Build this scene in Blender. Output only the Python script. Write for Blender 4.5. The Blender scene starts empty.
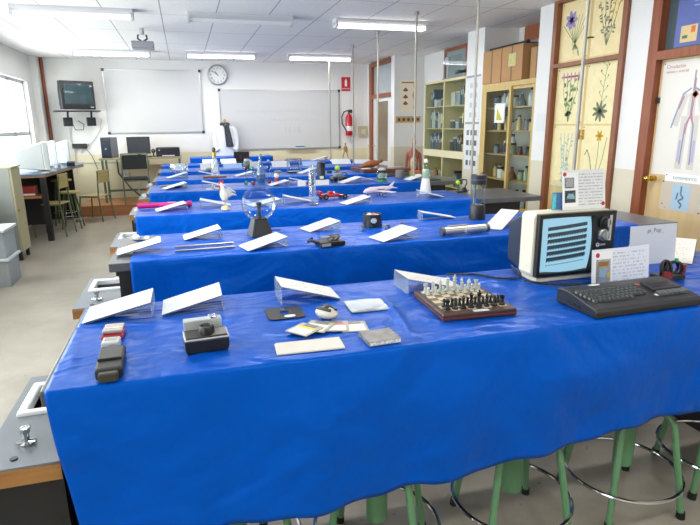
import bpy, bmesh, math, random
from mathutils import Vector, Matrix, noise

sc = bpy.context.scene
col = sc.collection
PI = math.pi
rnd = random.Random(7)

# ------------------------------------------------------------------ camera
def make_camera():
    pitch, yaw, roll = math.radians(14.13), math.radians(16.338), math.radians(-0.616)
    fw = Vector((math.sin(yaw) * math.cos(pitch), math.cos(yaw) * math.cos(pitch), -math.sin(pitch)))
    rt = Vector((math.cos(yaw), -math.sin(yaw), 0))
    up = rt.cross(fw)
    r2 = math.cos(roll) * rt + math.sin(roll) * up
    u2 = -math.sin(roll) * rt + math.cos(roll) * up
    M = Matrix((r2, u2, -fw)).transposed()
    cd = bpy.data.cameras.new('camera')
    cam = bpy.data.objects.new('camera', cd)
    col.objects.link(cam)
    cam.location = (0, 0, 1.6)
    cam.rotation_euler = M.to_euler()
    cd.sensor_width = 36
    cd.lens = 549.0 / 700 * 36
    cd.clip_start = 0.02
    sc.camera = cam
make_camera()

# ------------------------------------------------------------------ world, daylight, exposure
w = bpy.data.worlds.new('daylight')
sc.world = w
w.use_nodes = True
bg = w.node_tree.nodes['Background']
bg.inputs[0].default_value = (0.95, 0.975, 1.0, 1)
bg.inputs[1].default_value = 5.0
sc.view_settings.view_transform = 'Standard'
sc.view_settings.look = 'None'
sc.view_settings.gamma = 1
sc.view_settings.use_curve_mapping = False
sc.view_settings.exposure = -0.12
sc.cycles.use_denoising = True
sc.cycles.max_bounces = 10
sc.cycles.diffuse_bounces = 5
sc.cycles.transparent_max_bounces = 24
sc.cycles.sample_clamp_indirect = 4

def area(name, loc, rot, sx, sy, power, color=(1, 1, 1)):
    l = bpy.data.lights.new(name, 'AREA')
    l.shape = 'RECTANGLE'
    l.size, l.size_y = sx, sy
    l.energy = power
    l.color = color
    o = bpy.data.objects.new(name, l)
    col.objects.link(o)
    o.location = loc
    o.rotation_euler = rot
    return o

# daylight that comes in through the window bays of the left wall
WIN = [(-1.6, 1.2), (1.8, 4.6), (5.2, 8.0), (8.6, 11.35)]
for (a, b) in WIN:
    area('window_daylight', (-2.86, (a + b) / 2, 1.68), (0, -PI / 2, 0), 1.4, b - a, 60 if b < 2 else 135, (1.0, 0.985, 0.955))

# ------------------------------------------------------------------ materials
def lin(hx):
    hx = hx.lstrip('#')
    out = []
    for i in (0, 2, 4):
        c = int(hx[i:i + 2], 16) / 255
        out.append(c / 12.92 if c <= 0.04045 else ((c + 0.055) / 1.055) ** 2.4)
    return (*out, 1)

_m = {}
def mat(name, hx, rough=0.5, metal=0.0, spec=0.5, bump=0.0, bscale=60, var=0.0, vscale=4, emit=0.0, coat=0.0, sheen=0.0):
    if name in _m:
        return _m[name]
    m = bpy.data.materials.new(name)
    m.use_nodes = True
    nt = m.node_tree
    p = nt.nodes['Principled BSDF']
    c = lin(hx)
    p.inputs['Base Color'].default_value = c
    p.inputs['Roughness'].default_value = rough
    p.inputs['Metallic'].default_value = metal
    p.inputs['Specular IOR Level'].default_value = spec
    p.inputs['Coat Weight'].default_value = coat
    p.inputs['Sheen Weight'].default_value = sheen
    if emit:
        p.inputs['Emission Color'].default_value = c
        p.inputs['Emission Strength'].default_value = emit
    if var or bump:
        tc = nt.nodes.new('ShaderNodeTexCoord')
    if var:
        n = nt.nodes.new('ShaderNodeTexNoise')
        n.inputs['Scale'].default_value = vscale
        n.inputs['Detail'].default_value = 5
        nt.links.new(tc.outputs['Object'], n.inputs['Vector'])
        r = nt.nodes.new('ShaderNodeValToRGB')
        r.color_ramp.elements[0].position = 0.3
        r.color_ramp.elements[1].position = 0.7
        r.color_ramp.elements[0].color = tuple(max(0, x * (1 - var)) for x in c[:3]) + (1,)
        r.color_ramp.elements[1].color = tuple(min(1, x * (1 + var)) for x in c[:3]) + (1,)
        nt.links.new(n.outputs['Fac'], r.inputs['Fac'])
        nt.links.new(r.outputs['Color'], p.inputs['Base Color'])
    if bump:
        n2 = nt.nodes.new('ShaderNodeTexNoise')
        n2.inputs['Scale'].default_value = bscale
        n2.inputs['Detail'].default_value = 3
        nt.links.new(tc.outputs['Object'], n2.inputs['Vector'])
        b = nt.nodes.new('ShaderNodeBump')
        b.inputs['Strength'].default_value = bump
        b.inputs['Distance'].default_value = 0.01
        nt.links.new(n2.outputs['Fac'], b.inputs['Height'])
        nt.links.new(b.outputs['Normal'], p.inputs['Normal'])
    _m[name] = m
    return m

def wood(name, h1, h2, scale=6, axis=0, rough=0.45):
    if name in _m:
        return _m[name]
    m = bpy.data.materials.new(name)
    m.use_nodes = True
    nt = m.node_tree
    p = nt.nodes['Principled BSDF']
    p.inputs['Roughness'].default_value = rough
    tc = nt.nodes.new('ShaderNodeTexCoord')
    mp = nt.nodes.new('ShaderNodeMapping')
    s = [scale * 6] * 3
    s[axis] = scale * 0.5
    mp.inputs['Scale'].default_value = s
    n = nt.nodes.new('ShaderNodeTexNoise')
    n.inputs['Scale'].default_value = 1
    n.inputs['Detail'].default_value = 6
    r = nt.nodes.new('ShaderNodeValToRGB')
    r.color_ramp.elements[0].position = 0.32
    r.color_ramp.elements[1].position = 0.68
    r.color_ramp.elements[0].color = lin(h1)
    r.color_ramp.elements[1].color = lin(h2)
    nt.links.new(tc.outputs['Object'], mp.inputs['Vector'])
    nt.links.new(mp.outputs['Vector'], n.inputs['Vector'])
    nt.links.new(n.outputs['Fac'], r.inputs['Fac'])
    nt.links.new(r.outputs['Color'], p.inputs['Base Color'])
    _m[name] = m
    return m

def glass(name, tint='#ffffff', fr=0.35, base=0.04, rough=0.02, haze=0.0):
    fr, base = fr * 0.45, base * 0.6
    """thin clear sheet: tinted see-through with a fresnel reflection"""
    if name in _m:
        return _m[name]
    m = bpy.data.materials.new(name)
    m.use_nodes = True
    nt = m.node_tree
    for n in list(nt.nodes):
        nt.nodes.remove(n)
    out = nt.nodes.new('ShaderNodeOutputMaterial')
    mix = nt.nodes.new('ShaderNodeMixShader')
    t = nt.nodes.new('ShaderNodeBsdfTransparent')
    t.inputs[0].default_value = lin(tint)
    g = nt.nodes.new('ShaderNodeBsdfGlossy')
    g.inputs['Roughness'].default_value = rough
    lw = nt.nodes.new('ShaderNodeLayerWeight')
    lw.inputs['Blend'].default_value = fr
    ma = nt.nodes.new('ShaderNodeMath')
    ma.operation = 'MULTIPLY_ADD'
    ma.inputs[1].default_value = 0.55
    ma.inputs[2].default_value = base
    nt.links.new(lw.outputs['Fresnel'], ma.inputs[0])
    nt.links.new(ma.outputs[0], mix.inputs[0])
    nt.links.new(t.outputs[0], mix.inputs[1])
    nt.links.new(g.outputs[0], mix.inputs[2])
    if haze:
        mh = nt.nodes.new('ShaderNodeMixShader')
        mh.inputs[0].default_value = haze
        df = nt.nodes.new('ShaderNodeBsdfDiffuse')
        df.inputs[0].default_value = lin('#e4ebf0')
        tr = nt.nodes.new('ShaderNodeBsdfTranslucent')
        tr.inputs[0].default_value = lin('#e4ebf0')
        md = nt.nodes.new('ShaderNodeMixShader')
        nt.links.new(df.outputs[0], md.inputs[1])
        nt.links.new(tr.outputs[0], md.inputs[2])
        nt.links.new(mix.outputs[0], mh.inputs[1])
        nt.links.new(md.outputs[0], mh.inputs[2])
        nt.links.new(mh.outputs[0], out.inputs[0])
    else:
        nt.links.new(mix.outputs[0], out.inputs[0])
    _m[name] = m
    return m

def printed(name, base='#eceef0', ink='#a5a9b0', lines=9, u=0, v=1, amount=0.5, margin=0.1, fine=18, rough=0.45, top=0.9):
    """paper with rows of small print; u and v choose the axes of the sheet"""
    if name in _m:
        return _m[name]
    m = bpy.data.materials.new(name)
    m.use_nodes = True
    nt = m.node_tree
    p = nt.nodes['Principled BSDF']
    p.inputs['Roughness'].default_value = rough
    tc = nt.nodes.new('ShaderNodeTexCoord')
    sp = nt.nodes.new('ShaderNodeSeparateXYZ')
    nt.links.new(tc.outputs['Generated'], sp.inputs[0])
    def M(op, a, b=None):
        n = nt.nodes.new('ShaderNodeMath')
        n.operation = op
        for i, x in enumerate((a, b)):
            if x is None:
                continue
            if isinstance(x, (int, float)):
                n.inputs[i].default_value = x
            else:
                nt.links.new(x, n.inputs[i])
        return n.outputs[0]
    U, V = sp.outputs[u], sp.outputs[v]
    row = M('MULTIPLY', V, lines)
    band = M('LESS_THAN', M('ABSOLUTE', M('SUBTRACT', M('FRACT', row), 0.5)), 0.22)
    cx = nt.nodes.new('ShaderNodeCombineXYZ')
    nt.links.new(M('MULTIPLY', U, fine), cx.inputs[0])
    nt.links.new(M('MULTIPLY', M('FLOOR', row), 7.3), cx.inputs[1])
    no = nt.nodes.new('ShaderNodeTexNoise')
    no.inputs['Scale'].default_value = 1.0
    nt.links.new(cx.outputs[0], no.inputs['Vector'])
    word = M('GREATER_THAN', no.outputs['Fac'], 1 - amount)
    inu = M('MULTIPLY', M('GREATER_THAN', U, margin), M('LESS_THAN', U, 1 - margin))
    inv = M('MULTIPLY', M('GREATER_THAN', V, margin), M('LESS_THAN', V, top))
    f = M('MULTIPLY', M('MULTIPLY', band, word), M('MULTIPLY', inu, inv))
    mx = nt.nodes.new('ShaderNodeMix')
    mx.data_type = 'RGBA'
    mx.inputs[6].default_value = lin(base)
    mx.inputs[7].default_value = lin(ink)
    nt.links.new(f, mx.inputs[0])
    nt.links.new(mx.outputs[2], p.inputs['Base Color'])
    _m[name] = m
    return m

def two_tone_wall(name, hi, lo, z0, var=0.015):
    m = bpy.data.materials.new(name)
    m.use_nodes = True
    nt = m.node_tree
    p = nt.nodes['Principled BSDF']
    p.inputs['Roughness'].default_value = 0.55
    g = nt.nodes.new('ShaderNodeNewGeometry')
    s = nt.nodes.new('ShaderNodeSeparateXYZ')
    nt.links.new(g.outputs['Position'], s.inputs[0])
    c = nt.nodes.new('ShaderNodeMath')
    c.operation = 'LESS_THAN'
    c.inputs[1].default_value = z0
    nt.links.new(s.outputs[2], c.inputs[0])
    mx = nt.nodes.new('ShaderNodeMix')
    mx.data_type = 'RGBA'
    mx.inputs[6].default_value = lin(hi)
    mx.inputs[7].default_value = lin(lo)
    nt.links.new(c.outputs[0], mx.inputs[0])
    nt.links.new(mx.outputs[2], p.inputs['Base Color'])
    n = nt.nodes.new('ShaderNodeTexNoise')
    n.inputs['Scale'].default_value = 90
    nt.links.new(g.outputs['Position'], n.inputs['Vector'])
    b = nt.nodes.new('ShaderNodeBump')
    b.inputs['Strength'].default_value = 0.06
    nt.links.new(n.outputs['Fac'], b.inputs['Height'])
    nt.links.new(b.outputs['Normal'], p.inputs['Normal'])
    return m

def ceiling_mat():
    m = bpy.data.materials.new('ceiling_tile')
    m.use_nodes = True
    nt = m.node_tree
    p = nt.nodes['Principled BSDF']
    p.inputs['Roughness'].default_value = 0.8
    g = nt.nodes.new('ShaderNodeNewGeometry')
    s = nt.nodes.new('ShaderNodeSeparateXYZ')
    nt.links.new(g.outputs['Position'], s.inputs[0])
    def M(op, a, b):
        n = nt.nodes.new('ShaderNodeMath')
        n.operation = op
        for i, x in enumerate((a, b)):
            if isinstance(x, (int, float)):
                n.inputs[i].default_value = x
            else:
                nt.links.new(x, n.inputs[i])
        return n.outputs[0]
    fx = M('FRACT', M('DIVIDE', M('ADD', s.outputs[0], 1.358 + 6.08), 0.608), 0)
    fy = M('FRACT', M('DIVIDE', M('ADD', s.outputs[1], 12.2 - 7.2), 1.22), 0)
    lx = M('LESS_THAN', fx, 0.02)
    ly = M('LESS_THAN', fy, 0.010)
    ln = M('MAXIMUM', lx, ly)
    n = nt.nodes.new('ShaderNodeTexNoise')
    n.inputs['Scale'].default_value = 55
    n.inputs['Detail'].default_value = 4
    nt.links.new(g.outputs['Position'], n.inputs['Vector'])
    r = nt.nodes.new('ShaderNodeValToRGB')
    r.color_ramp.elements[0].position = 0.3
    r.color_ramp.elements[1].position = 0.6
    r.color_ramp.elements[0].color = lin('#e6e3de')
    r.color_ramp.elements[1].color = lin('#f0ede8')
    nt.links.new(n.outputs['Fac'], r.inputs['Fac'])
    mx = nt.nodes.new('ShaderNodeMix')
    mx.data_type = 'RGBA'
    mx.inputs[7].default_value = lin('#a3a2a4')
    nt.links.new(r.outputs['Color'], mx.inputs[6])
    nt.links.new(ln, mx.inputs[0])
    nt.links.new(mx.outputs[2], p.inputs['Base Color'])
    return m

def floor_mat():
    m = bpy.data.materials.new('terrazzo')
    m.use_nodes = True
    nt = m.node_tree
    p = nt.nodes['Principled BSDF']
    p.inputs['Roughness'].default_value = 0.28
    tc = nt.nodes.new('ShaderNodeNewGeometry')
    n = nt.nodes.new('ShaderNodeTexNoise')
    n.inputs['Scale'].default_value = 2.2
    n.inputs['Detail'].default_value = 8
    n.inputs['Roughness'].default_value = 0.7
    nt.links.new(tc.outputs['Position'], n.inputs['Vector'])
    r = nt.nodes.new('ShaderNodeValToRGB')
    r.color_ramp.elements[0].position = 0.35
    r.color_ramp.elements[1].position = 0.65
    r.color_ramp.elements[0].color = lin('#91897c')
    r.color_ramp.elements[1].color = lin('#a59d90')
    nt.links.new(n.outputs['Fac'], r.inputs['Fac'])
    v = nt.nodes.new('ShaderNodeTexVoronoi')
    v.inputs['Scale'].default_value = 9
    nt.links.new(tc.outputs['Position'], v.inputs['Vector'])
    c = nt.nodes.new('ShaderNodeMath')
    c.operation = 'LESS_THAN'
    c.inputs[1].default_value = 0.07
    nt.links.new(v.outputs['Distance'], c.inputs[0])
    mx = nt.nodes.new('ShaderNodeMix')
    mx.data_type = 'RGBA'
    mx.inputs[7].default_value = lin('#6f6a62')
    c2 = nt.nodes.new('ShaderNodeMath')
    c2.operation = 'MULTIPLY'
    c2.inputs[1].default_value = 0.6
    nt.links.new(c.outputs[0], c2.inputs[0])
    nt.links.new(c2.outputs[0], mx.inputs[0])
    nt.links.new(r.outputs['Color'], mx.inputs[6])
    nt.links.new(mx.outputs[2], p.inputs['Base Color'])
    return m

# ------------------------------------------------------------------ mesh builder
class MB:
    def __init__(s):
        s.bm = bmesh.new()
    def _faces(s, vs, idx, mi):
        v = [s.bm.verts.new(p) for p in vs]
        out = []
        for f in idx:
            try:
                fc = s.bm.faces.new([v[i] for i in f])
                fc.material_index = mi
                out.append(fc)
            except ValueError:
                pass
        return v
    def box(s, x0, x1, y0, y1, z0, z1, mi=0, rot=None, piv=None):
        vs = [Vector(p) for p in ((x0, y0, z0), (x1, y0, z0), (x1, y1, z0), (x0, y1, z0), (x0, y0, z1), (x1, y0, z1), (x1, y1, z1), (x0, y1, z1))]
        if rot is not None:
            pv = Vector(piv) if piv else Vector(((x0 + x1) / 2, (y0 + y1) / 2, (z0 + z1) / 2))
            vs = [rot @ (p - pv) + pv for p in vs]
        s._faces(vs, ((0, 3, 2, 1), (4, 5, 6, 7), (0, 1, 5, 4), (1, 2, 6, 5), (2, 3, 7, 6), (3, 0, 4, 7)), mi)
        return s
    def hexa(s, lo, hi, mi=0):
        """a box from four bottom and four top corners"""
        s._faces(list(lo) + list(hi), ((0, 3, 2, 1), (4, 5, 6, 7), (0, 1, 5, 4), (1, 2, 6, 5), (2, 3, 7, 6), (3, 0, 4, 7)), mi)
        return s
    def _ring(s, c, u, v, r, n):
        return [s.bm.verts.new(c + u * (r * math.cos(2 * PI * i / n)) + v * (r * math.sin(2 * PI * i / n))) for i in range(n)]
    def _bridge(s, a, b, mi):
        n = len(a)
        for i in range(n):
            f = s.bm.faces.new((a[i], a[(i + 1) % n], b[(i + 1) % n], b[i]))
            f.material_index = mi
    def tube(s, pts, r, n=8, mi=0, closed=False, caps=True):
        P = [Vector(p) for p in pts]
        R = r if isinstance(r, (list, tuple)) else [r] * len(P)
        rings = []
        ref = None
        for i, p in enumerate(P):
            if closed:
                t = (P[(i + 1) % len(P)] - P[i - 1]).normalized()
            else:
                t = (P[min(i + 1, len(P) - 1)] - P[max(i - 1, 0)]).normalized()
            if ref is None:
                a = Vector((0, 0, 1)) if abs(t.z) < 0.9 else Vector((1, 0, 0))
                u = t.cross(a).normalized()
            else:
                u = (ref - t * ref.dot(t)).normalized()
            ref = u
            rings.append(s._ring(p, u, t.cross(u), R[i], n))
        for a, b in zip(rings, rings[1:]):
            s._bridge(a, b, mi)
        if closed:
            s._bridge(rings[-1], rings[0], mi)
        elif caps:
            for g in (rings[0][::-1], rings[-1]):
                f = s.bm.faces.new(g)
                f.material_index = mi
        return s
    def cyl(s, p0, p1, r0, r1=None, n=16, mi=0):
        return s.tube([p0, p1], [r0, r0 if r1 is None else r1], n, mi)
    def lathe(s, prof, c=(0, 0, 0), n=20, mi=0, cap=True, sx=1.0, sy=1.0):
        c = Vector(c)
        rings = []
        for (r, z) in prof:
            rings.append([s.bm.verts.new(c + Vector((sx * max(r, 1e-4) * math.cos(2 * PI * i / n), sy * max(r, 1e-4) * math.sin(2 * PI * i / n), z))) for i in range(n)])
        for a, b in zip(rings, rings[1:]):
            s._bridge(a, b, mi)
        if cap:
            for g in (rings[0][::-1], rings[-1]):
                f = s.bm.faces.new(g)
                f.material_index = mi
        return s
    def ball(s, c, r, mi=0, n=14, sx=1, sy=1, sz=1):
        k = n // 2
        prof = [(r * math.sin(PI * i / k), -r * sz * math.cos(PI * i / k)) for i in range(k + 1)]
        return s.lathe(prof, c, n, mi, True, sx, sy)
    def prism(s, poly, a0, a1, plane='xz', mi=0):
        """poly in a plane, pushed along the third axis from a0 to a1"""
        def P(u, v, a):
            return {'xz': (u, a, v), 'yz': (a, u, v), 'xy': (u, v, a)}[plane]
        A = [s.bm.verts.new(P(u, v, a0)) for u, v in poly]
        B = [s.bm.verts.new(P(u, v, a1)) for u, v in poly]
        n = len(poly)
        fs = [s.bm.faces.new(A[::-1]), s.bm.faces.new(B)]
        for i in range(n):
            fs.append(s.bm.faces.new((A[i], A[(i + 1) % n], B[(i + 1) % n], B[i])))
        for f in fs:
            f.material_index = mi
        return s
    def move(s, M):
        bmesh.ops.transform(s.bm, matrix=M, verts=s.bm.verts)
        return s
    def build(s, name, mats, parent=None, smooth=True, bevel=0.0, loc=None, rotz=None, ang=35):
        bmesh.ops.recalc_face_normals(s.bm, faces=s.bm.faces)
        me = bpy.data.meshes.new(name)
        s.bm.to_mesh(me)
        s.bm.free()
        for m in (mats if isinstance(mats, (list, tuple)) else [mats]):
            me.materials.append(m)
        if smooth:
            me.shade_smooth()
            me.set_sharp_from_angle(angle=math.radians(ang))
        o = bpy.data.objects.new(name, me)
        col.objects.link(o)
        if parent:
            o.parent = parent
        if loc:
            o.location = loc
        if rotz:
            o.rotation_euler = (0, 0, rotz)
        if bevel:
            b = o.modifiers.new('bevel', 'BEVEL')
            b.width = bevel
            b.segments = 2
            b.limit_method = 'ANGLE'
            b.angle_limit = math.radians(40)
        return o

def grid_mesh(name, pts, mats, parent=None, thick=0.0, smooth=True):
    """pts[i][j] -> one sheet"""
    bm = bmesh.new()
    V = [[bm.verts.new(p) for p in row] for row in pts]
    for a, b in zip(V, V[1:]):
        for i in range(len(a) - 1):
            bm.faces.new((a[i], a[i + 1], b[i + 1], b[i]))
    bmesh.ops.recalc_face_normals(bm, faces=bm.faces)
    me = bpy.data.meshes.new(name)
    bm.to_mesh(me)
    bm.free()
    me.materials.append(mats)
    if smooth:
        me.shade_smooth()
    o = bpy.data.objects.new(name, me)
    col.objects.link(o)
    o.parent = parent
    if thick:
        s = o.modifiers.new('solid', 'SOLIDIFY')
        s.thickness = thick
        s.offset = 0
    return o

def thing(name, label, cat, loc=(0, 0, 0), rotz=0.0, group=None):
    o = bpy.data.objects.new(name, None)
    o.empty_display_size = 0.05
    col.objects.link(o)
    o.location = loc
    o.rotation_euler = (0, 0, rotz)
    return tag(o, label, cat, group)

def tag(o, label, cat, group=None):
    o['label'] = label
    o['category'] = cat
    o['kind'] = 'thing'
    if group:
        o['group'] = group
    elif 'group' in o:
        del o['group']
    return o

def struct(o):
    o['kind'] = 'structure'
    return o

def stuff(o):
    o['kind'] = 'stuff'
    return o

def kids(o):
    return [c for c in col.objects if c.parent == o]

def dup(root, loc=None, rotz=None, label=None, group=None):
    def cp(o, parent):
        c = o.copy()
        col.objects.link(c)
        c.parent = parent
        for ch in kids(o):
            cp(ch, c)
        return c
    r = cp(root, None)
    if loc is not None:
        r.location = loc
    if rotz is not None:
        r.rotation_euler = (0, 0, rotz)
    if label:
        r['label'] = label
    if group:
        r['group'] = group
    return r

def text(name, s, size, m, parent=None, loc=(0, 0, 0), rot=(0, 0, 0), depth=0.0008, align='CENTER'):
    cu = bpy.data.curves.new(name, 'FONT')
    cu.body = s
    cu.size = size
    cu.extrude = depth
    cu.align_x = align
    cu.align_y = 'CENTER'
    tmp = bpy.data.objects.new('tmp_text', cu)
    col.objects.link(tmp)
    dg = bpy.context.evaluated_depsgraph_get()
    me = bpy.data.meshes.new_from_object(tmp.evaluated_get(dg))
    bpy.data.objects.remove(tmp)
    bpy.data.curves.remove(cu)
    me.name = name
    me.materials.clear()
    me.materials.append(m)
    o = bpy.data.objects.new(name, me)
    col.objects.link(o)
    if parent:
        o.parent = parent
    o.location = loc
    o.rotation_euler = rot
    return o

def RX(a): return Matrix.Rotation(a, 3, 'X')
def RY(a): return Matrix.Rotation(a, 3, 'Y')
def RZ(a): return Matrix.Rotation(a, 3, 'Z')
ORD = ['first', 'second', 'third', 'fourth', 'fifth', 'sixth', 'seventh', 'eighth', 'ninth', 'tenth', 'eleventh', 'twelfth']

# shared materials
WHITE = mat('white_paint', '#d9d9d8', 0.5)
BLACK = mat('black_plastic', '#16171a', 0.4)
DARKGREY = mat('dark_grey_plastic', '#2c2d30', 0.42)
CHROME = mat('chrome', '#c9cbcf', 0.14, 1.0)
STEEL = mat('brushed_steel', '#b2b2b2', 0.3, 1.0)
ALU = mat('aluminium', '#b9bcc0', 0.35, 0.9)
PAPER = mat('plain_paper', '#e6e8ea', 0.6)
REDM = mat('red_paint', '#b3141c', 0.35)
CLEAR = glass('clear_acrylic', '#f4f8fb', 0.25, 0.05)
PANE = glass('window_pane', '#f2f7f8', 0.2, 0.03)
CUPGLASS = glass('cupboard_glass', '#f3f6f4', 0.12, 0.04)
RUBBER = mat('black_rubber', '#141414', 0.8)
# ------------------------------------------------------------------ room shell
H = 2.86
YB = 12.0
XL = -2.57
YF = -2.2
WALL = two_tone_wall('wall_paint', '#e0deda', '#dbd3b4', 1.08)
WALLR = two_tone_wall('wall_paint_pale', '#dfdddb', '#cfc8b4', 1.16)
CEIL = ceiling_mat()
FLOOR = floor_mat()
BROWN = wood('brown_frame_wood', '#7a3d20', '#8f4d2b', 5, 2, 0.4)
REDBROWN = wood('orange_brown_wood', '#83482a', '#965737', 5, 2, 0.4)
SILL = mat('stone_sill', '#b9b6ae', 0.4)

struct(MB().box(XL - 0.3, 4.8, YF - 0.2, YB + 0.2, -0.12, 0).build('floor', FLOOR, smooth=False))
struct(MB().box(XL - 0.3, 4.8, YF - 0.2, YB + 0.2, H, H + 0.12).build('ceiling', CEIL, smooth=False))
struct(MB().box(XL - 0.3, 4.8, YB, YB + 0.2, 0, H).build('wall_back', WALL, smooth=False))
# wall behind the photographer
b = MB().box(XL - 0.3, 4.8, YF - 0.12, YF, 0, H)
struct(b.build('wall_front', WALL, smooth=False))
# left wall with its window bays
b = MB()
b.box(XL - 0.2, XL, YF, YB, 0, 0.98)
b.box(XL - 0.2, XL, YF, YB, 2.4, H)
edges = [YF] + [e for ab in WIN for e in ab] + [YB]
for i in range(0, len(edges), 2):
    b.box(XL - 0.2, XL, edges[i], edges[i + 1], 0.98, 2.4)
struct(b.build('wall_left', WALL, smooth=False))
for k, (a, c) in enumerate(WIN):
    f = MB()
    x0, x1 = XL - 0.13, XL - 0.07
    for (y0, y1, z0, z1) in ((a, c, 0.98, 1.03), (a, c, 2.35, 2.4), (a, a + 0.05, 0.98, 2.4), (c - 0.05, c, 0.98, 2.4), (a, c, 1.47, 1.53)):
        f.box(x0, x1, y0, y1, z0, z1)
    n = 3
    for i in range(1, n):
        y = a + (c - a) * i / n
        f.box(x0, x1, y - 0.025, y + 0.025, 0.98, 2.4)
    wn = struct(f.build('window_%d' % (k + 1), ALU, smooth=False))
    MB().box(XL - 0.103, XL - 0.097, a + 0.04, c - 0.04, 1.02, 2.36).build('pane', PANE, wn, smooth=False)
    MB().box(XL - 0.2, XL + 0.05, a - 0.04, c + 0.04, 0.93, 0.978).build('sill', SILL, wn, smooth=False)
# corner column beside the last window, and the brown pipe on its edge
struct(MB().box(XL, -2.46, 11.72, YB, 0, H).build('column_back', WALL, smooth=False))
# right wall: piers, recess backs and the short return walls
XR = 4.0
b = MB()
b.box(XR, XR + 0.2, YF, 3.22, 0, H)
b.box(XR, XR + 0.2, 4.17, 4.46, 0, H)
b.box(XR, XR + 0.2, 3.22, 4.17, H - 0.04, H)
b.box(XR + 0.16, XR + 0.2, 3.22, 4.17, 0, H - 0.04)
b.box(XR, XR + 0.7, 5.56, 5.84, 0, H)
b.box(XR + 0.3, XR + 0.4, 4.46, 5.56, 0, H)
b.box(XR + 0.57, XR + 0.75, 5.84, 10.35, 0, H)
b.box(XR + 0.04, XR + 0.75, 7.14, 7.62, 0, H)
b.box(3.96, XR + 0.75, 10.35, 10.53, 0, H)
b.box(4.06, 4.2, 10.53, 11.8, 0, H)
b.box(3.96, 4.2, 11.8, YB, 0, H)
struct(b.build('wall_right', WALLR, smooth=False))
struct(MB().box(XL, -0.9, YB - 0.015, YB, 0.9, 0.93).build('trim_1', SILL, smooth=False))

# door beside the first bench: brown frame, pale leaf, glazed transom
DOORLEAF = wood('pale_door_veneer', '#c3a878', '#cdb389', 3, 2, 0.45)
d = MB()
d.box(XR - 0.03, XR + 0.12, 4.07, 4.17, 0, H - 0.04)
d.box(XR - 0.03, XR + 0.12, 3.22, 3.30, 0, H - 0.04)
d.box(XR - 0.03, XR + 0.12, 3.30, 4.07, 2.11, 2.18)
d.box(XR - 0.03, XR + 0.12, 3.30, 4.07, H - 0.1, H - 0.04)
door1 = struct(d.build('door_1', BROWN, smooth=False))
MB().box(XR + 0.04, XR + 0.08, 3.3, 4.07, 0.005, 2.11).build('door_leaf', DOORLEAF, door1, smooth=False)
MB().box(XR + 0.05, XR + 0.056, 3.3, 4.07, 2.18, H - 0.1).build('transom_pane', mat('dark_transom_glass', '#4a5a60', 0.08, 0, 0.8), door1, smooth=False)
BRASS = mat('polished_brass', '#c9a552', 0.2, 1.0)
k = MB()
k.cyl((XR + 0.04, 4.0, 1.1), (XR - 0.0, 4.0, 1.1), 0.026)
k.cyl((XR, 4.0, 1.1), (XR - 0.03, 4.0, 1.1), 0.011)
k.ball((XR - 0.045, 4.0, 1.1), 0.03)
k.build('door_knob', BRASS, door1)
for z in (1.75,):
    MB().box(XR + 0.02, XR + 0.045, 4.04, 4.08, z, z + 0.05).build('hinge', DARKGREY, door1, smooth=False)

# glazed door far along the right wall
d = MB()
d.box(3.93, 4.06, 11.62, 11.8, 0, H - 0.02)
d.box(3.93, 4.06, 10.53, 11.62, 2.12, 2.2)
d.box(3.93, 4.06, 10.53, 11.62, H - 0.1, H - 0.02)
door2 = struct(d.build('door_2', REDBROWN, smooth=False))
WHITEDOOR = mat('white_lacquer', '#d8dadb', 0.35)
l = MB()
l.box(3.97, 4.01, 11.42, 11.62, 0.01, 2.12)
l.box(3.97, 4.01, 10.53, 10.72, 0.01, 2.12)
l.box(3.97, 4.01, 10.72, 11.42, 0.01, 0.85)
l.box(3.97, 4.01, 10.72, 11.42, 2.05, 2.12)
leaf = l.build('door_leaf', WHITEDOOR, door2, smooth=False)
MB().box(3.985, 3.995, 10.72, 11.42, 0.85, 2.05).build('leaf_pane', mat('brown_rippled_glass', '#7a6c56', 0.2, 0, 0.6, bump=0.2, bscale=40), leaf, smooth=False)
h = MB()
h.tube([(3.97, 11.52, 1.15), (3.92, 11.52, 1.15), (3.92, 11.4, 1.15)], 0.01)
h.build('handle', ALU, leaf)
MB().box(3.985, 3.995, 10.53, 11.62, 2.2, H - 0.1).build('transom_pane', mat('grey_transom_glass', '#a7b1b5', 0.12, 0, 0.7), door2, smooth=False)

# teacher's platform
PLAT = wood('platform_wood', '#a0673c', '#b27a4c', 3, 0, 0.35)
pf = MB().box(-1.92, 3.3, 10.92, YB - 0.001, 0.001, 0.2).build('platform', PLAT, smooth=False, bevel=0.006)
struct(pf)
# brown pipe at the corner column
tag(MB().cyl((-2.43, 11.97, 0.0), (-2.43, 11.97, H), 0.03, n=12).build('heating_pipe', mat('brown_pipe_paint', '#8a4a32', 0.4)), 'thin brown vertical pipe beside the wall mounted television', 'pipe')

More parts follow.
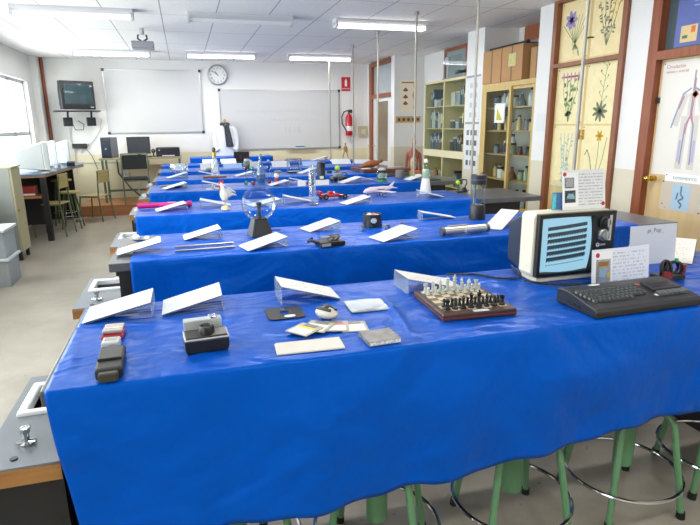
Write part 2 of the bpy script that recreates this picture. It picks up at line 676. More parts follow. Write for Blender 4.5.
# ------------------------------------------------------------------ ceiling lights, projector
TUBE_ON = mat('lit_tube', '#ffffff', 0.4, emit=9.0)
TUBE_OFF = mat('unlit_tube', '#e3e3e3', 0.3)
TUBE_DIM = mat('half_lit_tube', '#ffffff', 0.4, emit=1.6)
LBODY = mat('lamp_housing', '#c5c5c8', 0.4)
lights = [(-1.65, 7.05, 'dim', 'ceiling light nearest the windows in the near row, only half lit'),
          (0.15, 7.05, 'off', 'unlit white ceiling light in the middle of the near row'),
          (1.9, 7.05, 'on', 'bright ceiling light above the red exit-side tables in the near row'),
          (-1.65, 10.6, 'on', 'bright ceiling light beside the projector above the platform'),
          (0.15, 10.6, 'on', 'bright ceiling light above the round wall clock'),
          (1.95, 10.6, 'on', 'bright ceiling light above the end of the marked whiteboard')]
lights[2] = (1.9, 7.05, 'on', 'bright ceiling light of the near row with tall poles before it')
lights += [(-1.65, 3.5, 'on', 'unseen ceiling light added over the window aisle above the nearest benches'),  # unseen row continuing the lamp spacing, added to light the cloth tops
           (0.15, 3.5, 'on', 'unseen ceiling light added right above the nearest benches'),
           (1.9, 3.5, 'on', 'unseen ceiling light added above the nearest benches by the closet side'),
           (-1.65, -0.1, 'off', 'unseen unlit ceiling light added behind the photographer by the windows'),  # unseen row around the camera, added to brighten the nearest cloth's front
           (0.15, -0.1, 'on', 'unseen ceiling light added straight above the photographer'),
           (1.9, -0.1, 'on', 'unseen lit ceiling light added behind the photographer by the wall')]
for (x, y, st, lab) in lights:
    t = thing('ceiling_light', lab, 'ceiling light', (x, y, H), 0, 'fluorescent ceiling lights')
    MB().prism([(-0.1, 0), (0.1, 0), (0.1, -0.025), (0.055, -0.06), (-0.055, -0.06), (-0.1, -0.025)], 0, 1.22, 'yz').build('housing', LBODY, t, smooth=False)
    for dy in (-0.05, 0.05):
        MB().cyl((0.03, dy, -0.075), (1.19, dy, -0.075), 0.016, n=10).build('fluorescent_tube', {'on': TUBE_ON, 'off': TUBE_OFF, 'dim': TUBE_DIM}[st], t)
    for xx in (0.0, 1.19):
        MB().box(xx, xx + 0.03, -0.08, 0.08, -0.1, -0.05).build('end_cap', LBODY, t, smooth=False)
    if st != 'off':
        l = area('lamp_glow', (x + 0.61, y, H - 0.11), (0, 0, 0), 1.16, 0.12, 26 if st == 'on' else 5, (1.0, 0.98, 0.95))
t = thing('projector', 'grey ceiling projector on a round mount above the left whiteboard', 'projector', (-0.42, 8.25, H))
t['label'] = 'small grey projector hanging under the ceiling before the whiteboards'
MB().cyl((0, 0, 0), (0, 0, -0.08), 0.03).build('mount_pole', ALU, t)
MB().tube([(-0.05, 0, -0.08), (-0.06, 0, -0.13), (-0.0, 0, -0.17), (0.06, 0, -0.13), (0.05, 0, -0.08)], 0.012).build('mount_ring', DARKGREY, t)
MB().box(-0.14, 0.14, -0.12, 0.12, -0.26, -0.17).build('body', mat('projector_grey', '#8c8e94', 0.4), t, smooth=False, bevel=0.012)
MB().cyl((0.05, 0.12, -0.21), (0.05, 0.15, -0.21), 0.035).build('lens', BLACK, t)

# ------------------------------------------------------------------ back wall fittings
def whiteboard(name, label, x0, x1, z0, z1):
    t = thing(name, label, 'whiteboard', ((x0 + x1) / 2, YB, z0))
    wdt, h = (x1 - x0) / 2, z1 - z0
    MB().box(-wdt, wdt, -0.02, -0.001, 0, h).build('panel', mat('whiteboard_enamel', '#c6c6c5', 0.22, 0, 0.5), t, smooth=False)
    fr = MB()
    for a in ((-wdt, wdt, -0.028, -0.002, -0.012, 0.012), (-wdt, wdt, -0.028, -0.002, h - 0.012, h + 0.012), (-wdt - 0.012, -wdt + 0.012, -0.028, -0.002, -0.012, h + 0.012), (wdt - 0.012, wdt + 0.012, -0.028, -0.002, -0.012, h + 0.012)):
        fr.box(*a)
    fr.build('frame', ALU, t, smooth=False)
    for sx in (-1, 1):
        for zz in (0, h):
            MB().box(sx * wdt - 0.025, sx * wdt + 0.025, -0.034, -0.003, zz - 0.025, zz + 0.025).build('corner_cap', DARKGREY, t, smooth=False)
    return t, wdt, h
wb, wd, hh = whiteboard('whiteboard', 'clean glossy whiteboard between the television and the clock', -1.39, 0.405, 1.48, 2.665)
wb2, wd2, hh2 = whiteboard('whiteboard', 'large low whiteboard with faint writing beside the fire extinguisher', 0.77, 3.3, 1.11, 2.305)
MB().box(-0.32 + 0.4, 0.32 + 0.4, -0.09, -0.028, -0.01, 0.0).build('pen_tray', ALU, wb2, smooth=False)
INK = mat('faint_marker', '#b3b5bb', 0.5)
text('marker_writing', '1618', 0.19, INK, wb2, (0.22, -0.0205, 0.38), (PI / 2, 0, 0), 0.0004)
sq = MB()
for (zz, x0, x1, n) in ((0.76, -0.95, 0.75, 60), (0.58, -0.25, 0.75, 34)):
    for i in range(n):
        if rnd.random() < 0.78:
            xx = x0 + (x1 - x0) * i / n
            hgt = rnd.uniform(0.02, 0.06)
            sq.box(xx, xx + 0.008, -0.0212, -0.0198, zz, zz + hgt)
            sq.box(xx, xx + 0.018, -0.0212, -0.0198, zz, zz + 0.006)
sq.build('faint_scribble', INK, wb2, smooth=False)
e = thing('whiteboard_eraser', 'blue and white eraser on the tray under the marked whiteboard', 'eraser', (2.4, YB - 0.06, 1.111))
MB().box(-0.1, 0.1, -0.025, 0.025, 0.0, 0.02).build('felt', WHITE, e, smooth=False)
MB().box(-0.1, 0.1, -0.025, 0.025, 0.02, 0.045).build('grip', mat('slate_blue', '#4a6788', 0.5), e, smooth=False, bevel=0.006)

ck = thing('wall_clock', 'round white wall clock with pale rim above the marked whiteboard', 'clock', (0.76, YB, 2.595))
c = MB()
c.lathe([(0.165, 0), (0.2, 0.0), (0.205, 0.02), (0.198, 0.045), (0.178, 0.05), (0.172, 0.03), (0.165, 0.0)], n=40, cap=False)
c.move(Matrix.Rotation(PI / 2, 4, 'X'))
c.build('rim', mat('clock_rim', '#a9adb0', 0.3, 0.6), ck)
c = MB().lathe([(0.0, 0.0), (0.172, 0.0), (0.172, 0.02), (0.0, 0.02)], n=40)
c.move(Matrix.Rotation(PI / 2, 4, 'X'))
c.build('dial', mat('clock_dial', '#e6e6e2', 0.5), ck)
for i in range(1, 13):
    a = PI / 2 - i * PI / 6
    text('numeral', str(i), 0.052, BLACK, ck, (0.132 * math.cos(a), -0.0205, 0.132 * math.sin(a)), (PI / 2, 0, 0))
def hand(a, L, wdt, nm, dy):
    m = MB().box(-wdt, wdt, -0.002, 0.002, -0.02, L)
    o = m.build(nm, BLACK, ck, smooth=False)
    o.location = (0, dy, 0)
    o.rotation_euler = (0, a, 0)
hand(math.radians(-33), 0.085, 0.006, 'hour_hand', -0.025)
hand(math.radians(-52), 0.125, 0.004, 'minute_hand', -0.03)

sg = thing('fire_sign', 'red fire extinguisher sign with white pictogram on the back wall', 'sign', (3.465, YB, 2.3))
MB().box(-0.1, 0.1, -0.008, -0.001, 0, 0.29).build('plate', mat('sign_red', '#c4202a', 0.45), sg, smooth=False)
p = MB().prism([(-0.025, 0.1), (0.025, 0.1), (0.025, 0.21), (0.012, 0.23), (0.012, 0.25), (-0.012, 0.25), (-0.012, 0.23), (-0.025, 0.21)], -0.0105, -0.008)
p.build('pictogram', mat('sign_white', '#f0f0f0', 0.5), sg, smooth=False)
text('sign_lettering', 'EXTINTOR', 0.036, mat('sign_white', '#f0f0f0', 0.5), sg, (0, -0.009, 0.05), (PI / 2, 0, 0))

fe = thing('fire_extinguisher', 'red fire extinguisher with black hose hanging on the back wall', 'fire extinguisher', (3.5, YB - 0.1, 1.36))
MB().lathe([(0.0, 0), (0.07, 0.0), (0.078, 0.02), (0.078, 0.36), (0.06, 0.42), (0.03, 0.45), (0.025, 0.48), (0.0, 0.48)], n=20).build('cylinder', mat('extinguisher_red', '#b5151f', 0.25, coat=0.4), fe)
MB().lathe([(0.0785, 0.1), (0.0792, 0.1), (0.0792, 0.2), (0.0785, 0.2)], n=20, cap=False).build('instruction_label', mat('label_white', '#dcdcdc', 0.5), fe)
MB().tube([(0, -0.02, 0.48), (-0.04, -0.02, 0.53), (-0.12, -0.03, 0.5), (-0.17, -0.03, 0.4), (-0.16, -0.03, 0.25), (-0.1, -0.05, 0.14), (-0.08, -0.06, 0.1)], 0.014).build('hose', BLACK, fe)
MB().box(-0.02, 0.07, -0.03, 0.01, 0.48, 0.55).build('valve', DARKGREY, fe, smooth=False, bevel=0.006)
MB().box(-0.04, 0.04, 0.06, 0.098, 0.2, 0.3).build('wall_bracket', ALU, fe, smooth=False)
sb = thing('switch_box', 'small beige switch box on the wall beside the glazed door', 'switch box', (3.84, YB, 1.32))
MB().box(-0.1, 0.1, -0.05, -0.001, 0, 0.24).build('housing', mat('beige_plastic', '#bdb391', 0.5), sb, smooth=False, bevel=0.01)
MB().box(-0.05, 0.05, -0.056, -0.05, 0.07, 0.17).build('rocker', mat('beige_plastic_light', '#d2cab0', 0.5), sb, smooth=False)

# wall television on its bracket
tv = thing('wall_television', 'black tube television on a bracket high on the back wall', 'television', (-1.8, 11.5, 1.9), math.radians(30))
MB().box(-0.3, 0.3, -0.02, 0.1, 0.02, 0.52).build('front_bezel', mat('tv_bezel', '#24262a', 0.35), tv, smooth=False, bevel=0.012)
tvs = MB().hexa([(-0.28, 0.1, 0.04), (0.28, 0.1, 0.04), (0.2, 0.4, 0.1), (-0.2, 0.4, 0.1)], [(-0.28, 0.1, 0.5), (0.28, 0.1, 0.5), (0.2, 0.4, 0.42), (-0.2, 0.4, 0.42)])
tvs.build('rear_shell', mat('tv_shell', '#4d5a78', 0.4), tv, smooth=False)
rows = []
for j in range(9):
    v = j / 8 * 2 - 1
    rows.append([((i / 8 * 2 - 1) * 0.25, -0.024 - 0.018 * (1 - ((i / 8 * 2 - 1) ** 2 + v * v) / 2), 0.29 + v * 0.18) for i in range(9)])
grid_mesh('screen', rows, mat('dead_screen', '#35484c', 0.08, 0, 0.7), tv)
MB().box(-0.28, 0.28, -0.024, -0.02, 0.035, 0.09).build('control_strip', BLACK, tv, smooth=False)
MB().box(0.2, 0.26, -0.026, -0.02, 0.05, 0.07).build('badge', ALU, tv, smooth=False)
br = thing('television_bracket', 'black metal shelf bracket holding up the wall television', 'bracket', (-1.8, 11.5, 1.9), math.radians(14))
MB().box(-0.42, 0.36, 0.0, 0.4, -0.02, 0.0).build('shelf_plate', BLACK, br, smooth=False)
for sx in (-0.2, 0.2):
    MB().tube([(sx, 0.05, -0.02), (sx, 0.12, -0.12), (sx, 0.45, -0.2)], 0.018).build('arm', BLACK, br)
    MB().box(sx - 0.08, sx + 0.08, 0.2, 0.28, -0.28, -0.12).build('clamp_block', BLACK, br, smooth=False, bevel=0.01)
cb = MB().tube([(-2.0, 11.7, 1.7), (-1.95, 11.75, 1.55), (-1.82, 11.8, 1.55), (-1.8, 11.8, 1.65), (-1.9, 11.8, 1.72)], 0.008)
tag(cb.build('coiled_cable', BLACK), 'short black looped cable dangling below the wall television bracket', 'cable')
cb = MB().tube([(-1.5, 11.95, 1.75), (-1.55, 11.97, 1.55), (-1.68, 11.97, 1.35), (-1.9, 11.97, 1.2), (-1.95, 11.97, 1.1)], 0.006)
tag(cb.build('wall_cable', mat('grey_cable', '#b3b3b3', 0.5)), 'thin pale cable sagging down the back wall below the television', 'cable')
cb = MB().tube([(-2.08, 11.96, 1.65), (-2.1, 11.97, 1.4), (-2.05, 11.97, 1.2), (-2.05, 11.97, 0.7)], 0.007)
tag(cb.build('wall_cable', mat('grey_cable', '#b3b3b3', 0.5)), 'straight grey cable running down the wall behind the white monitors', 'cable')
so = thing('wall_socket', 'black box on the wall just behind the rearmost white monitor', 'socket', (-1.95, YB, 1.2))
MB().box(-0.13, 0.13, -0.09, -0.001, 0, 0.09).build('housing', BLACK, so, smooth=False, bevel=0.01)
MB().tube([(0.1, -0.05, 0.0), (0.2, -0.05, -0.15), (0.3, -0.04, -0.5)], 0.006).build('lead', BLACK, so)

# poles between ceiling and benches
POLE = mat('pole_metal', '#a09b90', 0.45, 0.4)
for (x, y, lab) in ((2.615, 3.3, 'tall bare metal pole rising before the botanical posters'),
                    (2.67, 4.86, 'tall metal pole directly behind the black topped water column'),
                    (2.71, 6.38, 'tall metal pole behind the white lava lamp'),
                    (2.73, 7.8, 'tall metal pole in front of the glazed door'),
                    (2.78, 9.2, 'tall metal pole beside the red fire sign and extinguisher'),
                    (2.74, 10.6, 'thin metal pole in front of the marked whiteboard')):
    t = thing('metal_pole', lab, 'pole', (x, y, 0.915), 0, 'poles from ceiling to benches')
    MB().cyl((0, 0, 0), (0, 0, H - 0.916), 0.0125, n=10).build('shaft', POLE, t)
    MB().cyl((0, 0, 0.0), (0, 0, 0.035), 0.028, n=12).build('floor_flange', POLE, t)
    MB().cyl((0, 0, H - 0.95), (0, 0, H - 0.916), 0.028, n=12).build('ceiling_flange', POLE, t)
# ------------------------------------------------------------------ lab benches, cloths, sink units
ZT = 0.92
BX0, BX1 = -0.42, 3.235
FR = [1.507, 2.955, 4.494, 6.088, 7.41, 8.83, 10.25]
DP = [0.72, 0.72, 0.72, 0.72, 0.72, 0.72, 0.56]
SLAB = mat('bench_slab', '#55565a', 0.33, var=0.06, vscale=8)
CARC = mat('black_carcase', '#17181b', 0.5)
GREYTOP = mat('grey_laminate', '#6e747c', 0.35, var=0.04)
EDGE = wood('plywood_edge', '#8d5f33', '#a87843', 8, 0, 0.45)
BASIN = mat('white_ceramic', '#e4e6e8', 0.15, 0, 0.6)
pos_words = ['nearest the photographer', 'second from the front', 'third from the front', 'fourth from the front', 'fifth from the front', 'sixth from the front', 'farthest, beside the platform']
for i, y in enumerate(FR):
    t = thing('lab_bench', 'long black laboratory bench under blue cloth, ' + pos_words[i], 'bench', (0, y, 0), 0, 'rows of laboratory benches')
    D = DP[i]
    x1 = BX1 if i else 3.1
    MB().box(BX0, x1, 0, D, ZT - 0.045, ZT).build('worktop', SLAB, t, smooth=False, bevel=0.004)
    MB().box(BX0 + 0.04, BX0 + (0.36 if i else 0.22), 0.03, D - 0.03, 0.0, ZT - 0.045).build('end_cabinet', CARC, t, smooth=False)
    MB().box(x1 - (0.7 if i else 0.6), x1 - 0.22, 0.03, D - 0.03, 0.0, ZT - 0.045).build('end_cabinet', CARC, t, smooth=False)
    MB().box(BX0 + (0.36 if i else 0.22), x1 - (0.7 if i else 0.6), D * 0.42, D * 0.5, 0.62, ZT - 0.045).build('apron', CARC, t, smooth=False)
proto = None
for i, y in enumerate(FR[:6]):
    dy = [-0.017, -0.07, -0.1, -0.1, -0.1, -0.1][i]
    t = thing('sink_unit', 'low grey sink unit with white basin at the window end of the %s bench' % ['nearest', 'second', 'third', 'fourth', 'fifth', 'sixth'][i], 'sink unit', (-0.6, y + dy, 0), 0, 'sink units at the bench ends')
    if proto is None:
        proto = t
        MB().box(0.02, 0.205, 0.02, 0.57, 0, 0.665).build('cabinet', CARC, t, smooth=False)
        c = MB()
        z0, z1 = 0.668, 0.72
        # counter with a hole for the basin
        for a in ((0.0, 0.03, 0, 0.6), (0.03, 0.21, 0, 0.3), (0.03, 0.21, 0.52, 0.6)):
            c.box(a[0], a[1], a[2], a[3], z0, z1)
        c.build('counter', GREYTOP, t, smooth=False)
        MB().box(0.0, 0.21, -0.006, -0.0005, z0, z1 - 0.006).build('front_edge', EDGE, t, smooth=False)
        s = MB()
        X0, X1, Y0, Y1 = 0.028, 0.209, 0.295, 0.525
        rim = 0.028
        for a in ((X0, X1, Y0, Y0 + rim), (X0, X1, Y1 - rim, Y1), (X0, X0 + rim, Y0 + rim, Y1 - rim)):
            s.box(a[0], a[1], a[2], a[3], 0.70, 0.732)
        s.box(X0 + rim, X1, Y0 + rim, Y1 - rim, 0.66, 0.672)
        s.build('basin', BASIN, t, smooth=False, bevel=0.006)
        tp = MB().lathe([(0.0, 0.72), (0.02, 0.72), (0.021, 0.726), (0.009, 0.73), (0.009, 0.752), (0.013, 0.758), (0.013, 0.772), (0.0, 0.774)], (0.1, 0.12, 0), 16)
        tap = tp.build('tap', CHROME, t)
        MB().tube([(0.1, 0.12, 0.745), (0.1, 0.14, 0.758), (0.1, 0.16, 0.752)], 0.006).build('spout', CHROME, tap)
        for sx in (-1, 1):
            MB().tube([(0.1, 0.12, 0.728), (0.1 + sx * 0.026, 0.113, 0.73)], 0.006).build('lever', CHROME, tap)
        MB().cyl((0.085, 0.045, 0.72), (0.085, 0.045, 0.724), 0.01).build('drain_cap', DARKGREY, t)
    else:
        for ch in kids(proto):
            c = ch.copy(); col.objects.link(c); c.parent = t
            for g in kids(ch):
                d = g.copy(); col.objects.link(d); d.parent = c

def cloth_mat():
    m = bpy.data.materials.new('blue_satin')
    m.use_nodes = True
    nt = m.node_tree
    p = nt.nodes['Principled BSDF']
    p.inputs['Base Color'].default_value = lin('#004db2')
    p.inputs['Roughness'].default_value = 0.32
    p.inputs['Specular IOR Level'].default_value = 0.3
    p.inputs['Specular Tint'].default_value = (0.2, 0.55, 1.0, 1)
    p.inputs['Sheen Weight'].default_value = 0.0
    p.inputs['Sheen Roughness'].default_value = 0.4
    p.inputs['Sheen Tint'].default_value = lin('#6fa4ff')
    tc = nt.nodes.new('ShaderNodeNewGeometry')
    n = nt.nodes.new('ShaderNodeTexNoise')
    n.inputs['Scale'].default_value = 7
    n.inputs['Detail'].default_value = 3
    nt.links.new(tc.outputs['Position'], n.inputs['Vector'])
    mp = nt.nodes.new('ShaderNodeMapping')
    mp.inputs['Rotation'].default_value = (0.3, 0.5, 0.6)
    mp.inputs['Scale'].default_value = (2.2, 4.5, 2.6)
    nt.links.new(tc.outputs['Position'], mp.inputs['Vector'])
    n2 = nt.nodes.new('ShaderNodeTexNoise')
    n2.inputs['Scale'].default_value = 1.0
    n2.inputs['Detail'].default_value = 2
    n2.inputs['Distortion'].default_value = 1.2
    nt.links.new(mp.outputs['Vector'], n2.inputs['Vector'])
    ad = nt.nodes.new('ShaderNodeMath')
    ad.operation = 'MULTIPLY_ADD'
    ad.inputs[1].default_value = 0.4
    nt.links.new(n.outputs['Fac'], ad.inputs[0])
    nt.links.new(n2.outputs['Fac'], ad.inputs[2])
    b = nt.nodes.new('ShaderNodeBump')
    b.inputs['Strength'].default_value = 0.6
    b.inputs['Distance'].default_value = 0.06
    nt.links.new(ad.outputs[0], b.inputs['Height'])
    nt.links.new(b.outputs['Normal'], p.inputs['Normal'])
    return m
SATIN = cloth_mat()

def crease(x, y, creases):
    h = 0
    for (x0, y0, x1, y1, wd, a) in creases:
        dx, dy = x1 - x0, y1 - y0
        L2 = dx * dx + dy * dy
        t = max(0, min(1, ((x - x0) * dx + (y - y0) * dy) / L2))
        d = math.hypot(x - x0 - t * dx, y - y0 - t * dy)
        h += a * math.exp(-(d / wd) ** 2) * (math.sin(PI * min(1, max(0, t * 0.9 + 0.05))) ** 0.5)
    return h

def cloth(label, x0, x1, y0, y1, zt, hem, seed, pleats=3.2, amp=0.012, creases=(), nx=150, left_in=0.0, back=0.35, name='table_cloth', group='blue satin cloths on the benches', wr=0.0012, left_fold=0.0):
    """a sheet laid along a bench: over the back, across the top, down the front to a wavy hem"""
    z = zt + 0.004
    prof = []                                  # (y offset kind, z, depth below edge)
    for i in range(5):
        prof.append((y1 + 0.012, z - back * (1 - i / 4) - 0.012, 0, 0))
    for i in range(27):
        prof.append((y1 + (y0 - y1) * i / 26, z, 0, 1))
    R = 0.014
    for i in range(1, 4):
        a = i / 4 * PI / 2
        prof.append((y0 - R * math.sin(a), z - R * (1 - math.cos(a)), 0, 2))
    nd = 26
    rows = []
    xs = [x0 + (x1 - x0) * i / (nx - 1) for i in range(nx)]
    def N(a, b, c=0):
        return noise.noise((a + seed * 13.7, b + seed * 3.1, c))
    for (yy, zz, dd, kind) in prof:
        row = []
        for x in xs:
            h = 0
            if kind == 1:
                e = min(1, (y1 - yy) / 0.05, (yy - y0) / 0.05) if y1 > yy > y0 else 0
                h = wr * (1 + N(x * 3.1, yy * 4.3)) * e + max(0, crease(x, yy, creases)) * max(0.0, e)
            row.append((x, yy, zz + h))
        rows.append(row)
    for j in range(1, nd + 1):
        row = []
        for x in xs:
            hz = hem(x)
            f = j / nd
            zz = (z - R) + (hz - (z - R)) * f
            dep = f
            fold = amp * dep ** 1.1 * (0.55 * math.sin(x * pleats * 2 * PI + 2.2 * N(x * 0.9, 0.3) * PI) + 0.8 * N(x * 6.0, zz * 1.5))
            fold += amp * 2.1 * N(x * 2.3 + zz * 1.7, zz * 3.2, 4.2) * min(1, 3 * dep) + 0.25 * amp * N(x * 5.1 - zz * 4.0, zz * 9.0, 8.1) * min(1, 3 * dep)
            sh = left_in * f * max(0, 1 - (x - x0) / 0.6)
            row.append((x + sh, y0 - R - 0.012 * f - 1.5 * abs(amp) * min(1, 3 * dep) - fold, zz))
        rows.append(row)
    o = grid_mesh(name, rows, SATIN, None, 0.0025)
    return tag(o, label, 'tablecloth', group)

def hem1(x):
    P = [(-0.43, 0.515), (-0.2, 0.47), (0.1, 0.447), (0.32, 0.44), (0.53, 0.432), (0.8, 0.448), (1.05, 0.458), (1.3, 0.48), (1.57, 0.508), (1.72, 0.512), (1.86, 0.492), (2.2, 0.46), (3.1, 0.44)]
    for (a, za), (b2, zb) in zip(P, P[1:]):
        if a <= x <= b2:
            t = (x - a) / (b2 - a)
            return za + (zb - za) * t + 0.005 * math.sin(x * 14) + 0.004 * math.sin(x * 31 + 1)
    return 0.45
cr1 = [(0.05, 1.62, -0.2, 1.9, 0.03, 0.003), (0.02, 1.58, 0.3, 1.64, 0.022, 0.004), (0.18, 1.7, 0.24, 1.82, 0.02, 0.004), (0.72, 1.98, 0.66, 1.55, 0.014, 0.014), (0.63, 1.72, 0.56, 1.6, 0.012, 0.008), (0.76, 1.72, 0.82, 1.6, 0.014, 0.006),
       (0.33, 2.08, 0.43, 2.2, 0.015, 0.006), (0.12, 2.0, 0.17, 2.2, 0.014, 0.006), (1.2, 2.05, 1.27, 1.9, 0.014, 0.008), (1.14, 2.0, 1.18, 1.86, 0.012, 0.006), (0.22, 1.95, 0.14, 1.75, 0.018, 0.004), (-0.36, 1.6, -0.4, 1.95, 0.015, 0.005),
       (0.95, 1.56, 1.25, 1.6, 0.016, 0.005), (0.1, 1.53, -0.1, 1.7, 0.016, 0.004), (1.9, 1.7, 2.3, 1.6, 0.02, 0.005), (2.05, 2.0, 2.2, 1.8, 0.02, 0.006)]
cloth('wide glossy blue satin cloth over the nearest bench with cameras and chess', -0.405, 3.08, 1.502, 2.21, ZT, hem1, 1, pleats=2.4, amp=0.017, creases=cr1, nx=340, left_in=0.055, wr=0.0022)
ends = [None, (-0.315, 2.9), (-0.405, 2.55), (-0.39, 2.75), (-0.375, 2.6), (-0.37, 3.1), (-0.378, 3.18)]
what = [None, 'blue satin cloth under the plasma globe and the water column', 'blue satin cloth under the rooster, red racing car and airplane', 'blue satin cloth under the dark cylinder and the green jar', 'blue satin cloth under the champagne bottle tray and tennis ball', 'blue satin cloth on the sixth bench from the front', 'blue satin cloth on the farthest long bench before the platform']
for i in range(1, 7):
    a, b2 = ends[i]
    cr = [(a + rnd.uniform(0.1, b2 - a - 0.1), FR[i] + rnd.uniform(0.1, 0.6), a + rnd.uniform(0.1, b2 - a - 0.1), FR[i] + rnd.uniform(0.1, 0.6), 0.02, 0.003) for _ in range(7)]
    cloth(what[i], a, b2, FR[i], FR[i] + DP[i], ZT, (lambda x, s=i: 0.46 + 0.02 * math.sin(x * 2 + s) + 0.008 * math.sin(x * 13)), i + 1, pleats=[0, 5.0, 4.2, 6, 6, 6, 6][i], amp=[0, 0.012, 0.016, 0.014, 0.014, 0.014, 0.014][i], creases=cr, nx=[0, 190, 170, 130, 110, 90, 80][i])

# table on the platform, also under blue cloth
t = thing('platform_table', 'small table under blue cloth up on the wooden platform', 'table', (0.88, 11.06, 0.2))
MB().box(-0.78, 0.78, 0, 0.55, 0.77, 0.8).build('tabletop', EDGE, t, smooth=False)
for sx in (-0.72, 0.72):
    for yy in (0.05, 0.5):
        MB().cyl((sx, yy, 0), (sx, yy, 0.77), 0.018, n=8).build('leg', DARKGREY, t)
cloth('blue cloth over the small table standing on the platform', 0.09, 1.67, 11.05, 11.62, 1.0, lambda x: 0.4 + 0.01 * math.sin(x * 9), 9, pleats=7, amp=0.012, nx=60, group='blue satin cloths on the benches')

# ------------------------------------------------------------------ lab stools
GREEN = mat('green_enamel', '#5b8a62', 0.35, coat=0.3)
SEATW = wood('stool_seat_wood', '#a98856', '#bfa06c', 6, 0, 0.4)
def make_stool():
    t = thing('lab_stool', 'x', 'stool')
    MB().lathe([(0, 0.63), (0.13, 0.63), (0.14, 0.64), (0.14, 0.655), (0.13, 0.662), (0, 0.662)], n=28).build('seat', SEATW, t)
    MB().cyl((0, 0, 0.18), (0, 0, 0.63), 0.04, n=18).build('column', GREEN, t)
    ring = MB().tube([(0.232 * math.cos(a * PI / 18), 0.232 * math.sin(a * PI / 18), 0.15) for a in range(36)], 0.008, 8, closed=True)
    ring.build('foot_ring', CHROME, t)
    for k in range(4):
        a = k * PI / 2
        pts = [(0.036, 0.445), (0.1, 0.452), (0.145, 0.44), (0.17, 0.405), (0.18, 0.35), (0.213, 0.17), (0.238, 0.012)]
        pp = [(r * math.cos(a), r * math.sin(a), z) for r, z in pts]
        lg = MB().tube(pp, 0.0135, 10).build('leg', GREEN, t)
        MB().cyl((0.2395 * math.cos(a), 0.2395 * math.sin(a), 0), (0.2365 * math.cos(a), 0.2365 * math.sin(a), 0.03), 0.017, n=10).build('rubber_foot', RUBBER, lg)
    return t
spots = [(1.70, 1.67, 40), (1.15, 1.66, 40), (0.58, 1.66, 20), (0.07, 1.74, 60), (2.22, 1.67, 25), (1.3, 2.36, 10), (1.82, 2.4, 50), (0.78, 2.4, 30), (2.32, 2.45, 70)]
lab = ['green lab stool below the keyboard computer, nearest the frame edge', 'green lab stool below the chess board edge of the cloth', 'green lab stool below the pale paper strip at the near cloth hem', 'green lab stool mostly hidden behind the cloth below the box camera',
       'green lab stool below the pale cable and card beyond the keyboard', 'green lab stool standing behind the nearest bench, between the two front columns', 'green lab stool standing behind the one under the keyboard computer', 'green lab stool standing behind the nearest bench below the grey booklet', 'green lab stool in the rear row nearest the doors']
st = None
for (x, y, a), l in zip(spots, lab):
    if st is None:
        st = make_stool()
        o = st
        o.location = (x, y, 0); o.rotation_euler = (0, 0, math.radians(a)); o['label'] = l; o['group'] = 'green stools under the nearest bench'
    else:
        dup(st, (x, y, 0), math.radians(a), l, 'green stools under the nearest bench')
# ------------------------------------------------------------------ slanted information signs
Z = ZT + 0.0085
CARD = printed('sign_print', '#cbcfd8', '#adb2bc', 11, 0, 1, 0.42, 0.14, 40)
CARDP = mat('sign_paper', '#eceef1', 0.45)
HOLD = glass('sign_acrylic', '#f3f8fb', 0.3, 0.08, 0.02, 0.16)
def sign(label, x, y, yaw=0.0, L=0.24, W=0.18, Hh=0.056, z=None, card=None, grp='slanted signs in clear acrylic holders'):
    """low edge at local x=0, raised edge at local x=L; x,y = middle of the low edge"""
    t = thing('information_sign', label, 'sign', (x, y, (Z if z is None else z)), math.radians(yaw), grp)
    a = math.atan2(Hh, L)
    nx, nz = -math.sin(a), math.cos(a)
    th = 0.003
    poly = [(0, 0), (0.006, 0), (L - th, Hh - th * 1.6), (L - th, 0), (L, 0), (L, Hh), (L - 0.002, Hh + 0.001), (0.0, th)]
    MB().prism(poly, -W / 2, W / 2, 'xz').build('acrylic_holder', HOLD, t, smooth=False)
    o = MB().box(0.002, math.hypot(L, Hh) - 0.002, -W / 2 + 0.002, W / 2 - 0.002, 0.0032, 0.0046).build('card', card or CARD, t, smooth=False)
    o.rotation_euler = (0, -a, 0)
    return t

sign('white slanted sign over the red camera phone at the bench corner', -0.395, 2.1, 0, 0.237, 0.19, 0.055)
sign('white slanted sign behind the silver and black box camera', -0.128, 2.105, 0, 0.222, 0.185, 0.055)
sign('slanted sign sloping away behind the black floppy disk', 0.545, 2.08, 180, 0.235, 0.16, 0.07, card=printed('sign_print_grey', '#d9d8d4', '#a9a8a6', 9, 0, 1, 0.4))
sign('slanted sign with clear end standing behind the chess board', 1.07, 2.05, 180, 0.25, 0.16, 0.062, card=printed('sign_print_grey', '#d9d8d4', '#a9a8a6', 9, 0, 1, 0.4))
sign('big slanted printed sheet at the door end of the nearest bench', 2.2, 2.1, 40, 0.34, 0.3, 0.06, card=printed('sheet_print', '#e3dfd8', '#cdbfae', 16, 1, 0, 0.45, 0.1, 40))

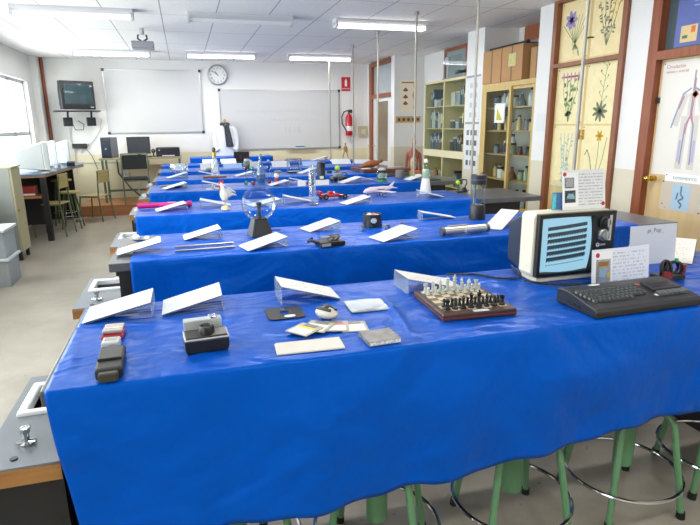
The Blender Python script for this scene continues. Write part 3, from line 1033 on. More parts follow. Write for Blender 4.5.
# ------------------------------------------------------------------ nearest bench: phones, camera, disks
t = thing('camera_phone', 'red and silver slide phone topmost in the row of handsets', 'phone', (-0.272, 1.855, Z), math.radians(-2))
t.scale = (0.88, 0.85, 0.9)
MB().box(-0.038, 0.038, -0.05, 0.05, 0, 0.02).build('body', mat('phone_red', '#a3182a', 0.3), t, smooth=False, bevel=0.006)
MB().box(-0.035, 0.037, -0.035, 0.052, 0.02, 0.034).build('slide_cover', mat('phone_silver', '#b1a69c', 0.25, 0.7), t, smooth=False, bevel=0.005)
MB().box(-0.03, 0.032, -0.004, 0.004, 0.034, 0.0348).build('trim_band', CHROME, t, smooth=False)
t = thing('flip_phone', 'small pale grey phone between red phone and black handset', 'phone', (-0.268, 1.755, Z), math.radians(-2))
t.scale = (0.9, 0.9, 0.9)
MB().box(-0.029, 0.029, -0.03, 0.03, 0, 0.03).build('body', mat('phone_grey', '#b9b9b7', 0.4), t, smooth=False, bevel=0.006)
MB().box(-0.02, 0.02, -0.01, 0.02, 0.03, 0.0308).build('display', mat('phone_display', '#8d928f', 0.2), t, smooth=False)
t = thing('brick_phone', 'long black brick phone lying at the front bench edge', 'phone', (-0.25, 1.6, Z), math.radians(2))
t.scale = (0.85, 0.9, 0.95)
MB().box(-0.042, 0.042, -0.1, 0.095, 0, 0.036).build('body', mat('phone_black', '#191a19', 0.5), t, smooth=False, bevel=0.009)
MB().box(-0.037, 0.037, -0.03, 0.06, 0.036, 0.042).build('battery_cover', mat('phone_charcoal', '#33342f', 0.45), t, smooth=False, bevel=0.003)
MB().box(-0.037, 0.037, -0.036, -0.032, 0.034, 0.043).build('latch', mat('phone_black', '#191a19', 0.5), t, smooth=False)
MB().lathe([(0, 0), (0.018, 0), (0.018, 0.002), (0, 0.002)], (0, 0.075, 0.0362), 16).build('earpiece', DARKGREY, t)
MB().box(-0.03, 0.03, -0.125, -0.1, 0.002, 0.03).build('end_cap', mat('phone_charcoal', '#33342f', 0.45), t, smooth=False, bevel=0.006)

t = thing('box_camera', 'black and silver box camera resting on its back beside the handsets', 'camera', (0.018, 1.655, Z), math.radians(4))
t.scale = (0.66, 0.72, 0.8)
c = MB().prism([(-0.09, 0.0), (0.09, 0.0), (0.1, 0.02), (0.1, 0.055), (-0.1, 0.055), (-0.1, 0.02)], -0.055, 0.06, 'xz')
c.build('body', mat('camera_black', '#121316', 0.4), t, smooth=False, bevel=0.006)
MB().box(-0.101, 0.101, -0.058, 0.062, 0.055, 0.062).build('chrome_trim', mat('camera_trim', '#d7d7d4', 0.25, 0.6), t, smooth=False, bevel=0.002)
MB().box(-0.094, 0.094, -0.052, 0.05, 0.062, 0.067).build('face_plate', mat('camera_face', '#2a2624', 0.35), t, smooth=False, bevel=0.002)
MB().lathe([(0.0, 0.067), (0.037, 0.067), (0.037, 0.085), (0.031, 0.096), (0.026, 0.096), (0.022, 0.088), (0, 0.086)], (0.005, -0.004, 0), 24).build('lens', BLACK, t)
p = MB().box(-0.092, 0.085, 0.06, 0.105, 0.012, 0.1)
top = p.build('top_housing', mat('camera_silver', '#c4cacb', 0.3, 0.5), t, smooth=False, bevel=0.004)
MB().lathe([(0, 0), (0.022, 0), (0.022, 0.006), (0.014, 0.008), (0, 0.008)], (0.045, 0.083, 0.1), 18).build('dial', CHROME, top)
MB().box(0.03, 0.042, 0.058, 0.06, 0.05, 0.062).build('viewfinder', BLACK, top, smooth=False)
MB().box(0.025, 0.092, -0.05, 0.03, 0.067, 0.069).build('flash_panel', mat('flash_panel', '#8a8680', 0.25, 0.3), t, smooth=False)

FLOP = mat('floppy_black', '#1d1d1f', 0.45)
t = thing('floppy_disk', 'large black floppy disk with white sticker on blue satin', 'floppy disk', (0.305, 1.905, Z + 0.001), math.radians(1))
b = MB()
# square jacket with an open hub ring
n = 32
outer = []
for i in range(n):
    a = 2 * PI * (i + 0.5) / n
    k = 0.0665 / max(abs(math.cos(a)), abs(math.sin(a)))
    outer.append((k * math.cos(a), k * math.sin(a)))
inner = [(0.017 * math.cos(2 * PI * (i + 0.5) / n), 0.017 * math.sin(2 * PI * (i + 0.5) / n)) for i in range(n)]
for z in (0.0, 0.002):
    vo = [b.bm.verts.new((x, y, z)) for x, y in outer]
    vi = [b.bm.verts.new((x, y, z)) for x, y in inner]
    for i in range(n):
        b.bm.faces.new((vo[i], vo[(i + 1) % n], vi[(i + 1) % n], vi[i]))
    if z == 0:
        v0, w0 = vo, vi
for i in range(n):
    b.bm.faces.new((v0[i], v0[(i + 1) % n], vo[(i + 1) % n], vo[i]))
    b.bm.faces.new((w0[i], w0[(i + 1) % n], vi[(i + 1) % n], vi[i]))
b.build('jacket', FLOP, t, smooth=False)
MB().lathe([(0, 0.002), (0.021, 0.002), (0.021, 0.0028), (0, 0.0028)], (0.012, -0.043, 0), 24, sy=0.6).build('sticker', mat('sticker_white', '#dddcd6', 0.5), t)
MB().box(-0.008, 0.008, 0.026, 0.055, 0.002, 0.0023).build('read_slot', mat('slot_blue', '#264f9e', 0.4), t, smooth=False)

def floppy(label, x, y, a, z, stripe, sh):
    t = thing('small_floppy_disk', label, 'floppy disk', (x, y, Z + z), math.radians(a), 'fan of small grey floppy disks')
    MB().box(-0.045, 0.045, -0.047, 0.047, 0, 0.0034).build('shell', mat('floppy_grey', '#a9a398', 0.5), t, smooth=False, bevel=0.001)
    MB().box(-0.036, 0.036, -0.043, 0.018, 0.0034, 0.0038).build('paper_label', printed('floppy_label', '#d8d5cb', '#a7a39a', 6, 0, 1, 0.4), t, smooth=False)
    if stripe:
        MB().box(-0.036, 0.036, 0.006, 0.02, 0.0038, 0.0041).build('colour_stripe', stripe, t, smooth=False)
    MB().box(-0.022, 0.026, 0.022, 0.047, 0.0034, 0.0041).build('shutter', mat('shutter_metal', '#7f7f7d', 0.35, 0.7), t, smooth=False)
floppy('small grey floppy disk with yellow stripe, frontmost of the fan', 0.335, 1.69, -50, 0.0105, mat('stripe_yellow', '#d8c716', 0.5), 0)
floppy('small grey floppy disk without coloured stripe beside the yellow one', 0.385, 1.712, -38, 0.007, None, 0)
floppy('small grey floppy disk with pink stripe in the fan', 0.445, 1.705, -14, 0.0035, mat('stripe_pink', '#d0707c', 0.5), 0)
floppy('small plain grey floppy disk at the booklet end of the fan', 0.507, 1.69, -8, 0.0, None, 0)

t = thing('paper_strip', 'blank pale paper card lying at the bench front edge', 'card', (0.325, 1.57, Z), math.radians(-3))
MB().box(-0.105, 0.105, -0.043, 0.043, 0, 0.003).build('card_stock', printed('strip_print', '#c9c3b8', '#b2ac9f', 8, 0, 1, 0.2), t, smooth=False)
MB().box(-0.1, 0.105, -0.04, 0.046, 0.003, 0.0042).build('top_sheet', mat('strip_top', '#ccc7bd', 0.55), t, smooth=False)

t = thing('computer_mouse', 'pale rounded computer mouse turned over, showing its dark underside', 'mouse', (0.44, 1.805, Z), math.radians(35))
MB().ball((0, 0, 0.02), 0.032, n=20, sx=0.95, sy=1.5, sz=0.65).build('shell', mat('mouse_beige', '#c8c3b8', 0.35), t)
MB().tube([(-0.012, -0.03, 0.037), (-0.02, 0.0, 0.041), (-0.012, 0.03, 0.037)], 0.006).build('dark_slot', BLACK, t)
MB().tube([(0.012, -0.034, 0.034), (0.02, 0.0, 0.038), (0.012, 0.034, 0.034)], 0.006).build('dark_slot', BLACK, t)
MB().ball((0.0, 0.0, 0.043), 0.011).build('tracking_ball', mat('ball_grey', '#4f4d4a', 0.4), t)

t = thing('disc_case', 'flat clear case with a shiny silver disc', 'disc case', (0.615, 1.885, Z + 0.001), math.radians(-2))
MB().box(-0.072, 0.072, -0.062, 0.062, 0, 0.004).build('tray', mat('case_tray', '#a5a5a0', 0.4), t, smooth=False)
MB().lathe([(0.009, 0.004), (0.058, 0.004), (0.058, 0.0052), (0.009, 0.0052)], n=36, cap=False).build('disc', mat('disc_silver', '#84858a', 0.4, 0.5), t)
MB().box(-0.072, 0.072, -0.062, 0.062, 0.0065, 0.0085).build('lid', glass('case_lid', '#f4f8fb', 0.1, 0.03, 0.15), t, smooth=False)

t = thing('boxed_booklet', 'small grey paperback book with pictured cover near the bench edge', 'book', (0.555, 1.56, Z), math.radians(3))
t.scale = (0.9, 0.9, 0.75)
MB().box(-0.058, 0.058, -0.05, 0.056, 0.002, 0.016).build('pages', mat('page_edge', '#cfcfc9', 0.6), t, smooth=False)
bcov = MB()
bcov.box(-0.06, 0.06, -0.052, 0.058, 0.016, 0.018)
bcov.box(-0.06, 0.06, -0.052, 0.058, 0, 0.002)
bcov.box(-0.06, -0.058, -0.052, 0.058, 0.002, 0.016)
bcov.build('cover', mat('book_cover', '#77746e', 0.3, var=0.35, vscale=40), t, smooth=False)
MB().box(-0.058, 0.058, -0.0525, -0.05, 0.002, 0.016).build('spine_band', printed('spine_print', '#d4d7da', '#6d7480', 2, 0, 2, 0.5, 0.08, 12), t, smooth=False)

# ------------------------------------------------------------------ chess board and its pieces
CBX, CBY, CBA = 0.965, 1.78, math.radians(-3)
t = thing('chess_board', 'brown wooden chess board box with playing squares on top', 'chess board', (CBX, CBY, Z), CBA)
CW = wood('chess_case_wood', '#38211a', '#4a2d20', 8, 0, 0.4)
MB().box(-0.142, 0.142, -0.15, 0.15, 0, 0.026).build('case', CW, t, smooth=False, bevel=0.004)
MB().box(-0.143, 0.143, -0.151, 0.151, 0.010, 0.013).build('seam_band', mat('seam_red', '#7a3a34', 0.5), t, smooth=False)
S = 0.0305
c = MB()
for i in range(8):
    for j in range(8):
        x0, y0 = -4 * S + i * S, -4 * S + j * S + 0.005
        c.box(x0, x0 + S, y0, y0 + S, 0.026, 0.0275, (i + j) % 2)
c.build('squares', [mat('square_dark', '#5c4a37', 0.4), mat('square_light', '#c2b592', 0.4)], t, smooth=False)
MB().box(-0.022, 0.036, -0.146, -0.128, 0.0262, 0.0272).build('name_plate', mat('plate_white', '#dcdcdc', 0.4), t, smooth=False)
PROF = {
    'pawn': [(0, 0), (0.0095, 0), (0.0095, 0.003), (0.006, 0.006), (0.004, 0.016), (0.0065, 0.0185), (0.0035, 0.02), (0.0062, 0.025), (0.004, 0.03), (0, 0.031)],
    'rook': [(0, 0), (0.0115, 0), (0.0115, 0.004), (0.0075, 0.008), (0.006, 0.024), (0.0088, 0.028), (0.0088, 0.036), (0.006, 0.036), (0.006, 0.032), (0, 0.032)],
    'bishop': [(0, 0), (0.0115, 0), (0.0115, 0.004), (0.0065, 0.008), (0.0045, 0.025), (0.008, 0.028), (0.0045, 0.03), (0.007, 0.037), (0.004, 0.044), (0.002, 0.046), (0.0022, 0.049), (0, 0.05)],
    'queen': [(0, 0), (0.0125, 0), (0.0125, 0.004), (0.0075, 0.009), (0.005, 0.032), (0.009, 0.036), (0.005, 0.038), (0.0088, 0.05), (0.006, 0.051), (0.003, 0.056), (0, 0.057)],
    'king': [(0, 0), (0.013, 0), (0.013, 0.004), (0.008, 0.009), (0.0055, 0.034), (0.0095, 0.038), (0.0055, 0.041), (0.0085, 0.053), (0.003, 0.056), (0.002, 0.064), (0, 0.064)],
    'knight': [(0, 0), (0.0115, 0), (0.0115, 0.004), (0.0075, 0.008), (0.0065, 0.013), (0, 0.014)],
}
MW = mat('chess_white', '#b9bcb6', 0.3)
MK = mat('chess_black', '#1a1c22', 0.25)
def chess_mesh(kind):
    b = MB().lathe(PROF[kind], n=14)
    if kind == 'knight':
        b.prism([(-0.007, 0.012), (0.006, 0.012), (0.007, 0.026), (0.004, 0.036), (0.0, 0.042), (-0.003, 0.038), (-0.012, 0.03), (-0.011, 0.025), (-0.004, 0.027), (-0.006, 0.02)], -0.004, 0.004)
    if kind == 'king':
        b.box(-0.005, 0.005, -0.0015, 0.0015, 0.058, 0.061)
    return b
Rz = Matrix.Rotation(CBA, 3, 'Z')
first = {}
order = ['rook', 'knight', 'bishop', 'queen', 'king', 'bishop', 'knight', 'rook']
sides = ['window side', 'door side']
for colr, m, back, front in (('white', MW, 7, 6), ('black', MK, 0, 1)):
    seen = {}
    for rank, kinds_ in ((back, order), (front, ['pawn'] * 8)):
        for f, kd in enumerate(kinds_):
            p = Rz @ Vector((-4 * S + (f + 0.5) * S, -4 * S + (rank + 0.5) * S + 0.005, 0.0275))
            loc = (CBX + p.x, CBY + p.y, Z + p.z)
            if (colr, kd) not in first:
                o = chess_mesh(kd).build('chess_' + kd, m)
                first[(colr, kd)] = o
            else:
                o = first[(colr, kd)].copy()
                col.objects.link(o)
            o.location = loc
            o.rotation_euler = (0, 0, CBA + (PI / 2 if colr == 'white' else -PI / 2))
            if kd == 'pawn':
                l = '%s chess pawn, %s counted from the window side of its row' % (colr, ORD[f])
            elif kd in ('king', 'queen'):
                l = '%s chess %s in the middle of its back row' % (colr, kd)
            else:
                l = '%s chess %s on the %s half of its back row' % (colr, kd, 'window' if f < 4 else 'door')
            tag(o, l, 'chess piece', colr + ' chess pieces')

# ------------------------------------------------------------------ old portable television
TX, TY = 1.583, 1.955
t = thing('portable_television', 'old cream portable television showing a blue screen of text rows', 'television', (TX, TY, Z))
t.scale = (0.93, 1, 1)
CREAM = mat('tv_cream', '#d9d3bd', 0.38)
NAVY = mat('tv_back_navy', '#232c3c', 0.45)
MB().prism([(-0.2, 0.02), (0.2, 0.02), (0.206, 0.04), (0.206, 0.29), (0.195, 0.3), (-0.2, 0.3), (-0.213, 0.287), (-0.213, 0.04)], 0.012, 0.105, 'xz').build('cabinet', CREAM, t, smooth=False, bevel=0.008)
rs = MB().hexa([(-0.205, 0.105, 0.03), (0.2, 0.105, 0.03), (0.15, 0.25, 0.05), (-0.18, 0.25, 0.05)], [(-0.205, 0.105, 0.285), (0.2, 0.105, 0.285), (0.15, 0.25, 0.23), (-0.18, 0.25, 0.23)])
rs.build('rear_shell', NAVY, t, smooth=False, bevel=0.012)
fr = MB()
X0, X1, Z0, Z1 = -0.2, 0.214, 0.026, 0.297
sx0, sx1, sz0, sz1 = -0.184, 0.094, 0.04, 0.28
for a in ((X0, sx0, Z0, Z1), (sx1, X1, Z0, Z1), (sx0, sx1, Z0, sz0), (sx0, sx1, sz1, Z1)):
    fr.box(a[0], a[1], -0.012, 0.014, a[2], a[3])
fr.build('front_bezel', mat('tv_front_black', '#1b1c1f', 0.35), t, smooth=False)
# rounded picture tube
cx, cz, hw, hh_ = (sx0 + sx1) / 2, (sz0 + sz1) / 2, (sx1 - sx0) / 2, (sz1 - sz0) / 2
def bulge(u, v):
    return 0.004 - 0.014 * (1 - (u * u + v * v) / 2)
rows = []
for j in range(17):
    v = j / 8 - 1
    row = []
    for i in range(17):
        u = i / 8 - 1
        uu = u * math.sqrt(1 - 0.10 * v * v)
        vv = v * math.sqrt(1 - 0.12 * u * u)
        row.append((cx + hw * uu * 0.995, bulge(u, v), cz + hh_ * vv * 0.995))
    rows.append(row)
def screen_mat():
    m = bpy.data.materials.new('lit_blue_screen')
    m.use_nodes = True
    p = m.node_tree.nodes['Principled BSDF']
    p.inputs['Base Color'].default_value = lin('#20303a')
    p.inputs['Roughness'].default_value = 0.1
    p.inputs['Emission Color'].default_value = lin('#a8dcf4')
    p.inputs['Emission Strength'].default_value = 0.9
    return m
scr = grid_mesh('screen', rows, screen_mat(), t)
INKD = mat('screen_dark_text', '#3a4b55', 0.2)
for k in range(7):
    zc = cz + 0.08 - k * 0.0265
    hgt = 0.0155 if k < 6 else 0.004
    b = MB()
    n = 30
    x0, x1 = cx - 0.104, cx + 0.106
    for i in range(n):
        xa, xb = x0 + (x1 - x0) * i / n, x0 + (x1 - x0) * (i + 1) / n
        u, v = ((xa + xb) / 2 - cx) / hw, (zc - cz) / hh_
        yy = bulge(u, v) - 0.0016
        lo = zc - hgt / 2 - (0.004 if i % 2 == 0 and 0 < k < 6 else 0)
        if k == 6 and i % 2:
            continue
        tilt = (xa - cx) * 0.07
        b.box(xa, xb, yy, yy + 0.0006, lo + tilt, zc + hgt / 2 + tilt)
    b.build('text_row', INKD, scr, smooth=False)
for kz, nm in ((0.25, 'tuning_knob'), (0.195, 'volume_knob')):
    kb = MB()
    kb.lathe([(0, 0), (0.026, 0), (0.026, 0.01), (0.02, 0.014), (0.019, 0.026), (0, 0.028)], n=24)
    kb.move(Matrix.Rotation(PI / 2, 4, 'X'))
    o = kb.build(nm, BLACK if kz > 0.2 else mat('knob_silver', '#a4a6a8', 0.25, 0.6), t)
    o.location = (0.142, -0.0125, kz)
    MB().box(-0.004, 0.004, -0.034, -0.028, -0.018, 0.018).build('pointer', mat('knob_chrome_tip', '#c8c8c6', 0.25, 0.8), o, smooth=False)
    MB().box(0.178, 0.19, -0.016, -0.012, kz - 0.028, kz + 0.028).build('scale_plate', mat('scale_plate', '#b8bbbd', 0.35), t, smooth=False)
bd = MB()
bd.tube([(0.122 + 0.007 * math.cos(a * PI / 8), -0.0135, 0.15 + 0.007 * math.sin(a * PI / 8)) for a in range(16)], 0.002, 6, closed=True)
bd.build('emblem_ring', mat('plate_white', '#dcdcdc', 0.4), t)
MB().box(0.134, 0.165, -0.0138, -0.012, 0.146, 0.154).build('badge', mat('badge_grey', '#8d8f92', 0.4), t, smooth=False)
MB().box(-0.19, 0.19, 0.0, 0.11, 0.0, 0.02).build('foot_base', CREAM, t, smooth=False, bevel=0.004)
pc = MB().tube([(1.46, 2.23, Z + 0.006), (1.40, 2.06, Z + 0.006), (1.35, 2.02, Z + 0.006), (1.28, 2.06, Z + 0.006), (1.22, 2.15, Z + 0.006), (1.1, 2.185, Z + 0.006)], 0.0045)
tag(pc.build('power_cable', BLACK), 'black power cable trailing on blue satin beside the old television', 'cable')
pc = MB().tube([(1.37, 1.985, Z + 0.006), (1.42, 1.92, Z + 0.006), (1.5, 1.88, Z + 0.006), (1.56, 1.86, Z + 0.006)], 0.0045)
tag(pc.build('power_cable', BLACK), 'black lead running from the television foot towards the keyboard computer', 'cable')

def upright_card(label, x, y, wdt, h, yaw, lean, z, card, name='information_card', cat='card', foot=0.07):
    """printed card in a leaning clear stand"""
    t = thing(name, label, cat, (x, y, z), math.radians(yaw))
    a = math.radians(lean)
    R = RX(-a)
    o = MB().box(-wdt / 2, wdt / 2, -0.0015, 0.0, 0.0, h).build('printed_sheet', card, t, smooth=False)
    o.rotation_euler = (-a, 0, 0)
    o.location = (0, -0.0016, 0.001)
    o2 = MB().prism([(0, 0), (0.0025, 0), (0.0025 + h * math.sin(a), h * math.cos(a)), (h * math.sin(a), h * math.cos(a))], -wdt / 2, wdt / 2, 'yz').build('clear_stand', CLEAR, t, smooth=False)
    MB().box(-wdt / 2, wdt / 2, 0.0025, foot, 0, 0.0025).build('stand_foot', CLEAR, t, smooth=False)
    return t, o
PR2 = printed('card_print', '#e1e1e2', '#b4b6be', 13, 0, 2, 0.55, 0.06, 30)
t, o = upright_card('printed information card with two photos standing on the television', 1.655, 2.0, 0.22, 0.17, 0, 8, Z + 0.301, PR2, foot=0.05)
def on_card(o, items):
    for (nm, x0, x1, z0, z1, m) in items:
        MB().box(x0, x1, -0.0022, -0.0015, z0, z1).build(nm, m, o, smooth=False)
DOT = mat('logo_red', '#b3253a', 0.5)
def red_dot(o, x, z, r=0.009):
    b = MB().lathe([(0, 0), (r, 0), (r, 0.0006), (0, 0.0006)], n=18)
    b.move(Matrix.Rotation(PI / 2, 4, 'X'))
    q = b.build('red_emblem', DOT, o)
    q.location = (x, -0.0022, z)
on_card(o, [('blank_margin', -0.11, -0.03, 0.012, 0.16, mat('sign_paper', '#eceef1', 0.45)), ('photo', -0.1, -0.052, 0.092, 0.138, mat('photo_dark', '#55585a', 0.4)), ('photo', -0.1, -0.045, 0.03, 0.083, mat('photo_slate', '#2f3d45', 0.4))])
MB().prism([(-0.092, 0.1), (-0.06, 0.098), (-0.06, 0.13), (-0.09, 0.132)], -0.0028, -0.0022).build('photo_subject', mat('photo_grey', '#a2a6a6', 0.4), o, smooth=False)
MB().prism([(-0.092, 0.05), (-0.05, 0.045), (-0.055, 0.068), (-0.08, 0.07)], -0.0028, -0.0022).build('photo_subject', mat('photo_lightblue', '#86aebd', 0.4), o, smooth=False)
red_dot(o, -0.1, 0.152); red_dot(o, 0.098, 0.02)
t = thing('blue_leaflet', 'small blue printed leaflet in clear stand on the television corner', 'leaflet', (1.535, 2.02, Z + 0.301), math.radians(-8))
MB().box(-0.026, 0.026, 0, 0.002, 0, 0.075).build('printed_sheet', mat('leaflet_blue', '#4a72a6', 0.45, var=0.3, vscale=60), t, smooth=False)
MB().box(-0.028, 0.028, 0.002, 0.006, 0, 0.13).build('clear_stand', CLEAR, t, smooth=False)
MB().box(-0.025, -0.01, -0.001, 0, 0.002, 0.07).build('colour_column', mat('leaflet_teal', '#52c4cf', 0.45, var=0.4, vscale=80), t, smooth=False)

# keyboard computer
t = thing('keyboard_computer', 'black keyboard computer with built-in cassette deck', 'computer', (1.575, 1.615, Z), math.radians(1.0))
t.scale = (1.1, 0.8, 1.15)
KB = mat('keyboard_black', '#1d1e22', 0.42)
MB().prism([(-0.14, 0.0), (0.13, 0.0), (0.13, 0.048), (0.1, 0.052), (0.05, 0.052), (-0.128, 0.028), (-0.14, 0.02)], -0.22, 0.22, 'yz').build('case', KB, t, smooth=False, bevel=0.004)
keym = mat('key_grey', '#44484b', 0.4)
slope = (0.052 - 0.028) / 0.178
def ktop(y): return 0.028 + (y + 0.128) * slope
kp = None
for r in range(5):
    n = 13 if r < 4 else 9
    for k in range(n):
        x = -0.2 + r * 0.0045 + k * 0.0183
        y = 0.02 - r * 0.0215
        if kp is None:
            kb = MB().hexa([(-0.0082, -0.0088, 0), (0.0082, -0.0088, 0), (0.0082, 0.0088, 0), (-0.0082, 0.0088, 0)], [(-0.0062, -0.0066, 0.007), (0.0062, -0.0066, 0.007), (0.0062, 0.007, 0.008), (-0.0062, 0.007, 0.008)])
            kp = kb.build('key', [keym], t, smooth=False)
            q = kp
        else:
            q = kp.copy(); col.objects.link(q); q.parent = t
        q.location = (x, y, ktop(y) - 0.0005)
        q.rotation_euler = (math.atan(slope), 0, 0)
        if r == 4 and k == 4:
            q.scale = (1, 1, 1)
def slab_on(nm, x0, x1, y0, y1, h, m):
    b = MB().hexa([(x0, y0, ktop(y0) - 0.001), (x1, y0, ktop(y0) - 0.001), (x1, y1, ktop(y1) - 0.001), (x0, y1, ktop(y1) - 0.001)], [(x0, y0, ktop(y0) + h), (x1, y0, ktop(y0) + h), (x1, y1, ktop(y1) + h), (x0, y1, ktop(y1) + h)])
    return b.build(nm, m, t, smooth=False)
slab_on('cassette_lid', 0.075, 0.2, -0.04, 0.04, 0.006, mat('lid_black', '#26272b', 0.3))
slab_on('cassette_window', 0.09, 0.185, -0.02, 0.02, 0.007, mat('lid_window', '#33353a', 0.12))
for k in range(6):
    slab_on('tape_key', 0.076 + k * 0.0208, 0.094 + k * 0.0208, -0.085, -0.055, 0.008, mat('tape_key_grey', '#55585c', 0.4))
slab_on('flame_badge', 0.052, 0.068, 0.025, 0.045, 0.001, mat('badge_orange', '#9a5a2a', 0.4))
slab_on('white_logo', 0.062, 0.072, -0.08, -0.066, 0.001, mat('plate_white', '#dcdcdc', 0.4))
MB().lathe([(0, 0), (0.024, 0), (0.024, 0.001), (0, 0.001)], (-0.09, 0.09, 0.052), 24, sy=0.45).build('oval_sticker', mat('sticker_white', '#dddcd6', 0.5), t)
for k in range(3):
    MB().box(-0.2215, -0.22, 0.03 - k * 0.035, 0.045 - k * 0.035, 0.01, 0.02).build('side_port', mat('port_dark', '#0c0c0d', 0.5), t, smooth=False)

t, o = upright_card('white printed card with game cover photo leaning behind the keyboard computer', 1.72, 1.815, 0.30, 0.16, 2, 6, Z, printed('card_print_b', '#dfe3ee', '#bcc1cf', 11, 0, 2, 0.5, 0.05, 34))
on_card(o, [('blank_margin', -0.14, -0.045, 0.004, 0.15, mat('sign_paper', '#eceef1', 0.45)), ('cover_photo', -0.13, -0.055, 0.008, 0.118, mat('cover_dark', '#4b4a40', 0.45))])
MB().box(-0.118, -0.066, -0.0028, -0.0022, 0.088, 0.108).build('cover_title', mat('cover_orange', '#9a6a35', 0.5), o, smooth=False)
bb = MB().lathe([(0, 0), (0.019, 0), (0.019, 0.0006), (0, 0.0006)], n=20)
bb.move(Matrix.Rotation(PI / 2, 4, 'X'))
q = bb.build('cover_globe', mat('cover_blue', '#88a5c4', 0.45), o); q.location = (-0.095, -0.0022, 0.058)
MB().box(-0.12, -0.066, -0.0028, -0.0022, 0.018, 0.034).build('cover_band', mat('cover_steel', '#8d99a8', 0.5), o, smooth=False)
MB().box(-0.072, -0.06, -0.0029, -0.0022, 0.04, 0.06).build('cover_figure', mat('cover_yellow', '#c8b83a', 0.5), o, smooth=False)
red_dot(o, -0.122, 0.136, 0.01)

t, o = upright_card('plain white card with small heading standing behind the cable bundle', 2.125, 2.06, 0.28, 0.19, 1, 4, Z, mat('heading_card', '#d7dae0', 0.45), foot=0.06)
text('card_heading', 'pi_Pop_', 0.03, mat('ink_dark', '#6c7078', 0.5), o, (0.01, -0.0018, 0.163), (PI / 2, 0, 0), 0.0003)

t = thing('electronics_bundle', 'small circuit board wrapped in black cables before the plain card', 'electronics', (1.985, 1.83, Z))
t.scale = (1.1, 1.1, 1.05)
MB().box(-0.05, 0.06, -0.03, 0.04, 0.0, 0.02).build('board_case', DARKGREY, t, smooth=False, bevel=0.003)
r2 = random.Random(3)
for k in range(5):
    cxk, czk, rr = r2.uniform(-0.03, 0.05), 0.045, r2.uniform(0.022, 0.042)
    ax = r2.uniform(0, PI)
    pts = [(cxk + rr * math.cos(a * PI / 9) * math.cos(ax), rr * 0.7 * math.cos(a * PI / 9) * math.sin(ax), czk + 0.8 * rr * math.sin(a * PI / 9)) for a in range(18)]
    MB().tube(pts, 0.0055, 8, closed=True).build('cable_loop', BLACK, t)
MB().box(-0.052, -0.01, -0.032, -0.02, 0.01, 0.04).build('red_component', mat('component_red', '#8a3226', 0.4), t, smooth=False)
MB().cyl((0.035, 0.0, 0.07), (0.035, 0.0, 0.085), 0.007).build('green_plug', mat('plug_green', '#2f9a5a', 0.4), t)
MB().cyl((0.062, -0.01, 0.02), (0.062, -0.01, 0.06), 0.012).build('red_plug', mat('component_red', '#8a3226', 0.4), t)
# ------------------------------------------------------------------ second bench
sign('white sign sloping off the cloth onto the grey second bench corner', -0.4, 3.18, 4, 0.235, 0.17, 0.055)
sign('white slanted sign behind the two thin metal rods', -0.05, 3.48, 4, 0.225, 0.17, 0.055)
sign('slanted sign directly in front of the plasma globe', 0.27, 3.05, 14, 0.24, 0.17, 0.055)
sign('slanted sign just behind the small black motor model', 0.71, 3.47, 14, 0.23, 0.16, 0.052)
sign('slanted sign in front of the dark pot and three beads', 1.05, 3.03, 14, 0.25, 0.17, 0.055)
sign('low white sign seen edge on behind the metal tube', 1.86, 3.62, 174, 0.26, 0.12, 0.05)
sign('broad grey backed sign sloping up beside the television', 1.87, 3.1, 40, 0.36, 0.13, 0.08, card=mat('sign_back_grey', '#c6c4c0', 0.5))
for k, (y, l) in enumerate(((3.21, 'thin grey metal rod, the one nearer the rear sign'), (3.1, 'thin grey metal rod, the one nearer the front hem'))):
    tag(MB().cyl((-0.095, y - 0.005, Z + 0.006), (0.23, y + 0.006, Z + 0.006), 0.0055, n=10).build('metal_rod', mat('rod_steel', '#a29d96', 0.35, 0.9)), l, 'rod', 'pair of metal rods')
t = thing('metal_dish', 'crumpled shiny metal foil dish behind the corner sign', 'dish', (-0.27, 3.48, Z))
MB().lathe([(0.0, 0.002), (0.045, 0.002), (0.075, 0.018), (0.08, 0.018), (0.05, 0.0), (0, 0)], n=22, sx=1.1, sy=0.7).build('dish', STEEL, t)
MB().ball((-0.05, 0.0, 0.024), 0.018, sx=1.2).build('handle', WHITE, t)

t = thing('plasma_globe', 'clear glass plasma globe on a black tapered base', 'plasma globe', (0.415, 3.42, Z), math.radians(8))
MB().hexa([(-0.07, -0.07, 0), (0.07, -0.07, 0), (0.07, 0.07, 0), (-0.07, 0.07, 0)], [(-0.04, -0.04, 0.11), (0.04, -0.04, 0.11), (0.04, 0.04, 0.11), (-0.04, 0.04, 0.11)]).build('base', BLACK, t, smooth=False, bevel=0.005)
MB().ball((0, 0, 0.2), 0.107, n=36).build('globe', glass('globe_glass', '#f3f8fa', 0.35, 0.05), t)
MB().lathe([(0, 0.105), (0.022, 0.105), (0.016, 0.125), (0.011, 0.13), (0.011, 0.19), (0.018, 0.197), (0.018, 0.207), (0, 0.211)], n=18).build('electrode', DARKGREY, t)
MB().tube([(0.06, 0.07, 0.01), (0.1, 0.1, 0.006), (0.16, 0.08, 0.006)], 0.004).build('cord', BLACK, t)

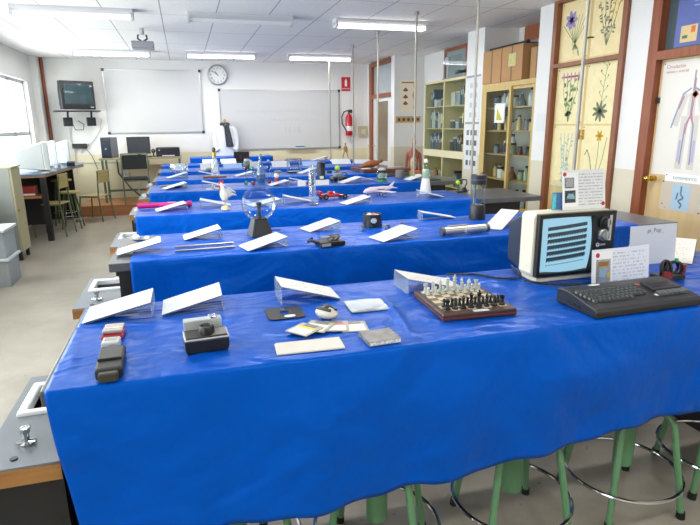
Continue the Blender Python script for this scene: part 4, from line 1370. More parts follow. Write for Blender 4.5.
t = thing('motor_model', 'small black electric motor model with coils on a dark base', 'motor model', (0.745, 3.0, Z), math.radians(8))
MB().box(-0.06, 0.09, -0.055, 0.05, 0, 0.026).build('base', BLACK, t, smooth=False, bevel=0.003)
MB().box(-0.055, 0.0, -0.0565, -0.055, 0.004, 0.02).build('name_plate', mat('plate_silver', '#b9b9b5', 0.4, 0.4), t, smooth=False)
for xx, r in ((0.02, 0.03), (0.055, 0.026)):
    MB().tube([(xx + 0.012 * math.sin(a * PI / 10), r * math.cos(a * PI / 10), 0.04 + r * 0.6 * math.sin(a * PI / 10)) for a in range(20)], 0.007, 8, closed=True).build('coil', mat('coil_grey', '#5b5347', 0.4, 0.5), t)
MB().cyl((-0.04, 0.0, 0.045), (0.08, 0.0, 0.045), 0.006).build('axle', STEEL, t)
MB().tube([(-0.06, 0.0, 0.02), (-0.09, 0.02, 0.03), (-0.1, 0.045, 0.02), (-0.07, 0.06, 0.035)], 0.009).build('wire', BLACK, t)
MB().box(-0.066, -0.052, -0.02, -0.006, 0.02, 0.085).build('clear_upright', CLEAR, t, smooth=False)

t = thing('dark_pot', 'short dark round pot with white oval badge and stones inside', 'pot', (1.18, 3.48, Z))
t.scale = (0.86, 0.86, 0.95)
MB().lathe([(0.0, 0.0), (0.078, 0.0), (0.076, 0.02), (0.073, 0.09), (0.066, 0.09), (0.066, 0.012), (0.0, 0.012)], n=30).build('body', mat('pot_dark', '#1c2028', 0.3), t)
bb = MB().lathe([(0, 0), (0.024, 0), (0.024, 0.004), (0, 0.004)], n=20, sy=0.75)
bb.move(Matrix.Rotation(PI / 2, 4, 'X'))
q = bb.build('oval_badge', mat('badge_white', '#d5d7d6', 0.4), t); q.location = (-0.012, -0.072, 0.05)
for (x, y, c2) in ((-0.03, 0.0, '#d8cfc6'), (0.02, 0.02, '#b67b62'), (0.03, -0.03, '#b9b4ab'), (-0.01, 0.04, '#c7c0b6'), (-0.035, -0.035, '#a9a39a')):
    MB().ball((x, y, 0.07), 0.025, n=10, sz=0.9).build('stone', mat('stone_' + c2[1:], c2, 0.6), t)
for k, (x, y, l) in enumerate(((1.075, 3.36, 'small silver bead capsule at the window side of the pot'), (1.235, 3.33, 'small silver bead capsule before the pot'), (1.35, 3.37, 'small silver bead capsule tucked behind the pot sign'))):
    t2 = thing('bead_capsule', l, 'capsule', (x, y, Z), 0, 'silver bead capsules')
    MB().lathe([(0, 0), (0.015, 0), (0.016, 0.004), (0.016, 0.022), (0, 0.024)], n=16).build('body', STEEL, t2)
    MB().lathe([(0, 0.024), (0.013, 0.024), (0.013, 0.033), (0, 0.035)], n=16).build('cap', mat('capsule_cap', '#6a6a66', 0.4, 0.5), t2)
t = thing('metal_tube', 'thick shiny metal tube with darker end rings', 'tube', (1.635, 3.03, Z + 0.028), math.radians(4))
MB().cyl((-0.165, 0, 0), (0.165, 0, 0), 0.025, n=24).build('barrel', mat('tube_steel', '#d9d3c6', 0.3, 0.8), t)
for xx in (-0.168, 0.15):
    MB().cyl((xx, 0, 0), (xx + 0.02, 0, 0), 0.027, n=24).build('end_ring', mat('ring_grey', '#77777a', 0.35, 0.8), t)
MB().box(-0.12, 0.02, -0.008, 0.008, 0.023, 0.033).build('clip', mat('clip_tan', '#b0a68e', 0.35, 0.6), t, smooth=False, bevel=0.003)
MB().box(-0.012, 0.0, -0.0285, -0.02, -0.011, 0.011).build('small_plate', WHITE, t, smooth=False)

t = thing('water_column', 'clear water column with black base and black cap', 'water column', (1.985, 3.5, Z))
MB().lathe([(0, 0), (0.058, 0), (0.057, 0.03), (0.052, 0.1), (0.05, 0.105), (0, 0.105)], n=28).build('base', BLACK, t)
MB().lathe([(0.05, 0.1), (0.05, 0.26)], n=28, cap=False).build('tube', glass('column_glass', '#fafcfc', 0.3, 0.05), t)
MB().lathe([(0, 0.106), (0.04, 0.106), (0.04, 0.255), (0, 0.255)], n=24).build('water', glass('column_water', '#eef4f7', 0.25, 0.03), t)
MB().cyl((-0.025, 0.01, 0.106), (-0.025, 0.01, 0.25), 0.011, n=10).build('inner_tube', mat('tube_grey', '#8c8c8a', 0.4, 0.5), t)
MB().lathe([(0, 0.25), (0.055, 0.25), (0.056, 0.262), (0.056, 0.315), (0.052, 0.318), (0, 0.318)], n=28).build('cap', mat('cap_black', '#23262a', 0.4), t)
MB().lathe([(0.0565, 0.28), (0.0575, 0.28), (0.0575, 0.286), (0.0565, 0.286)], n=28, cap=False).build('cap_groove', mat('groove_grey', '#55585c', 0.4), t)
MB().lathe([(0, 0.318), (0.02, 0.318), (0.014, 0.332), (0, 0.334)], n=16).build('cap_knob', mat('knob_tan', '#9c8f7a', 0.4), t)

# ------------------------------------------------------------------ third bench
sign('white sign lying in front of the pink tube', -0.265, 4.73, 10, 0.24, 0.16, 0.055)
sign('white sign sloping down towards the white rooster', 0.35, 4.86, 176, 0.26, 0.15, 0.06)
sign('white sign half seen through the plasma globe', 0.5, 4.74, 12, 0.26, 0.16, 0.05)
sign('white sign sloping down beside the floating bulb thermometer', 1.06, 4.86, 176, 0.25, 0.14, 0.06)
sign('white sign in front of the red racing car', 1.28, 4.56, 12, 0.24, 0.15, 0.055)
sign('clear ended sign sloping away in front of the lava lamp', 2.3, 4.72, 168, 0.24, 0.15, 0.06)
t = thing('pink_tube', 'long bright pink tube lying across the third bench', 'tube', (-0.415, 4.9, Z + 0.026), math.radians(-2))
t.scale = (0.86, 0.8, 0.8)
PINK = mat('bright_pink', '#d81f8c', 0.4)
MB().cyl((0, 0, 0), (0.2, 0, 0), 0.03, 0.027, n=16).build('handle', mat('deep_pink', '#b5136f', 0.4), t)
MB().cyl((0.2, 0, 0), (0.47, 0, 0), 0.026, 0.024, n=16).build('shaft', PINK, t)
MB().cyl((0.47, 0, 0), (0.51, 0, 0), 0.034, 0.03, n=16).build('end_cap', mat('deep_pink', '#b5136f', 0.4), t)
MB().box(0.28, 0.36, -0.006, 0.006, 0.022, 0.027).build('white_tag', WHITE, t, smooth=False)
t = thing('rooster_figurine', 'white rooster figurine with red comb on a round stand', 'figurine', (0.285, 4.6, Z))
t.scale = (0.8, 0.8, 0.95)
RW = mat('rooster_white', '#d3d2cb', 0.4)
MB().lathe([(0, 0), (0.042, 0), (0.044, 0.01), (0.036, 0.03), (0.015, 0.036), (0, 0.036)], n=20).build('stand', mat('stand_cream', '#cfc79f', 0.4), t)
MB().cyl((0, 0, 0.034), (0, 0, 0.085), 0.006).build('leg', mat('rooster_yellow', '#c6a33a', 0.4), t)
b = MB().lathe([(0, 0.07), (0.03, 0.085), (0.042, 0.115), (0.038, 0.145), (0.026, 0.17), (0.02, 0.2), (0.02, 0.22), (0.012, 0.234), (0, 0.237)], n=18, sy=0.75)
body = b.build('body', RW, t)
for v in body.data.vertices:
    k = max(0, (v.co.z - 0.1) / 0.13)
    v.co.x -= 0.028 * k
for i, (a, L) in enumerate(((20, 0.085), (45, 0.1), (70, 0.1), (95, 0.085))):
    aa = math.radians(a)
    MB().tube([(0.025, 0, 0.11), (0.03 + L * 0.6 * math.cos(aa), 0, 0.11 + L * 0.8 * math.sin(aa)), (0.04 + L * 0.75 * math.cos(aa) + 0.02, 0, 0.105 + L * 0.6 * math.sin(aa))], [0.016, 0.014, 0.005], 8).build('tail_feather', mat('rooster_grey', '#b5b6b0', 0.45), t)
MB().prism([(-0.055, 0.225), (-0.04, 0.255), (-0.033, 0.238), (-0.022, 0.262), (-0.014, 0.24), (-0.002, 0.255), (0.002, 0.228), (-0.02, 0.222)], -0.007, 0.007).build('comb', REDM, t, smooth=False)
MB().prism([(-0.053, 0.212), (-0.045, 0.165), (-0.035, 0.168), (-0.036, 0.21)], -0.01, 0.01).build('wattle', REDM, t, smooth=False)
MB().prism([(-0.044, 0.22), (-0.066, 0.214), (-0.044, 0.206)], -0.006, 0.006).build('beak', mat('rooster_yellow', '#c6a33a', 0.4), t, smooth=False)

t = thing('bulb_thermometer', 'tall clear glass thermometer with floating bulbs on round foot', 'thermometer', (1.03, 4.64, Z))
MB().lathe([(0.03, 0.02), (0.03, 0.32), (0.022, 0.335), (0.004, 0.34)], n=20, cap=False).build('cylinder', glass('thermo_glass', '#f6fafc', 0.4, 0.12, 0.02, 0.12), t)
MB().lathe([(0, 0), (0.055, 0), (0.055, 0.01), (0.03, 0.022), (0, 0.022)], n=22).build('foot', glass('foot_glass', '#d5dde4', 0.5, 0.2), t)
for z, c2 in ((0.28, '#26324a'), (0.245, '#992a33'), (0.225, '#2b3040'), (0.19, '#3a2a38')):
    q = MB().ball((0.0, 0, z), 0.02, n=12).build('bulb', glass('bulb_clear', '#e3eaf0', 0.4, 0.1), t)
    MB().cyl((0, 0, z - 0.016), (0, 0, z - 0.008), 0.014, n=12).build('coloured_liquid', mat('liquid_' + c2[1:], c2, 0.2), q)

t = thing('racing_car', 'red open wheel racing car model', 'model car', (1.29, 4.96, Z), math.radians(8))
CR = mat('car_red', '#a80f1d', 0.3, coat=0.4)
b = MB().prism([(-0.12, 0.02), (0.14, 0.018), (0.14, 0.026), (0.06, 0.042), (0.03, 0.05), (0.01, 0.05), (-0.01, 0.068), (-0.03, 0.072), (-0.05, 0.05), (-0.12, 0.045)], -0.028, 0.028)
b.build('body', CR, t, smooth=False, bevel=0.004)
MB().box(-0.07, 0.02, -0.045, 0.045, 0.02, 0.042).build('side_pod', CR, t, smooth=False, bevel=0.006)
MB().box(0.12, 0.15, -0.055, 0.055, 0.014, 0.02).build('front_wing', CR, t, smooth=False)
MB().box(-0.14, -0.115, -0.045, 0.045, 0.055, 0.075).build('rear_wing', CR, t, smooth=False)
MB().box(-0.13, -0.12, -0.004, 0.004, 0.03, 0.06).build('wing_post', BLACK, t, smooth=False)
MB().ball((0.015, 0, 0.055), 0.012).build('driver_helmet', WHITE, t)
for xx, rr in ((0.1, 0.022), (-0.09, 0.025)):
    for yy in (-0.058, 0.058):
        wq = MB().cyl((xx, yy - 0.014, rr), (xx, yy + 0.014, rr), rr, n=18).build('wheel', RUBBER, t)
        MB().cyl((xx, yy - 0.0155, rr), (xx, yy + 0.0155, rr), rr * 0.5, n=12).build('hub', mat('hub_grey', '#85878a', 0.3, 0.7), wq)
    MB().cyl((xx, -0.05, rr), (xx, 0.05, rr), 0.004, n=8).build('axle', BLACK, t)

t = thing('toy_airplane', 'pale pink and white toy airplane with raised tail', 'toy airplane', (1.76, 5.0, Z), math.radians(12))
PW = mat('plane_pink', '#cdb9c6', 0.35)
MB().tube([(-0.17, 0, 0.045), (-0.16, 0, 0.045), (-0.14, 0, 0.05), (-0.09, 0, 0.056), (0.06, 0, 0.058), (0.12, 0, 0.065), (0.17, 0, 0.075)], [0.003, 0.012, 0.024, 0.032, 0.032, 0.022, 0.006], 14).build('fuselage', PW, t)
for sy in (-1, 1):
    MB().prism([(-0.03, sy * 0.025), (0.04, sy * 0.025), (0.1, sy * 0.16), (0.07, sy * 0.16)], 0.042, 0.049, 'xy').build('wing', mat('plane_white', '#d0d2d8', 0.35), t, smooth=False)
    MB().prism([(0.11, sy * 0.01), (0.155, sy * 0.01), (0.175, sy * 0.065), (0.155, sy * 0.065)], 0.07, 0.075, 'xy').build('tailplane', PW, t, smooth=False)
    MB().cyl((0.0, sy * 0.07, 0.032), (0.045, sy * 0.07, 0.032), 0.011, n=12).build('engine', mat('engine_grey', '#9c9aa2', 0.3, 0.4), t)
    MB().cyl((0.03, sy * 0.03, 0.0), (0.03, sy * 0.03, 0.035), 0.006, n=8).build('wheel_strut', DARKGREY, t)
MB().prism([(0.1, 0.075), (0.15, 0.082), (0.185, 0.125), (0.165, 0.125)], -0.003, 0.003).build('tail_fin', mat('plane_white', '#d0d2d8', 0.35), t, smooth=False)
MB().box(-0.03, 0.05, -0.0335, -0.028, 0.06, 0.068).build('window_band', mat('band_dark', '#5b2b34', 0.4), t, smooth=False)
MB().cyl((-0.12, 0, 0), (-0.12, 0, 0.03), 0.006, n=8).build('nose_wheel', DARKGREY, t)

t = thing('lava_lamp', 'white lava lamp with pale green liquid', 'lamp', (2.25, 5.0, Z))
LW = mat('lamp_white', '#dcdcda', 0.35)
MB().lathe([(0, 0), (0.056, 0), (0.058, 0.008), (0.036, 0.15), (0, 0.15)], n=26).build('base', LW, t)
MB().lathe([(0.034, 0.15), (0.043, 0.18), (0.036, 0.25), (0.022, 0.31)], n=26, cap=False).build('bottle', glass('lava_glass', '#eaf3ec', 0.35, 0.07), t)
MB().lathe([(0, 0.152), (0.03, 0.152), (0.038, 0.18), (0.03, 0.24), (0, 0.245)], n=20).build('liquid', mat('lava_liquid', '#bccab4', 0.15, 0, 0.6), t)
MB().lathe([(0, 0.3), (0.023, 0.3), (0.016, 0.335), (0, 0.338)], n=20).build('cap', LW, t)

t = thing('bird_toy', 'small bright green bird on a black dipping stand', 'toy', (2.62, 4.95, Z))
MB().box(-0.06, 0.06, -0.03, 0.03, 0, 0.014).build('stand_base', BLACK, t, smooth=False, bevel=0.003)
MB().hexa([(0.005, -0.025, 0.014), (0.05, -0.025, 0.014), (0.05, 0.025, 0.014), (0.005, 0.025, 0.014)], [(0.015, -0.012, 0.05), (0.04, -0.012, 0.05), (0.04, 0.012, 0.05), (0.015, 0.012, 0.05)]).build('stand_block', BLACK, t, smooth=False)
MB().tube([(0.03, 0, 0.045), (0.055, 0, 0.09), (0.05, 0, 0.122), (0.01, 0, 0.126), (-0.04, 0, 0.118)], 0.006).build('stand_arm', BLACK, t)
MB().ball((-0.045, 0, 0.1), 0.022, n=12).build('head', mat('bird_green', '#aede1c', 0.4), t)
MB().tube([(-0.045, 0, 0.085), (-0.035, 0, 0.02)], [0.016, 0.012]).build('body', glass('bird_clear', '#d6ddd8', 0.4, 0.15), t)
MB().prism([(-0.062, 0.1), (-0.085, 0.094), (-0.062, 0.09)], -0.005, 0.005).build('beak', BLACK, t, smooth=False)

# ------------------------------------------------------------------ fourth bench
sign('white sign leaning across the oval metal plate', -0.26, 6.4, 14, 0.25, 0.16, 0.06)
sign('white sign sloping down to the spinning top on its disc', 0.42, 6.5, 176, 0.26, 0.14, 0.06)
sign('white sign beside the small red and white figure', 0.9, 6.32, 12, 0.22, 0.15, 0.05)
sign('white sign sloping down towards the dark cylinder', 1.42, 6.45, 176, 0.26, 0.14, 0.06)
sign('white sign in front of the grey toy robot', 1.73, 6.27, 14, 0.25, 0.15, 0.06)
sign('white sign sloping down towards the green based jar', 2.2, 6.45, 172, 0.2, 0.12, 0.05)
sign('white sign beside the orange and green box', 2.58, 6.3, 16, 0.24, 0.15, 0.055)
t = thing('metal_plate', 'oval shiny metal plate lying behind a white sign', 'plate', (-0.17, 6.6, Z))
MB().lathe([(0, 0.006), (0.1, 0.006), (0.145, 0.02), (0.15, 0.02), (0.105, 0), (0, 0)], n=28, sy=0.6).build('plate', STEEL, t)
MB().ball((0.03, -0.02, 0.02), 0.035, sy=0.7, sz=0.4).build('spoon_bowl', CHROME, t)
t = thing('spinning_top', 'small metal spinning top standing on a pale disc', 'spinning top', (0.27, 6.22, Z))
MB().lathe([(0, 0), (0.085, 0), (0.085, 0.006), (0, 0.006)], n=28).build('disc', mat('disc_pale', '#b9bcc2', 0.3, 0.4), t)
MB().lathe([(0, 0.006), (0.03, 0.012), (0.012, 0.03), (0.005, 0.05), (0, 0.052)], n=18).build('top', STEEL, t)
def boiler(label, x, y, low, high):
    t = thing('hand_boiler', label, 'glass toy', (x, y, Z), 0, 'glass hand boilers')
    MB().lathe([(0, 0), (0.025, 0), (0.03, 0.03), (0.012, 0.055), (0.006, 0.06), (0.006, 0.15), (0.02, 0.17), (0.02, 0.2), (0.008, 0.22), (0, 0.222)], n=16).build('glass_body', glass('boiler_glass', '#dfe9ea', 0.4, 0.1), t)
    MB().ball((0, 0, 0.025), 0.024, n=12, sz=0.9).build('lower_liquid', low, t)
    MB().ball((0, 0, 0.19), 0.016, n=12, sz=1.2).build('upper_liquid', high, t)
LG = mat('liquid_green', '#38a87c', 0.2); LR = mat('liquid_red', '#a5202c', 0.2); LD = mat('liquid_wine', '#5c1626', 0.2)
boiler('glass hand boiler with green foot and red top', 0.66, 6.5, LG, LR)
boiler('glass hand boiler with red foot behind the plasma globe', 0.73, 6.42, LR, LG)
boiler('glass hand boiler with dark red top beside the clear bottle', 0.93, 6.52, LR, LD)
t = thing('small_figure', 'small red and white figure with grey cap beside the clear bottle', 'figure', (1.01, 6.46, Z))
MB().lathe([(0, 0), (0.03, 0), (0.025, 0.04), (0.03, 0.07), (0, 0.075)], n=14).build('skirt', mat('figure_red', '#9f3040', 0.45), t)
MB().ball((0, 0, 0.1), 0.032, n=12).build('head', WHITE, t)
MB().ball((0.015, 0, 0.14), 0.03, n=12, sx=1.6, sz=0.7).build('cap', mat('figure_grey', '#6e767a', 0.5), t)
t = thing('clear_bottle', 'tall clear bluish glass bottle with long neck', 'bottle', (0.86, 6.72, Z))
MB().lathe([(0, 0.0), (0.045, 0.0), (0.055, 0.03), (0.055, 0.12), (0.03, 0.21), (0.018, 0.25), (0.018, 0.3), (0.022, 0.302), (0.022, 0.315), (0.012, 0.315)], n=22).build('bottle_body', glass('bottle_blue', '#c6dfe8', 0.4, 0.14, 0.02, 0.12), t)
MB().lathe([(0, 0.004), (0.042, 0.004), (0.05, 0.03), (0.05, 0.1), (0, 0.1)], n=18).build('water', glass('bottle_water', '#9fc6d8', 0.3, 0.05), t)
MB().lathe([(0, 0.315), (0.02, 0.315), (0.02, 0.335), (0, 0.337)], n=16).build('stopper', mat('stopper_teal', '#6fa2a8', 0.4), t)
t = thing('white_card_block', 'small square white card standing before the dark lump', 'card', (1.235, 6.11, Z))
MB().box(-0.045, 0.045, 0, 0.003, 0, 0.065).build('card_face', CARDP, t, smooth=False)
MB().box(-0.045, 0.045, 0.003, 0.05, 0, 0.003).build('card_foot', CARDP, t, smooth=False)
t = thing('dark_lump', 'small dark lump of ore between two white cards', 'rock', (1.36, 6.2, Z))
b = MB().ball((0, 0, 0.03), 0.042, n=12, sx=1.2, sy=0.8, sz=0.75)
o = b.build('ore', mat('ore_dark', '#4a4650', 0.5, var=0.4, vscale=40), t, smooth=False)
for v in o.data.vertices:
    v.co += v.co.normalized() * noise.noise(v.co * 40) * 0.012
t = thing('dark_cylinder', 'dark upright cylinder vessel with black cap', 'flask', (1.49, 6.22, Z))
MB().lathe([(0, 0), (0.045, 0), (0.045, 0.2), (0, 0.2)], n=24).build('vessel', mat('vessel_dark', '#33363e', 0.25), t)
MB().lathe([(0, 0.2), (0.048, 0.2), (0.048, 0.25), (0.03, 0.26), (0, 0.26)], n=24).build('cap', BLACK, t)
MB().box(-0.028, 0.016, -0.048, -0.044, 0.07, 0.1).build('bright_sticker', mat('sticker_bright', '#cfcfcb', 0.4), t, smooth=False)
t = thing('white_card_block', 'wide white card leaning at the foot of the dark cylinder', 'card', (1.47, 6.12, Z))
MB().box(-0.085, 0.085, 0, 0.003, 0, 0.062).build('card_face', CARDP, t, smooth=False)
MB().box(-0.085, 0.085, 0.003, 0.045, 0, 0.003).build('card_foot', CARDP, t, smooth=False)
t = thing('toy_robot', 'low grey toy robot vehicle behind a white sign', 'toy', (1.78, 6.52, Z), math.radians(10))
RG = mat('robot_grey', '#565b63', 0.4)
MB().box(-0.1, 0.08, -0.05, 0.05, 0.025, 0.06).build('chassis', RG, t, smooth=False, bevel=0.005)
MB().box(-0.06, 0.03, -0.035, 0.035, 0.06, 0.095).build('turret', mat('robot_pale', '#8d939b', 0.4), t, smooth=False, bevel=0.005)
MB().tube([(0.0, 0, 0.08), (0.08, 0, 0.1), (0.12, 0, 0.075)], 0.008).build('arm', RG, t)
for xx in (-0.07, 0.05):
    for yy in (-0.06, 0.06):
        MB().cyl((xx, yy - 0.012, 0.025), (xx, yy + 0.012, 0.025), 0.025, n=14).build('wheel', RUBBER, t)
t = thing('glass_jar', 'lidded glass jar with white contents on green base', 'jar', (2.23, 6.22, Z))
MB().lathe([(0.055, 0.02), (0.06, 0.03), (0.06, 0.12), (0.045, 0.14)], n=22, cap=False).build('jar_body', glass('jar_glass', '#dfe9e6', 0.4, 0.1), t)
MB().lathe([(0, 0), (0.068, 0), (0.066, 0.02), (0.05, 0.04), (0, 0.045)], n=22).build('green_base', mat('jar_green', '#2c7a55', 0.45), t)
MB().lathe([(0, 0.046), (0.045, 0.046), (0.05, 0.075), (0.03, 0.105), (0, 0.11)], n=16).build('white_contents', mat('jar_white', '#c5ccc6', 0.6), t)
MB().lathe([(0, 0.14), (0.047, 0.14), (0.047, 0.155), (0.02, 0.165), (0, 0.165)], n=22).build('lid', mat('lid_grey', '#b9bfc0', 0.35), t)
t = thing('grey_pot', 'small grey stone pot near the bare bench end', 'pot', (2.62, 6.62, Z))
MB().lathe([(0, 0), (0.055, 0), (0.06, 0.05), (0.058, 0.1), (0.05, 0.1), (0.05, 0.02), (0, 0.02)], n=22).build('body', mat('pot_grey', '#77746e', 0.55), t)
t = thing('puzzle_box', 'small bright green box with orange lid', 'box', (2.67, 6.75, Z), math.radians(5))
t.location = (2.86, 6.7, ZT + 0.002)
MB().box(-0.06, 0.06, -0.04, 0.04, 0, 0.045).build('box_base', mat('box_green', '#4fbf2c', 0.4), t, smooth=False, bevel=0.004)
MB().box(-0.06, 0.06, -0.04, 0.04, 0.045, 0.08).build('box_lid', mat('box_orange', '#d2703a', 0.4), t, smooth=False, bevel=0.004)
for (x, y, l, hx) in ((2.86, 6.28, 'dark flat folder lying on the bare end of the fourth bench', '#24262b'),):
    tag(MB().box(-0.13, 0.13, -0.09, 0.09, 0, 0.012).build('folder', mat('folder_dark', hx, 0.4), loc=(x, y, ZT + 0.001), smooth=False), l, 'folder')

# ------------------------------------------------------------------ fifth bench
sign('white sign in front of the round glass bowl', -0.25, 7.75, 16, 0.26, 0.15, 0.065)
sign('white sign sloping down behind the wooden bottle tray', 0.42, 7.95, 176, 0.26, 0.14, 0.06)
sign('white sign lying crosswise behind the hand boilers', 0.64, 7.72, 18, 0.27, 0.15, 0.05)
sign('white sign in front of the clear cradle case', 1.53, 7.75, 16, 0.26, 0.15, 0.07)
t = thing('glass_bowl', 'round footed clear glass bowl', 'bowl', (-0.1, 7.95, Z))
MB().lathe([(0.0, 0.0), (0.06, 0.0), (0.05, 0.012), (0.02, 0.02), (0.05, 0.045), (0.11, 0.09), (0.125, 0.13), (0.115, 0.17), (0.11, 0.17), (0.12, 0.13), (0.105, 0.095), (0.0, 0.05)], n=28).build('bowl_body', glass('bowl_glass', '#f6fafc', 0.4, 0.1), t)
t = thing('bottle_tray', 'flat dark wooden tray under the champagne bottle', 'tray', (0.36, 7.62, Z))
MB().box(-0.15, 0.15, -0.07, 0.07, 0, 0.02).build('board', wood('tray_wood', '#6b3a24', '#7d4a30', 8, 0), t, smooth=False, bevel=0.004)
t = thing('champagne_bottle', 'clear bottle with gold foil neck standing on a wooden tray', 'bottle', (0.37, 7.62, Z + 0.021))
MB().lathe([(0, 0), (0.05, 0), (0.055, 0.02), (0.055, 0.14), (0.035, 0.21), (0.02, 0.25)], n=24).build('bottle_body', glass('champagne_glass', '#eef4f7', 0.4, 0.22, 0.02, 0.25), t)
MB().lathe([(0.0, 0.245), (0.023, 0.245), (0.02, 0.31), (0, 0.31)], n=18).build('neck_foil', mat('gold_foil', '#b39a3d', 0.4, 0.5), t)
MB().lathe([(0.0, 0.31), (0.017, 0.31), (0.024, 0.335), (0.02, 0.37), (0, 0.375)], n=16).build('cork', mat('cork_dark', '#54472f', 0.6), t)
MB().box(-0.03, 0.03, -0.0575, -0.05, 0.05, 0.12).build('label', mat('label_bluewhite', '#cdd5df', 0.5), t, smooth=False)
t = thing('cradle_case', 'clear box case with rail of hanging balls on black base', 'display case', (1.5, 7.95, Z))
MB().box(-0.1, 0.1, -0.08, 0.08, 0, 0.02).build('base', BLACK, t, smooth=False)
MB().box(-0.07, 0.07, -0.07, 0.0, 0.02, 0.028).build('white_strip', WHITE, t, smooth=False)
for sx in (-1, 1):
    for sy in (-1, 1):
        MB().cyl((sx * 0.085, sy * 0.065, 0.02), (sx * 0.085, sy * 0.065, 0.19), 0.004, n=8).build('upright', CHROME, t)
for sy in (-1, 1):
    MB().cyl((-0.085, sy * 0.065, 0.19), (0.085, sy * 0.065, 0.19), 0.004, n=8).build('rail', CHROME, t)
for k in range(5):
    q = MB().ball((-0.04 + k * 0.021, 0, 0.06), 0.0105, n=12).build('ball', CHROME, t)
    MB().tube([(-0.04 + k * 0.021, -0.065, 0.19), (-0.04 + k * 0.021, 0, 0.07), (-0.04 + k * 0.021, 0.065, 0.19)], 0.001, 4).build('thread', STEEL, q)
MB().box(-0.095, 0.095, -0.077, 0.077, 0.02, 0.205).build('clear_cover', CLEAR, t, smooth=False)
t = thing('ball_stand', 'dark round holder beneath the yellow tennis ball', 'stand', (2.06, 7.62, Z))
MB().lathe([(0, 0), (0.04, 0), (0.03, 0.02), (0.018, 0.03), (0.018, 0.035), (0, 0.035)], n=18).build('cup', mat('cup_grey', '#51545a', 0.4), t)
MB().lathe([(0.0, 0.0), (0.055, 0), (0.055, 0.008), (0, 0.008)], n=18).build('foot', BLACK, t)
t = thing('tennis_ball', 'bright yellow green tennis ball on a dark holder', 'ball', (2.06, 7.62, Z + 0.0345))
MB().ball((0, 0, 0.036), 0.036, n=24).build('felt', mat('tennis_felt', '#b2d42c', 0.8, bump=0.3, bscale=200), t)
MB().tube([(0.0365 * math.cos(a) * math.cos(0.45 * math.sin(2 * a)), 0.0365 * math.sin(a) * math.cos(0.45 * math.sin(2 * a)), 0.036 + 0.0365 * math.sin(0.45 * math.sin(2 * a))) for a in [i * PI / 20 for i in range(40)]], 0.0012, 5, closed=True).build('seam', mat('seam_white', '#dfe6c8', 0.8), t)
t = thing('lens_piece', 'pale magnifier lens lying beside the tennis ball', 'lens', (1.9, 7.7, Z))
MB().lathe([(0, 0.02), (0.035, 0.02), (0.04, 0.026), (0.035, 0.032), (0, 0.032)], n=20).build('lens', glass('lens_glass', '#dfe8ee', 0.5, 0.25), t)
MB().box(0.03, 0.1, -0.01, 0.01, 0, 0.03).build('grip', DARKGREY, t, smooth=False)
# board with the stuffed bird
t = thing('drawing_board', 'broad flat brown wooden board at the door end of the fifth bench', 'board', (2.75, 7.76, ZT + 0.006), math.radians(1))
WB = wood('board_brown', '#5a3626', '#6d4634', 5, 0, 0.25)
MB().box(-0.36, 0.36, -0.3, 0.3, 0, 0.05).build('panel', WB, t, smooth=False, bevel=0.006)
MB().box(-0.1, 0.33, -0.1, 0.28, 0.05, 0.054).build('glass_sheet', mat('sheet_grey_gloss', '#8f8a84', 0.12, 0, 0.7), t, smooth=False)
t = thing('stuffed_bird', 'brown stuffed bird lying on the flat wooden board', 'stuffed bird', (2.6, 7.75, ZT + 0.0575), math.radians(14))
BR = mat('feather_brown', '#8d5230', 0.6, var=0.35, vscale=30)
MB().tube([(-0.19, 0, 0.02), (-0.12, 0, 0.035), (-0.03, 0, 0.055), (0.06, 0, 0.06), (0.12, 0, 0.07), (0.17, 0, 0.085)], [0.012, 0.03, 0.05, 0.05, 0.034, 0.02], 14).build('body', BR, t)
MB().ball((0.19, 0, 0.09), 0.026, n=12).build('head', mat('feather_dark', '#6d3d26', 0.6), t)
MB().prism([(0.21, 0.095), (0.245, 0.088), (0.21, 0.082)], -0.006, 0.006).build('beak', mat('beak_grey', '#8b8578', 0.5), t, smooth=False)
MB().box(-0.33, -0.16, -0.022, 0.022, 0.006, 0.016).build('tail', mat('feather_dark', '#6d3d26', 0.6), t, smooth=False)
for sy in (-1, 1):
    MB().ball((0.0, sy * 0.045, 0.055), 0.07, n=12, sx=1.3, sy=0.2, sz=0.5).build('wing', BR, t)
t = thing('white_sheet', 'folded white sheet of paper beside the stuffed bird', 'paper', (2.48, 7.6, ZT + 0.058), math.radians(10))
MB().box(-0.06, 0.06, -0.05, 0.05, 0, 0.003).build('sheet', PAPER, t, smooth=False)

# ------------------------------------------------------------------ sixth and farthest benches
sign('upright facing white sign at the window end of the sixth bench', -0.1, 9.0, 90, 0.12, 0.26, 0.1)
sign('upright facing cream sign with pale shell behind the champagne bottle', 0.35, 8.95, 90, 0.1, 0.27, 0.1)
sign('upright facing white sign behind the small lidded jar', 1.02, 9.0, 90, 0.1, 0.26, 0.1)
sign('shiny white crumpled sheet sign behind the clear cradle case', 1.5, 9.05, 88, 0.14, 0.3, 0.09)
sign('pale blue clear sign next to the shiny crumpled sheet', 2.02, 9.1, 90, 0.1, 0.3, 0.07, card=mat('sign_blue_tint', '#9ab4e0', 0.4))
sign('pale blue clear sign between jar and bottle on the sixth bench', 0.72, 9.05, 90, 0.1, 0.3, 0.08, card=mat('sign_blue_tint', '#9ab4e0', 0.4))
t = thing('lidded_jar', 'small lidded glass jar with pale green filling', 'jar', (0.93, 8.92, Z))
MB().lathe([(0, 0), (0.045, 0), (0.05, 0.02), (0.05, 0.1), (0.035, 0.12)], n=20).build('jar_body', glass('jar_green_glass', '#c2d2bd', 0.45, 0.15), t)
MB().lathe([(0, 0.004), (0.042, 0.004), (0.045, 0.07), (0, 0.075)], n=16).build('filling', mat('filling_green', '#9aaa8c', 0.6), t)
